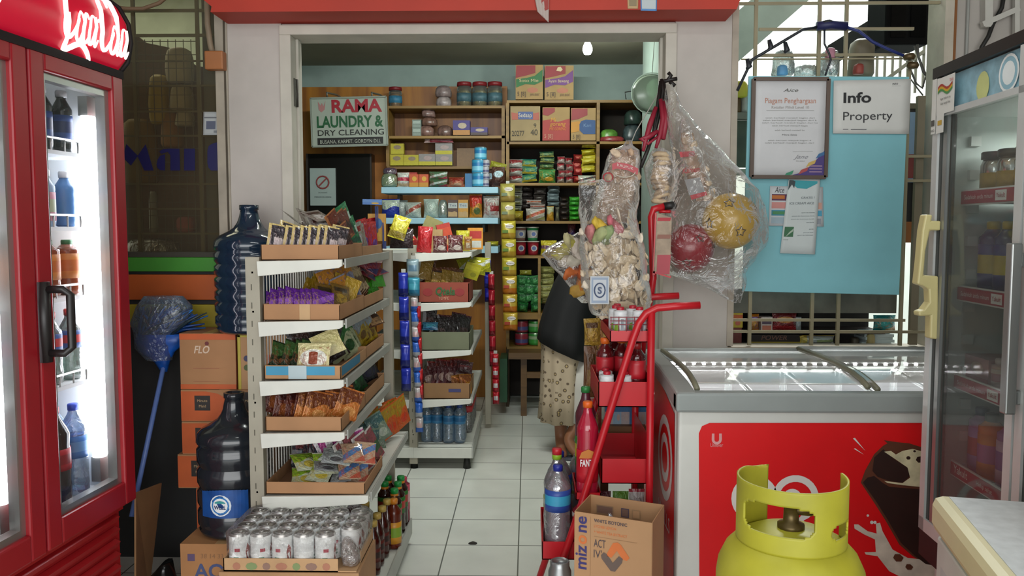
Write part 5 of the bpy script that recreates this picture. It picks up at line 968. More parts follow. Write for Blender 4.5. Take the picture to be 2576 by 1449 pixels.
# ---------------------------------------------------------------- back room: shelves, sign, stock
dw, lw_ = woodmat('94601f', '663a12', 'Z', .6), woodmat('94712e', '70521f', 'X', .8)
def unit(nm, label, px0, px1, ys, vx, Yf, Yb, back, edge):
    t = thing(nm, label, 'shelf', (WX((px0 + px1) / 2, Yf), (Yf + Yb) / 2, WZ(ys[-1], Yf)), 0); x0, x1 = WX(px0, Yf), WX(px1, Yf); zs = [WZ(y, Yf) for y in ys]
    m = MB(); m.box(x0, x1, Yb - .015, Yb, zs[-1], zs[0], back); m.build('back_panel', t)
    for z in zs: m = MB(); m.box(x0, x1, Yf, Yb - .015, z - .02, z, edge); m.build('shelf_board', t)
    for v in vx: m = MB(); x = WX(v, Yf); m.box(x - .012, x + .012, Yf, Yb - .015, zs[-1] if v in (px0, px1) or len(vx) < 4 else zs[-1], zs[0] - .02, edge); m.build('upright', t)
    return t, zs
U1, z1s = unit('wooden_shelf_unit', 'open brown wooden shelf unit right of the laundry sign', 975, 1270, (265, 341, 418), (977, 1266), 6.30, 6.60, dw, lw_)
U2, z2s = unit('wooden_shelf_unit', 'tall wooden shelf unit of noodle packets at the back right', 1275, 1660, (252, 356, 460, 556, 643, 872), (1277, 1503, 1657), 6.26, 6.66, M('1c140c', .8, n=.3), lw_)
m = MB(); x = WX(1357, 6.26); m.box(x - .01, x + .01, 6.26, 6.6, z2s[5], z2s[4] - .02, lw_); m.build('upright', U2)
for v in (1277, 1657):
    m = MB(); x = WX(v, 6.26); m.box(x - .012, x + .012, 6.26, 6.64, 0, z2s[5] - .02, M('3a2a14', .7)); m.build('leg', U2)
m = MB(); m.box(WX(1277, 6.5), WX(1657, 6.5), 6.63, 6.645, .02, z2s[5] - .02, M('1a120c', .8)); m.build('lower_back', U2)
for i, (yt, yb, Ybk) in enumerate(((470, 486, 6.2), (548, 563, 6.2), (620, 637, 6.22))):
    m = MB(); x0, x1 = WX(960, 5.95), WX(1253, 5.95); m.box(x0, x1, 5.95, 6.29 if i == 0 else 6.6, WZ(yb, 5.95), WZ(yt, 5.95), M('9ac4d4', .5, n=.06))
    for k in (.1, .85): m.box(x0 + (x1 - x0) * k, x0 + (x1 - x0) * k + .02, 6.15, 6.60 if i else 6.29, WZ(yb, 5.95) - .06, WZ(yb, 5.95), M('4a4a44'))
    tag(m.build('blue_shelf', bevel=.003), '%s pale blue wall shelf beneath the brown shelf unit' % ('uppermost', 'middle', 'lowest')[i], 'shelf', 'pale blue wall shelves')
m = MB(); m.box(WX(778, 6.5), WX(940, 6.5), 6.45, 6.615, 0, WZ(386, 6.45), M('0d0b0a', .25, n=.2)); m.box(WX(778, 6.5), WX(782, 6.5), 6.44, 6.45, 0, WZ(386, 6.45), M('241c14')); m.box(WX(936, 6.5), WX(940, 6.5), 6.44, 6.45, 0, WZ(386, 6.45), M('241c14'))
tag(m.build('dark_opening_panel'), 'tall near-black panel across the dark opening under the laundry sign', 'cabinet')  # solid near-black panel standing for the darkness of the doorway opening
m = MB(); m.box(WX(940, 6.5), WX(972, 6.5), 6.58, 6.615, .4, WZ(386, 6.5), M('a8681f', .6, n=.2)); tag(m.build('wooden_board'), 'orange-brown wooden board between dark panel and blue shelves', 'board')
m = MB(); Yp = 6.43; a, c = W(779, 423, Yp), W(845, 517, Yp); m.box(a.x, c.x, Yp, Yp + .012, c.z, a.z, M('9aa8a4', .5, n=.06)); ctr = ((a.x + c.x) / 2, Yp - .002, a.z - .11); rr_ = M('8a3a38')
m.tube([(ctr[0] + .048 * math.cos(i * .314), Yp - .003, ctr[2] + .048 * math.sin(i * .314)) for i in range(20)], .006, rr_, 6, True); m.bar((ctr[0] - .033, Yp - .003, ctr[2] - .033), (ctr[0] + .033, Yp - .003, ctr[2] + .033), .006, .01, rr_)
m.text('DILARANG', .011, (ctr[0], Yp - .002, ctr[2] - .085), X_, Z_, M('5a6462'), w=.07); m.text('MEROKOK DISINI', .012, (ctr[0], Yp - .002, ctr[2] - .12), X_, Z_, M('3a4444'), w=.13)
tag(m.build('no_smoking_sign'), 'pale grey sheet with red prohibition ring on the dark panel', 'sign')
# laundry sign
Ys = 6.22; sg = thing('laundry_sign', 'white laundry sign board with red and green lettering', 'sign', W(878, 370, Ys))
a, c = W(783, 247, Ys), W(974, 368, Ys); m = MB(); m.obox(((a.x + c.x) / 2, Ys + .02, (a.z + c.z) / 2 + .003), (c.x - a.x, .04, a.z - c.z), M('a4ada0', .5, n=.05), (0, -1.2, 0)); m.build('board', sg)
m = MB(); E = Euler((0, R(-1.2), 0)).to_matrix(); u, v = E @ X_, E @ Z_
m2 = M('8f978c', .4)
for p_, q_ in (((-.31, -.195), (.31, -.195)), ((-.31, .195), (.31, .195)), ((-.31, -.195), (-.31, .195)), ((.31, -.195), (.31, .195))):
    ce = Vector(((a.x + c.x) / 2, Ys - .004, (a.z + c.z) / 2 + .003)); hw, hh = (c.x - a.x) / 2 / .31, (a.z - c.z) / 2 / .195; m.bar(ce + u * p_[0] * hw + v * p_[1] * hh, ce + u * q_[0] * hw + v * q_[1] * hh, .014, .012, m2)
m.build('frame', sg)
m = MB(); k = Ys / F
def st_(t, px, py, wpx, hpx, col, bold=0): p = W(px, py, Ys); m.text(t, hpx * k, (p.x, Ys - .003, p.z), u, v, M(col, .5, n=.02), w=wpx * k, bold=bold)
st_('RAMA', 898, 281, 126, 30, 'a01c2c', .035); st_('LAUNDRY &', 881, 319, 166, 27, '1c5a34', .03); st_('DRY CLEANING', 883, 340, 166, 14, '2a2c28', .01)
p = W(880, 354, Ys); m.add([p + u * (x * k) + v * (y * k) + Vector((0, -.003, 0)) for x, y in ((-81, -9), (84, -9), (84, 8), (-81, 8))], [(0, 1, 2, 3)], M('20201e')); p = W(882, 360, Ys); m.text('BUSANA, KARPET, GORDYN DLL', 9 * k, (p.x, Ys - .005, p.z), u, v, M('b8bcae'), w=152 * k)
p = W(810, 266, Ys); m.add([(p.x + x, Ys - .003, p.z + y) for x, y in ((-.03, .03), (-.01, -.0), (0, .02), (.012, -.004), (.028, .036), (.02, -.03), (-.005, -.05), (-.024, -.03))], [tuple(range(8))], M('b07a78')); m.build('lettering', sg)
for px in (822, 935):
    p = W(px, 240, Ys); m = MB(); m.tube([(p.x, Ys + .02, p.z - .02), (p.x, Ys + .0, p.z + .02), (p.x + .03, Ys + .2, p.z + .035), (p.x + .03, 6.61, p.z + .04)], .007, M('8a8a80', .4, .6)); m.build('hook', sg)
# goods on the brown unit
for o in (U1, U2): obst(o)
jg = film('dfe6e2', .7, .08, dif=.2)
J1 = jar('candy_jar', .235, .062, '7a1c22', jg, 'a08a4a', '4a6a74'); sh = z1s
for i, px in enumerate((1168, 1207, 1245)): p = W(px, 265, 6.42); J1.put((p.x, 6.42, z1s[0]), (0, 0, 60 * i), '%s of the three red-lidded candy jars on the brown unit' % ('leftmost', 'middle', 'rightmost')[i], 'jar', 'red-lidded jars on the unit', (.93, .93, .82))
J2 = jar('small_jar', .17, .058, '7a1c22', jg, 'b87a2c', '3a7a9a'); p = W(995, 265, 6.42); J2.put((p.x, 6.42, z1s[0]), (0, 0, 0), 'small red-lidded jar with blue label above the laundry sign corner', 'jar', None, (.9, .9, .92))
clr = film('c8b8b0', .35, .2, .6, 30)
def bagm(nm, px, pyb, wpx, hpx, Y, d, mat_, label, cat='bag', n=10, seed=0, org=None):
    p = W(px, pyb, Y); p.z = zat(px, pyb, Y); k = Y / F; w_, h = wpx * k / 2, hpx * k; m = MB()
    m.loft([circ(p.x, Y, p.z + h * z, w_ * s_, d * s_, 16, 2.6, .16, seed + z) for z, s_ in ((0, .8), (.06, .97), (.35, 1), (.7, .95), (.9, .75), (1, .45))], mat_); return tag(m.build(nm), label, cat)
bagm('plastic_bag', 1117, 265, 38, 26, 6.42, .07, M('a89c9a', .3, n=.4, s=30), 'lower of two clear wrapped white packs beside the candy jars'); bagm('plastic_bag', 1116, 239, 40, 28, 6.42, .07, M('8a7a78', .3, n=.5, s=30), 'upper of two clear wrapped packs beside the candy jars', seed=3)
for i, (px, py, wd, hh, c, lb) in enumerate(((1073, 339, 40, 26, '8a6a60', 'clear pinkish bag left of centre on the unit upper compartment'), (1120, 339, 38, 26, '7a6058', 'clear brownish bag in the unit upper compartment, below the jars'), (1080, 313, 40, 22, '7a5c50', 'clear bag stacked on the pinkish bag in the upper compartment'), (1078, 290, 34, 24, '8a706a', 'topmost clear bag of the stack in the upper compartment'))): bagm('plastic_bag', px, py, wd, hh, 6.42, .06, M(c, .25, n=.5, s=35), lb, seed=i * 7)
gB = 'boxes on the brown unit'
for i, py in enumerate((340, 319)): at(carton('label', '7a8a80', 'a8b8ae', '8a9a90', name='product_box'), 1050, py, 22, 20, 6.40, .08, '%s of two small grey-green boxes in the upper compartment' % ('lower', 'upper')[i], 'box', gB)
for i, (px, py) in enumerate(((1162, 338), (1206, 338))): at(carton('two', '3a2c7a', 'b8803c' if i == 0 else '4a3a3a', 'b8a890', name='product_box'), px, py, 42, 36 if i == 0 else 19, 6.40, .09, ('orange and purple box pair in the upper compartment', 'flat purple box right of the orange and purple box')[i], 'box', gB)
by = [carton('two', 'b4a81c', 'b8b020', '8a7a60', name='soap_box'), carton('two', '8a8684', 'b8b01c', 'a89490', name='soap_box')]
for i, (px, py, wd, hh, P) in enumerate(((999, 415, 38, 27, by[0]), (999, 388, 36, 26, by[0]), (1037, 415, 36, 26, by[0]), (1076, 415, 40, 28, by[1]), (1118, 415, 42, 27, by[1]), (1118, 387, 42, 27, by[1]))):
    at(P, px, py, wd, hh, 6.40, .1, ('lower yellow soap box at the left end of the compartment', 'upper yellow soap box at the left end of the compartment', 'single yellow soap box right of the stacked pair', 'grey and yellow soap box standing alone in the compartment', 'lower of two stacked grey and yellow soap boxes', 'upper of two stacked grey and yellow soap boxes')[i], 'box', 'soap boxes on the unit')
at(pack('stripe', '8a2c3a', 'b8a09a', '6a1c2a', 'red_bag'), 1104, 360, 74, 14, 6.36, .05, 'flat pink and red packet lying on the stacked soap boxes', 'packet')
at(carton('plain', '7a5a34', name='product_box'), 1173, 416, 46, 46, 6.50, .04, 'plain brown board leaning in the soap box compartment', 'board', None, (-4, 0, 0))
# upper blue shelf
gS = 'goods on the upper blue shelf'; Yq = 6.03
bl_ = 469.5
bagm('plastic_bag', 980, bl_, 40, 34, Yq, .07, film('9ab08a', .3, .15, .5, 25), 'pale green filled clear bag at the left end of the upper blue shelf', seed=1); bagm('plastic_bag', 982, bl_ - 33, 34, 16, Yq, .05, film('6a4a6a', .3, .15, .5, 25), 'small purple bag on top of the pale green bag', seed=2)
at(pack('band', 'c8ccc4', 'b82a4a', 'b8a080', 'noodle_packet'), 1015, bl_, 30, 36, Yq, .06, 'white and pink packet on the upper blue shelf left part', 'packet')
for i in range(2): at(carton('two', 'b84a1c', 'b8801c', 'c89a2c', name='tea_box'), 1043 + 24.5 * i, bl_, 23, 31, Yq, .07, '%s of two orange boxes on the upper blue shelf' % ('left', 'right')[i], 'box', gS)
at(carton('plain', 'a8281c', name='tea_box'), 1030, bl_, 40, 38, 6.16, .05, 'red box standing behind the white and pink packet', 'box')
for i in range(2): at(pack('diag', '4a6a4a', 'a8b8b0', '8a2a3a', 'green_packet'), 1103, bl_ - 17 * i, 46, 19, Yq, .08, '%s green and red wide packet on the upper blue shelf' % ('lower', 'upper')[i], 'packet', gS)
at(pack('half', 'a8583a', '8a2c20', 'b89070', 'orange_packet'), 1148, bl_, 38, 24, Yq, .07, 'low orange packet in the middle of the upper blue shelf', 'packet')
at(carton('plain', '1c6a9a', name='milk_box'), 1182, bl_, 22, 34, 6.1, .08, 'blue box left of the pale blue tins', 'box')
def can(nm, h, r, c, lid, l2=None, l3=None):
    k = ('can', nm, c)
    if k in PC: return PC[k]
    m = MB(); lm = M(lid, .3, .7, n=.05); A = M(c, .35, n=.05)
    m.lathe([(r * .88, 0), (r, h * .05), (r, h * .2), (r, h * .5), (r, h * .74), (r, h * .93), (r * .9, h * .985), (r * .9, h), (r * .84, h), (r * .82, h * .97), (.0001, h * .97)], [lm, A, M(l2 or c, .35), M(l3 or c, .35), A, lm, lm, lm, lm, lm], 20); P = Proto(m.build(nm, local=True)); PC[k] = P; return P
mc = can('milk_tin', .105, .05, '3a94b8', '8aa0a8', '7ac0d8', '2a7ab0')
for i, (px, py) in enumerate(((1205, bl_), (1204, bl_ - 34), (1209, bl_ - 68))): p = W(px, py, Yq); mc.put((p.x, Yq, zat(px, py, Yq)), (0, 0, 0), '%s of three pale blue milk tins stacked on the blue shelf' % ('bottom', 'middle', 'top')[i], 'tin', 'pale blue milk tins', .99 if i < 2 else .9)
wc = can('white_tin', .05, .025, 'a8a8b0', '8a8a90', '5a5a7a')
for i in range(4): p = W(1222 + (i % 2), bl_ - 17 * i, Yq - .02); wc.put((p.x, Yq - .02, zat(1222, bl_ - 17 * i, Yq)), (0, 0, 0), '%s of four small grey tins stacked beside the blue tins' % ('lowest', 'second', 'third', 'topmost')[i], 'tin', 'small grey tins', 1)
at(pack('logo', '4a2a1c', '9ab8c8', '3a1c14', 'chocolate_pouch'), 1233, bl_, 26, 44, 6.08, .05, 'brown pouch half hidden behind the pale blue tins', 'pouch'); at(pack('logo', '4a2a1c', 'a8c0c8', '3a1c14', 'chocolate_pouch'), 1254, bl_ - 1, 34, 48, 6.0, .06, 'brown and white pouch at the right end of the blue shelf', 'pouch')
at(pack('plain', '8a8a1c', name='yellow_packet'), 1252, bl_ - 46, 42, 16, 6.02, .04, 'yellow packet lying across the brown pouches', 'packet', None, (0, 14, 0))
# middle blue shelf
m_ = 547.5; Yq = 6.03
def sack(px, wd, hh, c1, c2, lb, Yq=6.03): return at(pack('half', c1, c2, c1, 'sugar_bag'), px, m_, wd, hh, Yq, .09, lb, 'bag')
at(pack('half', '1c2a8a', 'b8c4b0', '2a3a9a', 'flour_bag'), 983, m_, 46, 46, Yq, .09, 'white and blue bag at the left end of the middle blue shelf', 'bag')
sack(1012, 28, 44, 'a8b0a8', 'b8c0b8', 'tilted white bag beside the white and blue bag', 6.1); at(pack('diag', 'b0b8ac', '9a4a3a', 'c0c8bc', 'sugar_bag'), 1040, m_, 40, 38, Yq, .09, 'white bag with red print on the middle blue shelf', 'bag')
sack(1085, 38, 46, 'b0c0b4', 'a8b8ac', 'plump white bag in the middle of the middle blue shelf'); bagm('plastic_bag', 1115, m_, 24, 44, Yq, .06, film('a8b4a8', .4, .2, .5, 25), 'thin clear bag of white powder on the middle blue shelf', seed=5)
for i in range(2): at(carton('tag', ('4a3024', 'b8862c')[i], 'a8b0ac', 'a88a5c', 'Tea', name='tea_box'), 1140 + 26 * i, m_, 25, 44, Yq, .06, ('brown box with slanted white label on the middle blue shelf', 'yellow box with slanted white label on the middle blue shelf')[i], 'box')
at(pack('half', 'b87a1c', 'b8301c', '4a5a2c', 'orange_bag'), 1197, m_, 32, 58, Yq, .06, 'tall orange bag with red top on the middle blue shelf', 'bag'); at(pack('stripe', 'b0aca4', 'b0aca4', '8a2a2a', 'sugar_bag', 'GULA'), 1236, m_ + .5, 40, 54, Yq, .08, 'white bag with dark lettering at the right of the middle blue shelf', 'bag')
at(pack('logo', 'a8a01c', 'b8b030', '8a7a1c', 'yellow_packet'), 1240, 620, 28, 12, 6.0, .06, 'yellow packet at the right end of the lowest blue shelf', 'packet')
# tall unit: cartons above
def nood(px0, px1, pyt, pyb, Yf, base, fn, lb):
    x0, x1, z1, z0 = WX(px0, Yf), WX(px1, Yf), WZ(pyt, Yf), WZ(pyb, Yf); m = MB(); m.box(x0, x1, Yf, Yf + .2, z0, z1, M(base, .75, n=.12)); y = Yf - .0025
    def P_(pts, c, d=0): m.add([(x0 + (x1 - x0) * p[0], y - d, z0 + (z1 - z0) * p[1]) for p in pts], [tuple(range(len(pts)))], M(c, .6))
    def T_(t, h, cx, cy, c, w_=None, sh=0): m.text(t, (z1 - z0) * h, (x0 + (x1 - x0) * cx, y - .004, z0 + (z1 - z0) * cy), X_, Z_, M(c, .6), w=(x1 - x0) * w_ if w_ else None, shear=sh)
    fn(P_, T_); m.box(x0 + (x1 - x0) * .49, x0 + (x1 - x0) * .52, Yf + .001, Yf + .199, z1 - .001, z1 + .001, M('c0a080', .3)); return tag(m.build('noodle_carton', bevel=.002), lb, 'carton', 'noodle cartons on the tall unit')
def wave(c, T_, P_, ttl): P_([(0, .62), (.35, .68), (.72, .76), (.72, .98), (.03, .98)], '8a3034', 0); P_([(.02, .58), (.4, .62), (.7, .68), (.98, .86), (.98, .52), (.7, .42), (.35, .44), (.02, .34)], c, .001); T_(ttl, .09, .48, .5, 'c8b48c', .7); T_('5 [8]', .12, .22, .1, '4a3a30', .3); T_('JAWA BARAT', .07, .7, .1, '5a4434', .35); P_([(.42, .3), (.6, .36), (.82, .3), (.8, .22), (.6, .18), (.44, .22)], 'a86a50', 0)
nood(1297, 1365, 163, 250, 6.3, 'a08458', lambda P_, T_: wave('2c6a3a', T_, P_, 'Soto Mie'), 'carton with green wave band on top of the tall unit')
nood(1369, 1441, 165, 251, 6.3, 'a08458', lambda P_, T_: (wave('6a3a7a', T_, P_, 'Ayam Bawang'), P_([(.4, .84), (.45, .94), (.55, .96), (.62, .88), (.56, .82)], 'c8b890', .002)), 'carton with purple wave band on top of the tall unit')
nood(1284, 1358, 267, 354, 6.28, '9a8662', lambda P_, T_: (P_([(.03, .82), (.3, .78), (.3, .62), (.05, .6)], 'a85a4a'), P_([(.7, .78), (.97, .82), (.97, .6), (.7, .6)], 'a85a4a'), P_([(.26, .62), (.76, .62), (.76, .84), (.26, .84)], '4a5a8a', .001), T_('Sedaap', .12, .5, .68, 'c8c0b0', .44), T_('20277', .15, .26, .14, '3a3428', .42), T_('40', .17, .8, .16, '3a3428', .24), T_('9', .12, .83, .38, '3a3428', .08)), 'tan carton printed 20277 and 40 on the tall unit')
nood(1364, 1432, 270, 354, 6.28, 'a08458', lambda P_, T_: (P_([(0, 0), (1, 0), (1, .66), (.55, .56), (.3, .64), (0, .6)], '9c3430'), P_([(0, .78), (.2, .74), (.45, .86), (.45, .98), (.03, .98)], '8a3034', .001), T_('Mi', .13, .4, .56, 'c8942c', .2, .2), T_('goreng', .13, .56, .44, 'c8942c', .58, .2), T_('MIE GORENG', .08, .56, .31, 'c8742c', .62, .2), T_('5 [8]', .12, .22, .08, 'b88a70', .3)), 'red noodle carton with yellow lettering on the tall unit')
nood(1435, 1497, 272, 354, 6.28, 'a08458', lambda P_, T_: (P_([(0, .62), (.3, .66), (.66, .78), (.66, .98), (.03, .98)], '8a3034'), P_([(0, .24), (.3, .28), (.42, .4), (.34, .6), (0, .56)], 'b8802c', .001), P_([(.34, .5), (.42, .6), (.6, .64), (.98, .62), (.98, .2), (.5, .2), (.34, .32)], '2a4a7a', .002), T_('Kari', .1, .66, .42, '6a86a8', .3), T_('5 [8]', .12, .22, .06, '5a4838', .3)), 'noodle carton with blue and orange print on the tall unit')
bagm('plastic_bag', 1532, 355, 46, 30, 6.35, .07, M('5a8a3a', .3, n=.5, s=30), 'bag of green packs at the right compartment of the tall unit', seed=4); bagm('plastic_bag', 1540, 357, 62, 14, 6.30, .05, M('8a3a3a', .3, n=.5, s=40), 'low red and white bag before the green packs', seed=6)
bagm('plastic_bag', 1590, 356, 46, 42, 6.35, .08, M('3a4648', .3, n=.5, s=30), 'dark bag at the right end of the tall unit', seed=8); bagm('plastic_bag', 1592, 313, 44, 36, 6.35, .08, M('2a3a34', .3, n=.5, s=30), 'upper dark green bag at the right end of the tall unit', seed=9)
def stack(P, px, pyb, wd, hh, n, Yq, t, lb, grp, cat='packet', tilt=0): 
    for i in range(n): at(P, px + random.uniform(-1.5, 1.5), pyb - i * hh, wd, hh * 1.02, Yq + random.uniform(-.01, .02), t, lb.format(('lowest', 'second from the bottom', 'third from the bottom', 'fourth from the bottom', 'fifth from the bottom', 'sixth from the bottom', 'seventh from the bottom')[i] if i < n - 1 or n > 7 else 'topmost'), cat, grp, (0, random.uniform(-tilt, tilt), random.uniform(-5, 5)))
S_ = 459.5; gN = 'noodle packets on the tall unit'
stack(pack('half', 'a8b0a8', '8a2a2c', 'c0c8c0', 'noodle_packet'), 1297, S_, 36, 19, 3, 6.36, .10, '{} of the white and red packets beside the shelf upright', gN, tilt=8)
stack(pack('logo', '1c6a5a', '4a8a5a', 'a89a2c', 'noodle_packet'), 1330, S_, 40, 19, 3, 6.36, .10, '{} of the teal green packets on the noodle shelf', gN, tilt=8)
at(pack('half', '2a6a2c', '4a8a4a', 'b8902c', 'noodle_packet'), 1376, S_, 42, 34, 6.34, .07, 'upright green packet facing out on the noodle shelf', 'packet'); stack(pack('band', '1c4a34', '6a8a5a', 'a8a85a', 'noodle_packet'), 1376, S_ - 35, 36, 14, 3, 6.36, .10, '{} of the dark green packets above the upright green packet', gN, tilt=4)
for c in range(2): stack(pack('half', 'a89a90', '9a1c2a', 'c0b8b0', 'red_packet'), 1412 + 19 * c, S_, 18.5, 16, 4, 6.36, .10, '{} of the %s column of small red packets' % ('left', 'right')[c], gN, tilt=3)
stack(pack('logo', '9a2a2a', 'b85a4a', '7a1c1c', 'red_packet'), 1452, S_, 22, 18, 4, 6.36, .10, '{} of the red packets between red and yellow columns', gN, tilt=4)
stack(pack('band', 'b8ac1c', 'c8c04a', 'a8981c', 'yellow_packet'), 1481, S_ - 18, 34, 13.5, 6, 6.36, .10, '{} of the tall stack of flat yellow packets', gN, tilt=6); at(pack('diag', 'a8b0a0', '2a2a28', 'b85a4a', 'noodle_packet'), 1476, S_, 44, 18, 6.33, .06, 'white and black packet under the flat yellow packets', 'packet')
S_ = 555.5
stack(pack('window', '8a8c80', '6a6a3a', '4a4a40', 'grey_packet'), 1300, S_ - 22, 26, 15, 4, 6.36, .10, '{} of the grey packets left on the second noodle shelf', gN); at(pack('logo', 'a8921c', 'b8a83a', '7a6a2a', 'yellow_packet'), 1303, S_, 26, 24, 6.33, .07, 'small yellow packet at the left of the second noodle shelf', 'packet')
stack(pack('window', '3a3432', '4a4442', '2a2422', 'grey_packet'), 1325, S_ - 30, 30, 15, 4, 6.4, .10, '{} of the dark grey packets behind the facing white packet', gN); stack(pack('window', '4a4440', '5a5450', '3a3430', 'grey_packet'), 1358, S_ - 36, 30, 15, 3, 6.4, .10, '{} of the brownish grey packets on the second noodle shelf', gN)
at(pack('diag', 'b0aca4', 'a84a2c', '8a8c5a', 'noodle_packet'), 1347, S_, 48, 30, 6.32, .06, 'white packet with red stroke facing out on second noodle shelf', 'packet'); at(pack('band', 'b0a49c', '9a3a20', 'b8b0a8', 'noodle_packet'), 1352, S_ - 30, 38, 11, 6.34, .08, 'lower flat red and white packet above the facing white packet', 'packet'); at(pack('band', 'b0a49c', '9a4a20', 'b8b0a8', 'noodle_packet'), 1343, S_ - 42, 38, 11, 6.34, .08, 'upper flat red and white packet above the facing white packet', 'packet')
at(pack('half', 'a87a24', 'a8ac8a', 'b8902c', 'oil_pouch'), 1384, S_, 18, 36, 6.33, .05, 'golden pouch on the second noodle shelf', 'pouch'); stack(pack('window', '7a8a8c', '6a7a7c', '4a5a5c', 'grey_packet'), 1392, S_ - 36, 30, 12, 5, 6.37, .10, '{} of the pale grey packets above the golden pouch', gN); at(pack('window', '5a5a4a', '7a7a5a', '3a3a30', 'grey_packet'), 1402, S_, 10, 34, 6.36, .05, 'narrow grey packet right of the golden pouch', 'packet')
stack(pack('window', '241c18', '3a2c24', '1c1410', 'coffee_packet'), 1420, S_, 24, 12, 5, 6.36, .10, '{} of the black packets left of the bright green stack', gN); stack(pack('band', '3a9a2c', '4ab03c', '2a7a24', 'green_packet'), 1446, S_, 26, 12, 5, 6.34, .10, '{} of the bright green packets on the second noodle shelf', gN)
S_ = 642.5
def cup(c1, c2):
    k = ('cup', c1, c2)
    if k in PC: return PC[k]
    m = MB(); h, r = .115, .052; A, B_ = M(c1, .4), M(c2, .4); m.lathe([(r * .78, 0), (r * .82, h * .2), (r * .92, h * .75), (r * .96, h * .92), (r * 1.03, h * .93), (r * 1.03, h), (.0001, h)], [A, B_, A, M('b8b8ac'), M('b8b8ac'), M('c8c4b8')], 20)
    m.disc(.026, (.008, -r * .93, h * .48), X_, Vector((0, -.15, 1)), M('b8b0a8'), 14); m.disc(.017, (.008, -r * .96, h * .48), X_, Vector((0, -.15, 1)), M('5a6a9a'), 12); P = Proto(m.build('noodle_cup', local=True)); PC[k] = P; return P
for i, (px, py, c) in enumerate(((1309, S_, '8a1c2a'), (1341, S_, '8a1c2a'), (1309, S_ - 36, '6a4a40'), (1340, S_ - 36, '1c6a3a'))): p = W(px, py, 6.36); cup(c, 'a8a49c' if i > 1 else c).put((p.x, 6.36, zat(px, py, 6.36)), (0, 0, 0), ('left of the two red noodle cups, bottom row', 'right of the two red noodle cups, bottom row', 'grey noodle cup on top of the left red cup', 'green and white noodle cup on the right red cup')[i], 'cup', 'noodle cups', .92)
at(pack('band', 'b8a81c', '5a2a5a', 'a8981c', 'yellow_packet'), 1380, S_, 40, 36, 6.34, .06, 'yellow packet with dark band right of the noodle cups', 'packet'); at(pack('half', '3a1c3a', '5a2a2a', '2a1c4a', 'dark_packet'), 1438, S_ - 40, 20, 40, 6.4, .05, 'dark purple packet hanging below the green stack', 'packet')
S_ = 790; m = MB(); x0, x1 = WX(1298, 6.27), WX(1430, 6.27); m.box(x0, x1, 6.28, 6.6, WZ(804, 6.27), WZ(788, 6.27), lw_); m.build('shelf_board', U2)
S_ = 787.5; gp = pack('window', '2c7a3c', '4a9a54', '1c5a2c', 'green_pouch')
for i in range(12): at(gp, 1313 + 18 * (i % 3), S_ - 21 * (i // 3), 27, 24, 6.36 - .01 * (i % 2), .09, 'green foil packet in the %s layer of the green heap' % ('lowest', 'second', 'third', 'top')[i // 3], 'packet', 'green packets heaped on the tall unit', (0, random.uniform(-10, 10), random.uniform(-8, 8)))
at(pack('plain', '8a8a1c', name='yellow_packet'), 1322, S_ - 84, 30, 12, 6.36, .08, 'yellow packet on top of the green heap', 'packet')
stack(pack('window', '8a8a4a', 'a0a05a', '6a6a34', 'olive_packet'), 1376, S_, 36, 16, 7, 6.35, .10, '{} of the olive yellow packets beside the green heap', gN, tilt=6)
S_ = 871.5
tub = [can('biscuit_tin', .16, .052, '8a2c3a', '7a7a70', '4a4a7a', '8a2c3a'), can('biscuit_tin', .16, .055, '2c7a2c', '8a9a80', '3a8a3a', '8aa07a')]
for i, (px, P) in enumerate(((1312, tub[0]), (1347, tub[1]))): 
    for j in range(2): p = W(px, S_, 6.38); P.put((p.x, 6.36, z2s[5] + .001 + j * .098), (0, 0, 0), '%s %s tub on the lowest board of the tall unit' % (('lower', 'upper')[j], ('red and purple', 'green')[i]), 'tub', 'tubs on the lowest board', (1, 1, .6))
m = MB(); wd_ = woodmat('6a4c26', '4e3618', 'X', .9); x0, x1 = WX(1279, 5.9), WX(1366, 5.9); bn = thing('wooden_bench', 'rough wooden bench below the tall shelf unit', 'bench', ((x0 + x1) / 2 + .1, 5.98, 0)); m.box(x0, x1 + .2, 5.9, 6.1, WZ(904, 5.9), WZ(888, 5.9), wd_); m.build('top', bn)
for px in (1318, 1420): m = MB(); x = WX(px, 5.9); m.box(x - .022, x + .022, 5.95, 6.0, 0, WZ(904, 5.9), wd_); m.build('leg', bn)
m = MB(); m.box(WX(1318, 5.9), WX(1420, 5.9), 5.96, 5.99, WZ(955, 5.9), WZ(940, 5.9), wd_); m.build('stretcher', bn)
m = MB(); m.box(WX(1258, 6.0), WX(1276, 6.0), 5.95, 6.24, .1, WZ(900, 6.0), M('1c4a2c', .5, n=.2)); tag(m.build('green_crate'), 'dark green crate beside the wooden bench', 'crate')
# ceiling fittings
m = MB(); p = W(1478, 119, 5.6); m.lathe([(.0001, -.05), (.022, -.045), (.033, -.02), (.03, .005), (.018, .03), (.014, .05)], M('fffdf4', e=30, n=0), 16, p); bb = thing('light_bulb', 'small lit bulb hanging below the room ceiling', 'lamp', p); m.build('bulb', bb)
m = MB(); m.lathe([(.018, .045), (.018, .09)], M('d8d8d0'), 12, p); m.tube([p + Z_ * .09, Vector((p.x, p.y, zc))], .004, M('3a3a38')); m.build('cord', bb)
m = MB(); p = W(820, 130, 5.4); m.lathe([(.0001, -.085), (.09, -.075), (.16, -.045), (.19, -.01), (.192, .0)], M('4a4434', .5, n=.2), 24, (p.x, p.y, zc - .002)); tag(m.build('ceiling_dome'), 'dark unlit dome lamp on the room ceiling at upper left', 'lamp')
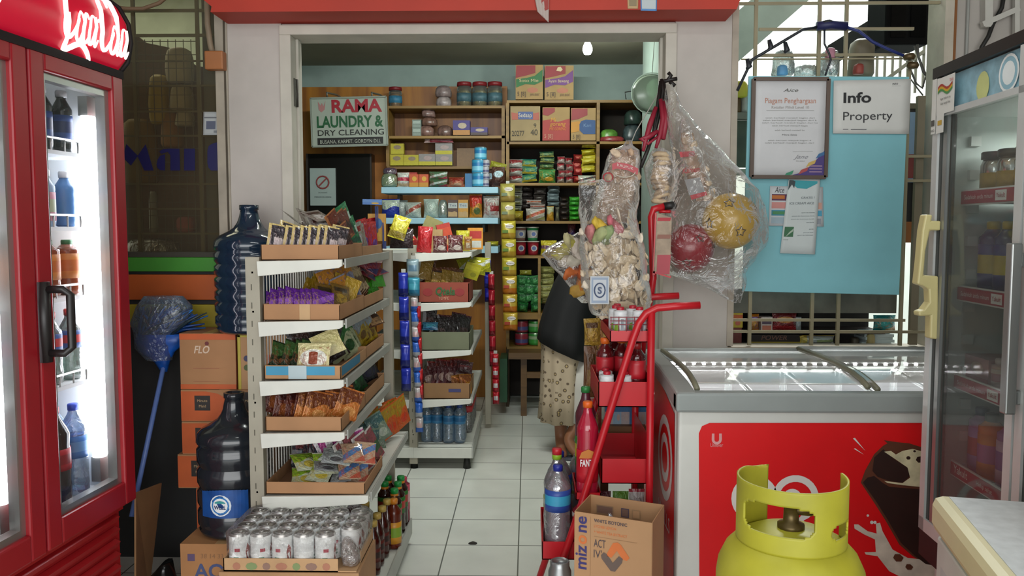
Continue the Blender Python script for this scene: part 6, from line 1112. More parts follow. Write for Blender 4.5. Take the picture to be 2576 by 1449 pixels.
# cover with a green mesh seen past the pillar
m = MB(); p = W(1640, 235, 5.2); m.lathe([(.125, 0), (.10, .02), (.05, .035), (.0001, .04)], film('b0c0ae', .8, .3, dif=.9), 24, p, Euler((R(80), 0, 0)).to_matrix()); m.tube([(p.x + .126 * math.cos(i * .262), p.y, p.z + .126 * math.sin(i * .262)) for i in range(24)], .004, M('8a9a8c'), 6, True); cv = tag(m.build('mesh_cover'), 'round green mesh food cover hanging at the right jamb', 'food cover')
m = MB(); m.tube([(p.x, p.y, p.z + .12), (p.x + .01, p.y - .0, p.z + .3), (p.x + .02, p.y, zc)], .002, M('5a5a50')); m.build('hanging_cord', cv)
m = MB(); m.tube([W(1575, 250, 6.5), W(1572, 232, 6.5), W(1612, 226, 6.5), W(1640, 226, 6.74)], .004, M('2a2a26'))
tag(m.build('wall_wire'), 'bent dark wire above the tall shelf unit', 'wire')
# ---------------------------------------------------------------- goods in the red cooler
def CW(x, y, z): return cm @ Vector((x, y, z))
cola = bottle('cola_bottle', .30, .044, 'b81420', M('1c0806', .1, n=.1, coat=.5), ('b01824', '8a1018'), (.36, .58), .3)
watr = bottle('water_bottle', .29, .04, '2a4ac0', film('c0d4e8', .6, .1, .3, 30, dif=.4), ('3a7ac8', '6aa0d8'), (.42, .66), .28)
ora_ = bottle('orange_drink', .17, .036, '2a6a3a', M('8a3c14', .15, n=.2, coat=.4), ('c87a2c', 'b8601c'), (.3, .75), .22)
drk = bottle('dark_bottle', .19, .03, 'b8b8b8', M('14181c', .12, n=.1, coat=.5), ('2a4a8a', '1c2a5a'), (.2, .6), .35)
wht_ = bottle('yogurt_bottle', .17, .03, 'd8d8d8', M('8aa0b8', .3, n=.1), ('c88a98', 'a8b090'), (.1, .6), .35)
blu = bottle('blue_bottle', .17, .032, 'e0e0e0', M('4a7ab0', .2, n=.1), None, (.1, .6), .35)
grn = bottle('soda_bottle', .22, .033, 'b82a24', film('a8b8b0', .6, .1, .2, 30, dif=.4), ('3a5a9a', 'b83a3a'), (.45, .7), .32)
lev = ((.53, ((cola, 'cola bottle with red cap'), (watr, 'clear water bottle with blue cap')), 'on the cooler floor'), (.90, ((grn, 'clear bottle with red cap'), (grn, 'clear bottle with red cap')), 'on the lowest cooler shelf'),
       (1.165, ((ora_, 'orange drink with green cap'), (ora_, 'orange drink with green cap')), 'on the second cooler shelf'), (1.375, ((wht_, 'pale bottle with white cap'), (blu, 'blue bottle with white cap')), 'on the third cooler shelf'), (1.60, ((drk, 'dark bottle with silver cap'), (drk, 'dark bottle with silver cap')), 'on the top cooler shelf'))
for z, kinds, where in lev:
    for j in range(2):
        for i in range(3 if j == 0 else 4):
            P, nm = kinds[0] if i < 2 else kinds[1]
            P.put(CW((-.325 if j == 0 else -.385) + i * .098, .082 + j * .1, z + .001), (0, 0, 40 * i), '%s, %s from left in %s row %s' % (nm, OR[i], ('front', 'second')[j], where), 'bottle', nm + 's ' + where)
    P, nm = kinds[0]
    for i in range(3): P.put(CW(-.82 + i * .1, .12, z + .001), (0, 0, 0), '%s, %s from left, behind left door %s' % (nm, OR[i], where), 'bottle', nm + 's ' + where)
# goods in the glass door chiller
def FW(x, y, z): return fm_ @ Vector((x, y, z))
J3 = jar('coffee_jar', .12, .036, '2a2a26', film('b8a080', .5, .1, dif=.2), '6a4a2c', 'a8842c')
for i, (x, y) in enumerate(((.10, .10), (.18, .10), (.26, .10), (.34, .10))): J3.put(FW(x, y, 1.441), (0, 0, 0), '%s of the dark-lidded jars on the top chiller shelf' % OR[i], 'jar', 'dark-lidded jars in the chiller')
gp_ = [bottle('grape_drink', .19, .033, c, M('3a3c6a', .2, n=.2), ('3a3a7a', 'b8a03a'), (.15, .7), .26) for c in ('c8a81c', '3a7a3c')]
for i, (x, y, k_) in enumerate(((.10, .10, 0), (.175, .10, 0), (.25, .10, 1), (.325, .10, 1))): gp_[k_].put(FW(x, y, 1.198), (0, 0, 180), '%s purple drink bottle with %s cap on second chiller shelf' % (('left', 'right')[i % 2], ('yellow', 'green')[k_]), 'bottle', 'purple drink bottles in the chiller')
at_ = carton('two', 'a87a7c', '9a4a54', 'b89a8c', name='yogurt_pack'); o = at_.put(FW(.10, .12, .970), (0, 0, -92), 'pink drink pack on the third chiller shelf', 'box', None, (.12, .1, .075))
yk = bottle('yogurt_bottle', .085, .02, 'b8a8a4', M('b08a88', .3, n=.1), ('b8a8a0', 'a06a70'), (.2, .7), .3)
for i in range(5): yk.put(FW(.19 + (i % 3) * .05, .085 + (i // 3) * .06, .970), (0, 0, 0), 'small pink yogurt bottle beside the pink pack in the chiller', 'bottle', 'small yogurt bottles in the chiller')
cb_ = [bottle('juice_bottle', .17, .03, a, M(b_, .2, n=.15), c, (.1, .7), .25) for a, b_, c in (('3a4a6a', '9a6a9a', ('a88ac0', 'b04a4a')), ('4a5a5a', 'c87a3a', ('c8803a', 'a86a9a')), ('4a6a6a', '7a6a9a', ('b8a8c0', '6a5a9a')))]
for i, (x, y, k_) in enumerate(((.08, .10, 0), (.15, .09, 1), (.22, .10, 2), (.29, .09, 2), (.10, .18, 0), (.18, .18, 1), (.26, .18, 2), (.36, .10, 1))): cb_[k_].put(FW(x, y, .741), (0, 0, 170), '%s bottle, %s from left of the lowest chiller shelf' % (('purple', 'orange', 'lilac')[k_], OR[i]), 'bottle', 'juice bottles on the lowest chiller shelf')
# ---------------------------------------------------------------- goods on the red display rack
wb = bottle('milk_bottle', .108, .0225, 'a8182a', M('d4d6d8', .35, n=.04), ('d8d8d8', 'c8ccd0'), (.3, .75), .2)
m = MB(); m.lathe([(.0232, .012), (.0232, .03)], M('b87a90', .4), 18); o = m.build('pink_band', wb.o, local=True); m = MB(); m.add([(.0237 * math.cos(R(a)), .0237 * math.sin(R(a)), z) for a, z in ((205, .03), (235, .028), (255, .04), (240, .055), (215, .05))], [(0, 1, 2, 3, 4)], M('7a9a2c')); m.quad(*[(.024 * math.cos(R(a)), .024 * math.sin(R(a)), z) for a, z in ((268, .035), (290, .035), (290, .07), (268, .07))], M('8a9098')); m.build('print', wb.o, local=True); wb.ch = [(c, []) for c in wb.o.children]
for i, (x, y) in enumerate(((.298, 2.665), (.36, 2.665), (.288, 2.72), (.345, 2.72), (.30, 2.78))): wb.put((x, y, 1.009), (0, 0, 8 * i), '%s of the white bottles with red caps on the top tray' % ('front left', 'front right', 'middle left', 'middle right', 'rearmost')[i], 'bottle', 'white bottles on the top tray')
for i, (x, y) in enumerate(((.256, 2.665), (.315, 2.668), (.258, 2.73))): wb.put((x, y, .798), (0, 0, 100 + 20 * i), '%s of the white bottles with red caps on the second tray' % ('front left', 'front right', 'rear left')[i], 'bottle', 'white bottles on the second tray')
fan = bottle('red_soda', .20, .03, 'd8641c', M('5a1418', .12, n=.1, coat=.4), ('b01c28', 'b01c28'), (.42, .68), .3); fb = bottle('red_soda', .20, .03, '8a1418', M('4a1014', .12, n=.1, coat=.4), ('b01c28', 'b01c28'), (.42, .72), .25)
for i, (x, y, P) in enumerate(((.262, 2.80, fan), (.322, 2.82, fan), (.354, 2.68, fb), (.354, 2.75, fb), (.30, 2.87, fb))): P.put((x, y, .798), (0, 0, 0), '%s of the dark red soda bottles on the second tray' % ('left orange-capped', 'right orange-capped', 'front right', 'second right', 'rearmost')[i], 'bottle', 'red soda bottles on the second tray')
m = MB(); m.T = None; a, c = Ya + .015, Yb - .015
tray(.155, .237, .485, .51, None, 2.86)
fbig = bottle('strawberry_soda', .315, .036, 'e0641c', M('a81a34', .12, n=.1, coat=.4), ('c01428', 'b81024'), (.16, .50), .3); o = fbig.put((.195, 2.676, .489), (0, 0, 0), 'big strawberry soda bottle with orange cap by the slanted rack tube', 'bottle')
m = MB(); m.text('FANTA', .022, (0, -.0385, .108), X_, Z_, M('e8e0e0'), w=.052, bold=.03); m.poly([(-.03, 0), (.03, 0), (.022, .02), (0, .03), (-.022, .02)], (0, -.0382, .134), X_, Z_, M('c87a2c')); m.build('label_print', o, local=True)
ctn_s = bottle('lemon_bottle', .34, .036, '2a7a3c', M('5a2a34', .2, n=.2), ('3a7a2c', 'b8a81c'), (.2, .5), .3); ctn_s.put((.197, 2.80, .489), (0, 0, 0), 'bottle with green cap just behind the big strawberry soda', 'bottle')
cb1 = film('d8d8dc', .62, .1, .35, 25, dif=.35); cpk = bottle('clear_bottle', .32, .045, '8ab02c', cb1, ('8a9a5a', 'b8b8b0'), (.42, .55), .32, 'b8a8b0', None)
for i, (x, y, l) in enumerate(((.097, 2.752, 'clear bottle with lime and red cap at the left of the floor tray'), (.19, 2.92, 'clear bottle with lime cap behind the pink water bottle'))): cpk.put((x, y, .289), (0, 0, 0), l, 'bottle')
m = MB(); m.lathe([(.0168, .315), (.0168, .335), (.015, .338), (.0001, .338)], M('b8202c', .4), 12, (0, 0, 0)); 
for q in [c for c in bpy.data.objects if c.name.startswith('clear_bottle')]: w_ = MB(); w_.lathe([(.0168, .316), (.0168, .334), (.015, .337), (.0001, .337)], M('b8202c', .4), 12); w_.build('red_cap', q, local=True)
aqb = bottle('water_bottle', .30, .043, '1c2a8a', cb1, ('2a4a9a', '3a9ac0'), (.50, .74), .26, 'b098a4')
for i, (x, y, l) in enumerate(((.098, 2.684, 'water bottle with blue cap and sky blue label, front of the floor tray'), (.11, 2.85, 'blue-capped bottle half hidden behind the front water bottle'))): aqb.put((x, y, .289), (0, 0, 0), l, 'bottle')
pkb = bottle('pink_bottle', .19, .036, 'a81c2c', M('8a2c34', .2, n=.25), ('b8a8a4', '8a2028'), (.45, .75), .26); pkb.put((.182, 2.685, .289), (0, 0, 0), 'pink water bottle with pale label right of the blue labelled one', 'bottle')
sn = [pack('window', '4a1c24', '8a7a74', '2a1014', 'snack_packet'), pack('window', '5a8a2c', '7aa03a', '3a6a1c', 'green_packet'), pack('half', 'a02434', 'b8b4b0', '3a3430', 'snack_packet')]
for i, (x, P, l) in enumerate(((.252, sn[0], 'maroon packet standing under the third red tray'), (.312, sn[1], 'bright green packet standing under the third red tray'), (.366, sn[2], 'white and red packet standing under the third red tray'))): P.put((x, 2.72, .29), (-4, 0, 0), l, 'packet', None, (.054, .06, .195))
m = MB(); m.box(WX(1520, 3.05), WX(1628, 3.05), 3.02, 3.13, .60, .637, M('6a4a24')); pl_ = m.build('plank_shelf'); tag(pl_, 'brown plank shelf behind the red display rack', 'shelf')
for x in (WX(1524, 3.0), WX(1612, 3.05)): m = MB(); m.box(x - .01, x + .02, 3.03, 3.12, 0, .60, M('5a3c1c')); m.build('leg', pl_)
for i, c in enumerate(('b0b4b4', '8ab0c4', 'a8a4a4', '2a6a9a', 'a8acb0')):
    P = carton('band', c, '2a6a9c', 'b0a8a0', name='milk_carton'); x = WX(1536 + 21 * i, 3.05); P.put((x, 3.075, .638), (0, 0, 0), '%s from the left of the blue and white milk cartons behind the rack' % OR[i], 'carton', 'milk cartons behind the rack', (.031, .05, .085))
m = MB(); m.lathe([(.034, 0), (.036, .01), (.036, .31), (.030, .325), (.030, .34), (.026, .343), (.024, .335), (.0001, .335)], M('9a9c9c', .3, .7, n=.1), 24, (.098, 2.49, 0)); tag(m.build('tin'), 'grey metal tin in front of the floor tray of the red rack', 'tin')
m = MB(); p = W(1478, 800, 3.08)
# ---------------------------------------------------------------- shrink wrapped cans in front of the nearer rack
cb0 = MB(); cx0 = -.905; cb0.box(cx0 - .02, cx0 + .40, 2.375, 2.644, 0, .345, M('a8805a', .75, n=.12)); cb0.box(cx0 - .02, cx0 + .40, 2.3735, 2.375, .1, .2, M('8a5c34')); tag(cb0.build('carton', bevel=.003), 'large tan carton under the tray of shrink-wrapped cans', 'carton')
m = MB(); kt = M('b8926a', .7, n=.12); x0, x1 = cx0 - .008, cx0 + .392
m.box(x0, x1, 2.38, 2.643, .346, .35, kt); m.box(x0, x1 - .055, 2.38, 2.383, .346, .386, kt); m.box(x0, x0 + .003, 2.38, 2.643, .346, .386, kt); m.box(x1 - .003, x1, 2.45, 2.643, .346, .386, kt)
for i in range(7): xx = x0 + .04 + i * .045; m.disc(.012 + .006 * (i % 2), (xx, 2.3792, .362), X_, Z_, M(('a87058', '7a8a5a', '8a6a5c')[i % 3]), 8, .012)
ct_ = tag(m.build('can_tray'), 'printed tan cardboard tray holding the shrink-wrapped cans', 'tray')
C1 = can('milk_can', .104, .0312, 'e4e6e6', 'b0aeac', 'e8eaea', 'dcdedf')
m = MB()
for a0, c, z0, z1 in ((262, 'a83a4a', .052, .062), (255, '6a8a7a', .03, .036), (255, '6a8a7a', .020, .026)): n_ = 5; m.add([(.0317 * math.cos(R(a0 + 7 * i)), .0317 * math.sin(R(a0 + 7 * i)), z1) for i in range(n_)] + [(.0317 * math.cos(R(a0 + 7 * i)), .0317 * math.sin(R(a0 + 7 * i)), z0) for i in range(n_ - 1, -1, -1)], [tuple(range(10))], M(c))
m.add([(.0316 * math.cos(R(a)), .0316 * math.sin(R(a)), z) for a, z in ((330, .02), (350, .03), (352, .06), (335, .075), (322, .05))], [(0, 1, 2, 3, 4)], M('8a3a34')); m.build('print', C1.o, local=True); C1.ch = [(c, []) for c in C1.o.children]
m = MB(); m.lathe([(.0001, .102), (.026, .1015)], M('b8b6b2', .3, .8), 16); m.tube([(-.004, 0, .1035), (.012, 0, .1045)], .004, M('a09e9a', .3, .8), 6); m.build('lid', C1.o, local=True); C1.ch = [(c, []) for c in C1.o.children]
for j in range(4):
    for i in range(6):
        if j == 0 and i == 5: continue
        C1.put((cx0 + .03 + i * .0655, 2.4155 + j * .0637, .3515), (0, 0, (0, 20, -15, 95, 10, -30, 40)[(i + 2 * j) % 7]), '%s can from the left in the %s row of the shrink-wrapped cans' % (OR[i], ('front', 'second', 'third', 'back')[j]), 'can', 'shrink-wrapped white cans')
m = MB(); rg = []
for z, gx_, sd in ((.39, .004, 1), (.42, .006, 2), (.45, .005, 3), (.463, -.006, 4), (.468, -.03, 5)): rg.append(circ(cx0 + .194, 2.512, z, .203 + gx_, .131 + gx_ * .3, 40, 7, .02, sd))
m.loft(rg, film('f4f2f0', .95, .1, .7, 45, dif=.2), cap=False); tag(m.build('shrink_wrap'), 'clear crumpled shrink film wrapped round the white cans', 'plastic wrap')
m = MB(); m.loft([circ(cx0 + .365 + dx, 2.43, .356 + z, rx_, ry_, 14, nz=.4, seed=z * 33) for z, rx_, ry_, dx in ((0, .028, .03, 0), (.03, .03, .034, 0), (.055, .022, .03, -.006), (.075, .01, .014, -.012))], film('d8ccc8', .5, .12, .8, 50)); tag(m.build('torn_film'), 'torn crumpled plastic filling the front right gap of the cans', 'plastic wrap')
# ---------------------------------------------------------------- pin board and papers by the right window
By = 3.262; m = MB(); a = [W(1884, 191, By), W(2288, 193, By), W(2262, 742, By), W(1868, 733, By)]; m.poly([(p.x, p.z) for p in a][::-1], (0, By, 0), X_, Z_, M('7fbcc6', .6, n=.06, s=6), .012); tag(m.build('pin_board', bevel=.002), 'large light blue notice board hung on the right window grille', 'notice board')
def sheet(nm, px, Yq, c, lb, cat, dec, curl=0, t=.001, group=None):
    q = [W(x, y, Yq) for x, y in px]; m = MB(); n = 8; vs = []; o_, ux, uz = q[3], (q[2] - q[3]), (q[0] - q[3])
    def pt(u, v, d=0): b_ = (q[3].lerp(q[2], u)).lerp(q[0].lerp(q[1], u), v); return Vector((b_.x, b_.y - d - curl * (max(0, u - .6) ** 2 * max(0, v - .5) * 4 + .15 * math.sin(u * 6 + 1) ** 2), b_.z))
    for j in range(n + 1):
        for i in range(n + 1): vs.append(pt(i / n, j / n))
    m.add(vs, [(j * (n + 1) + i, j * (n + 1) + i + 1, (j + 1) * (n + 1) + i + 1, (j + 1) * (n + 1) + i) for j in range(n) for i in range(n)], M(c, .6, n=.05), True)
    W_ = (q[1] - q[0]).length; H_ = (q[0] - q[3]).length; U = (q[1] - q[0]).normalized(); V = (q[0] - q[3]).normalized()
    def T(s_, h, u, v, col, w=None, al='C', sh=0, bold=0): m.text(s_, h * H_, pt(u, v, .0016), U, V, M(col, .6), w=w * W_ if w else None, al=al, shear=sh, bold=bold)
    def Q(pts, col, d=.0012): m.add([pt(u, v, d) for u, v in pts], [tuple(range(len(pts)))], M(col, .55))
    def bar(u0, u1, v0, v1, col, d=.0012): Q([(u0, v0), (u1, v0), (u1, v1), (u0, v1)], col, d)
    dec(T, Q, bar); return tag(m.build(nm, solid=t), lb, cat, group), pt
def cert(T, Q, bar):
    T('Aice', .035, .5, .87, '4a4a44', .2, sh=.3); T('Piagam Penghargaan', .055, .5, .755, 'b8806a', .68); T('Retailer Piihdi Level 10', .028, .5, .70, 'a09a96', .5); bar(.18, .82, .678, .681, '8a8a84')
    for i, (w_, v) in enumerate(((.66, .60), (.72, .575), (.75, .55), (.48, .52), (.4, .475), (.58, .37), (.66, .345))): T('telah berhasil menjadi bagian dari kami'[:12 + int(w_ * 34)], .012, .5, v, '9a9a98', w_)
    T('Mitra Setia', .018, .5, .425, '7a7a78', .2); bar(.55, .82, .262, .265, '9a9a98'); T('Jane', .04, .66, .19, '8a8a90', .2, sh=.5); T('Direktur', .012, .66, .16, '9a9a98', .12)
    Q([(.985, .012), (.985, .28), (.86, .17), (.72, .06), (.52, .012)], '4a3a7a', .0014)
    for i, c in enumerate(('3a6a9a', '3a8a6a', 'a84a4a', 'c8a85a')): u = (.93, .50, .70, .80)[i]; v = (.22, .02, .055, .13)[i]; Q([(u - .07, v - .03), (u + .05, v + .01), (u + .07, v + .05), (u - .03, v + .02)], c, .0018)
    for i in range(3): bar(.78, .95, .05 + i * .03, .06 + i * .03, 'a88a9a', .002)
    for a in ((.03, .97, .03, .033), (.03, .97, .967, .97), (.03, .033, .03, .97), (.967, .97, .03, .97)): bar(*a, 'c0bcb8')
o, pt = sheet('certificate', [(1896, 199), (2084, 199), (2076, 446), (1890, 445)], 3.243, 'c9c9cb', 'framed printed award certificate at the left of the blue board', 'certificate', cert)
m = MB(); cs = [pt(0, 0), pt(1, 0), pt(1, 1), pt(0, 1)]; fb_ = M('5a4a40', .5)
for i in range(4): a, c = cs[i], cs[(i + 1) % 4]; m.bar(a, c, .014, .014, fb_)
fo = m.build('frame', o); m = MB(); m.add([p + Vector((0, .009, 0)) for p in cs], [(0, 1, 2, 3)], fb_); m.build('backing', o)
sheet('info_sheet', [(2097, 203), (2291, 199), (2286, 337), (2095, 336)], 3.252, 'cfcfcb', 'white Info Property sheet taped at the upper right of the board', 'paper', lambda T, Q, bar: (T('Info', .19, .13, .58, '1c1c1e', .36, 'L', 0, .025), T('Property', .16, .13, .25, '3a3a3c', .64, 'L'), bar(.13, .2, .075, .085, '55555a'), bar(.235, .44, .07, .082, '66666a'), T('INFO', .035, .8, .90, '4a4a4c', .07), bar(.76, .87, .875, .878, '8a8a8a')), .008)
def stick(T, Q, bar):
    T('Aice', .14, .18, .84, '4a4a50', .18, sh=.3); bar(.04, .5, .64, .8, '5a2a4a'); bar(.04, .28, .68, .77, 'b86a2c', .0018); bar(.04, .5, .44, .60, 'c88a84'); bar(.04, .5, .26, .40, '3a8aa0'); bar(.06, .3, .29, .37, '4a8a5a', .0018); bar(.04, .5, .06, .22, 'a0b4c0'); bar(.6, .97, .44, .6, 'c89a8a'); bar(.6, .97, .26, .4, '4a9ab8'); bar(.6, .95, .06, .2, '8a9098')
sheet('ice_cream_sticker', [(1937, 468), (2070, 470), (2072, 570), (1934, 568)], 3.256, 'c4c8cc', 'colourful ice cream sticker half covered by the white flyer', 'sticker', stick)
def fly(T, Q, bar):
    Q([(.02, .99), (.02, .85), (.1, .95), (.3, .88), (.6, .87), (.92, .94), (.92, .97), (.2, .985)], '3a9aa4'); Q([(.02, .99), (.02, .86), (.12, .93), (.2, .88), (.22, .97), (.14, .985)], '3a4448', .0018); T('GRATIS !', .028, .86, .74, '70787c', .42, 'R'); T('ICE CREAM AICE', .032, .86, .665, '70787c', .78, 'R')
    for i, (w_, v) in enumerate(((.42, .55), (.72, .505), (.74, .465), (.24, .42), (.14, .33), (.32, .285), (.5, .25))): T('syarat dan ketentuan berlaku'[:8 + int(w_ * 26)], .013, .9, v, '8a9498', w_, 'R')
    bar(.05, .32, .225, .36, '3a6a4a'); Q([(.1, .225), (.3, .3), (.32, .34), (.2, .29)], 'a8b8a8', .0018); T('bit.ly', .013, .12, .18, '8a9090', .15)
sheet('flyer', [(1984, 451), (2063, 450), (2050, 640), (1962, 637)], 3.248, 'c4cbcb', 'long white flyer hanging over the sticker on the blue board', 'paper', fly, .004)
# stickers on the red beam
fy = 3.119
def stk(px, c, lb, dec): return sheet('sticker', px, fy, c, lb, 'sticker', dec, 0, .001, 'stickers on the red beam')
stk([(1578, -12), (1606, -12), (1605, 22), (1579, 22)], 'b89a70', 'small tan sticker on the red beam, left of the blue-edged one', lambda T, Q, bar: bar(.15, .85, .2, .9, '8a7a5a')); stk([(1611, -14), (1653, -14), (1652, 28), (1612, 27)], '5a8ac0', 'blue-edged white sticker at the right of the red beam', lambda T, Q, bar: bar(.07, .93, .12, .95, 'b8c0c4'))
sheet('torn_sticker', [(1344, -10), (1381, -10), (1380, 57), (1352, 30)], 3.112, 'b0a098', 'torn peeling white and red sticker hanging off the red beam', 'sticker', lambda T, Q, bar: Q([(.5, .98), (.98, .98), (.98, .5), (.7, .36), (.45, .7)], '9a3a34'), .03)
# junction box, cables by the left window
m = MB(); a, c = W(513, 127, 3.25), W(561, 174, 3.25); m.box(a.x, c.x, 3.25, 3.294, c.z, a.z, M('a5683a', .5, n=.1)); jb_ = tag(m.build('junction_box', bevel=.005), 'orange-brown junction box at the top corner of the left window', 'junction box')
m = MB(); m.tube([W(535, 135, 3.27), W(529, 112, 3.27), W(522, 60, 3.28), W(522, -60, 3.28)], .011, M('8a7a64', .6)); m.build('conduit', jb_)
m = MB(); m.tube([W(270, 15, 3.28), W(320, 22, 3.28), W(360, 22, 3.28), W(400, 8, 3.28), W(440, -25, 3.28), W(500, -60, 3.28)], .008, M('7a6048', .6)); tag(m.build('window_cable'), 'brown cable sagging across the top of the left window', 'cable')
sheet('price_note', [(512, 281), (551, 281), (549, 340), (511, 340)], 3.322, 'b0b4b4', 'small white note with dark square stuck on the left window', 'paper', lambda T, Q, bar: (bar(.2, .8, .25, .6, '5a6074'), bar(.05, .9, .72, .78, '707478'), bar(.7, .95, .1, .2, '808488')))
# things behind the left window
def lump(nm, px0, px1, py0, py1, Yq, d, c, lb, cat, seed=0, n=2.6, nz=.22, mt=None):
    a, e = W(px0, py0, Yq), W(px1, py1, Yq); h = a.z - e.z; m = MB()
    m.loft([circ((a.x + e.x) / 2, Yq, e.z + h * t, (e.x - a.x) / 2 * s_, d * s_, 20, n, nz, seed + t) for t, s_ in ((0, .85), (.1, 1), (.4, 1), (.75, .95), (.93, .8), (1, .5))], mt or M(c, .6, n=.25, s=8)); return tag(m.build(nm), lb, cat)
m = MB(); pts = [(300, 92), (345, 88), (372, 110), (430, 122), (480, 155), (498, 168), (545, 175), (545, 720), (300, 720)]; m.poly([(W(x, y, 3.72).x, W(x, y, 3.72).z) for x, y in pts][::-1], (0, 3.72, 0), X_, Z_, M('6a5a48', .8, n=.3, s=5), -.02); tag(m.build('cardboard_sheet'), 'tall dusty brown sheet standing behind the left window glass', 'cardboard')
lump('plastic_bag', 378, 428, 190, 312, 3.62, .05, 'a8902c', 'yellow plastic bag hanging behind the left window', 'bag', 2); lump('plastic_bag', 408, 458, 285, 370, 3.63, .05, '9a6c24', 'amber plastic bag below the yellow bag behind the window', 'bag', 4)
lump('plastic_bag', 300, 400, 300, 460, 3.66, .04, '7a6224', 'large olive bag low behind the window lettering', 'bag', 9)
for i, (x0, x1, y0, y1, lb) in enumerate(((418, 486, 122, 210, 'upper cream package behind the left window'), (430, 484, 215, 278, 'middle cream package behind the left window'), (445, 488, 282, 318, 'lowest cream package behind the left window'))): lump('cream_package', x0, x1, y0, y1, 3.60, .05, 'b0a484', lb, 'package', i * 3)
lump('clear_sack', 320, 450, 600, 648, 3.55, .07, 'b0aca4', 'grey clear plastic sack at the bottom of the left window', 'sack', 5, mt=film('b8b4aa', .4, .2, .8, 20)); lump('red_packet', 448, 492, 545, 585, 3.56, .05, 'a05850', 'pink-red striped packet low behind the left window', 'packet', 6); lump('white_bottle', 376, 396, 482, 585, 3.56, .03, 'a8aca0', 'white bottle low behind the left window', 'bottle', 7, 2, .02)
b = MB(); b.box(-2.4, -1.21, 3.46, 3.75, WZ(655, 3.55) - .02, WZ(649, 3.55), M('4a4438', .7)); struct(b, 'trim_9'); b = MB(); b.box(-1.75, -1.21, 3.50, 3.62, WZ(587, 3.56) - .008, WZ(586, 3.56), M('5a5444', .7)); struct(b, 'trim_10')
# seen through the right window: speaker, wires, cabinet shelf with goods
m = MB(); a, c = W(2232, -60, 3.55), W(2338, 112, 3.55); m.box(a.x, c.x, 3.55, 3.75, c.z, a.z, M('080808', .8, spec=.08)); sp_ = tag(m.build('loudspeaker', bevel=.01), 'black box loudspeaker high behind the right window', 'speaker')
m = MB(); m.box(a.x + .02, (a.x + c.x) / 2 - .01, 3.545, 3.55, c.z + .03, a.z - .02, M('0c0b0a', .9, n=.3, s=60, spec=.05)); m.build('grille_cloth', sp_); m = MB(); m.box((a.x + c.x) / 2 + .01, c.x - .02, 3.545, 3.55, c.z + .03, a.z - .02, M('060606', .9, spec=.05)); m.build('panel', sp_)
m = MB(); m.box(a.x + .06, c.x - .06, 3.75, 4.4, c.z + .1, a.z - .1, M('141412', .8, spec=.1)); m.build('bracket', sp_)
bk_ = M('20242c', .5)
cab = thing('cable_bundle', 'dark blue cable tied along the top of the right window grille', 'cable', W(2090, 75, 3.27))
m = MB(); m.tube([W(1855, 228, 3.29), W(1892, 150, 3.29), W(1960, 110, 3.28), W(2020, 74, 3.28), W(2058, 68, 3.28)], .006, bk_); m.build('cable', cab); m = MB(); m.tube([W(2055, 66, 3.275), W(2090, 62, 3.275), W(2130, 66, 3.275)], .017, M('1c2050', .5), 10); m.tube([W(2070, 60, 3.272), W(2085, 56, 3.272), W(2100, 62, 3.272)], .012, bk_); m.build('knot', cab)
m = MB(); m.tube([W(2128, 68, 3.28), W(2160, 78, 3.28), W(2195, 105, 3.28), W(2230, 122, 3.28), W(2285, 145, 3.28)], .006, M('1c2a6a', .5)); m.build('cable', cab); m = MB(); m.tube([W(2074, 72, 3.28), W(2074, 110, 3.28), W(2086, 135, 3.28), W(2090, 150, 3.28), W(2076, 190, 3.27)], .004, bk_); m.build('cable', cab)
for i, (x, y) in enumerate(((1935, 112), (1975, 118), (1880, 160))): m = MB(); m.tube([W(x, y - 12, 3.285), W(x + 5, y + 8, 3.285), W(x - 2, y + 14, 3.285)], [.008, .012, .006], bk_, 6); m.build('leaf_clip', cab)
for i, (pts, r_) in enumerate(((((2308, 112), (2310, 140), (2322, 180), (2338, 200)), .005), (((2280, 150), (2305, 210), (2320, 222), (2330, 190), (2300, 115)), .004), (((2292, 165), (2288, 195), (2310, 225), (2322, 240)), .003))):
    m = MB(); m.tube([W(x, y, 3.44) for x, y in pts], r_, M('4a4844')); tag(m.build('hanging_wire'), '%s grey wire dangling right of the blue board' % ('thick', 'looped', 'thin')[i], 'wire', 'wires by the board')
m = MB(); 
for x, y in ((2287, 143), (2296, 165)): m.lathe([(.018, -.012), (.024, 0), (.018, .012)], M('5a4a30', .4, .5), 12, W(x, y, 3.275))
tag(m.build('clamp'), 'pair of brass clamps at the right end of the grille', 'clamp')
tb = film('c0c8c8', .55, .15, .7, 30)
for i, (x0, x1, y0, y1, c, lb) in enumerate(((1945, 1995, 128, 192, None, 'leftmost clear toy bag above the blue board'), (2000, 2055, 165, 195, None, 'low clear bag just above the certificate'), (2065, 2105, 128, 192, None, 'clear bag with pink tip above the board middle'), (2140, 2195, 100, 195, '6a6250', 'brown and grey stuffed toy in a bag above the board'))): lump('toy_bag', x0, x1, y0, y1, 3.40, .05, c or 'ffffff', lb, 'bag', i * 5, mt=None if c else tb)
for x, y, c in ((1968, 178, '5a90b8'), (2088, 135, 'b07a8a'), (2160, 175, '8a3a30')): lump('small_toy', x - 12, x + 12, y - 14, y + 12, 3.33, .02, c, 'small %s toy hanging above the blue board' % {'5a90b8': 'blue', 'b07a8a': 'pink', '8a3a30': 'red'}[c], 'toy', x)
cbm = M('4a4038', .6, n=.2); gcab = thing('display_cabinet', 'cabinet of small goods behind the grille under the blue board', 'cabinet', (1.2, 3.6, 0))
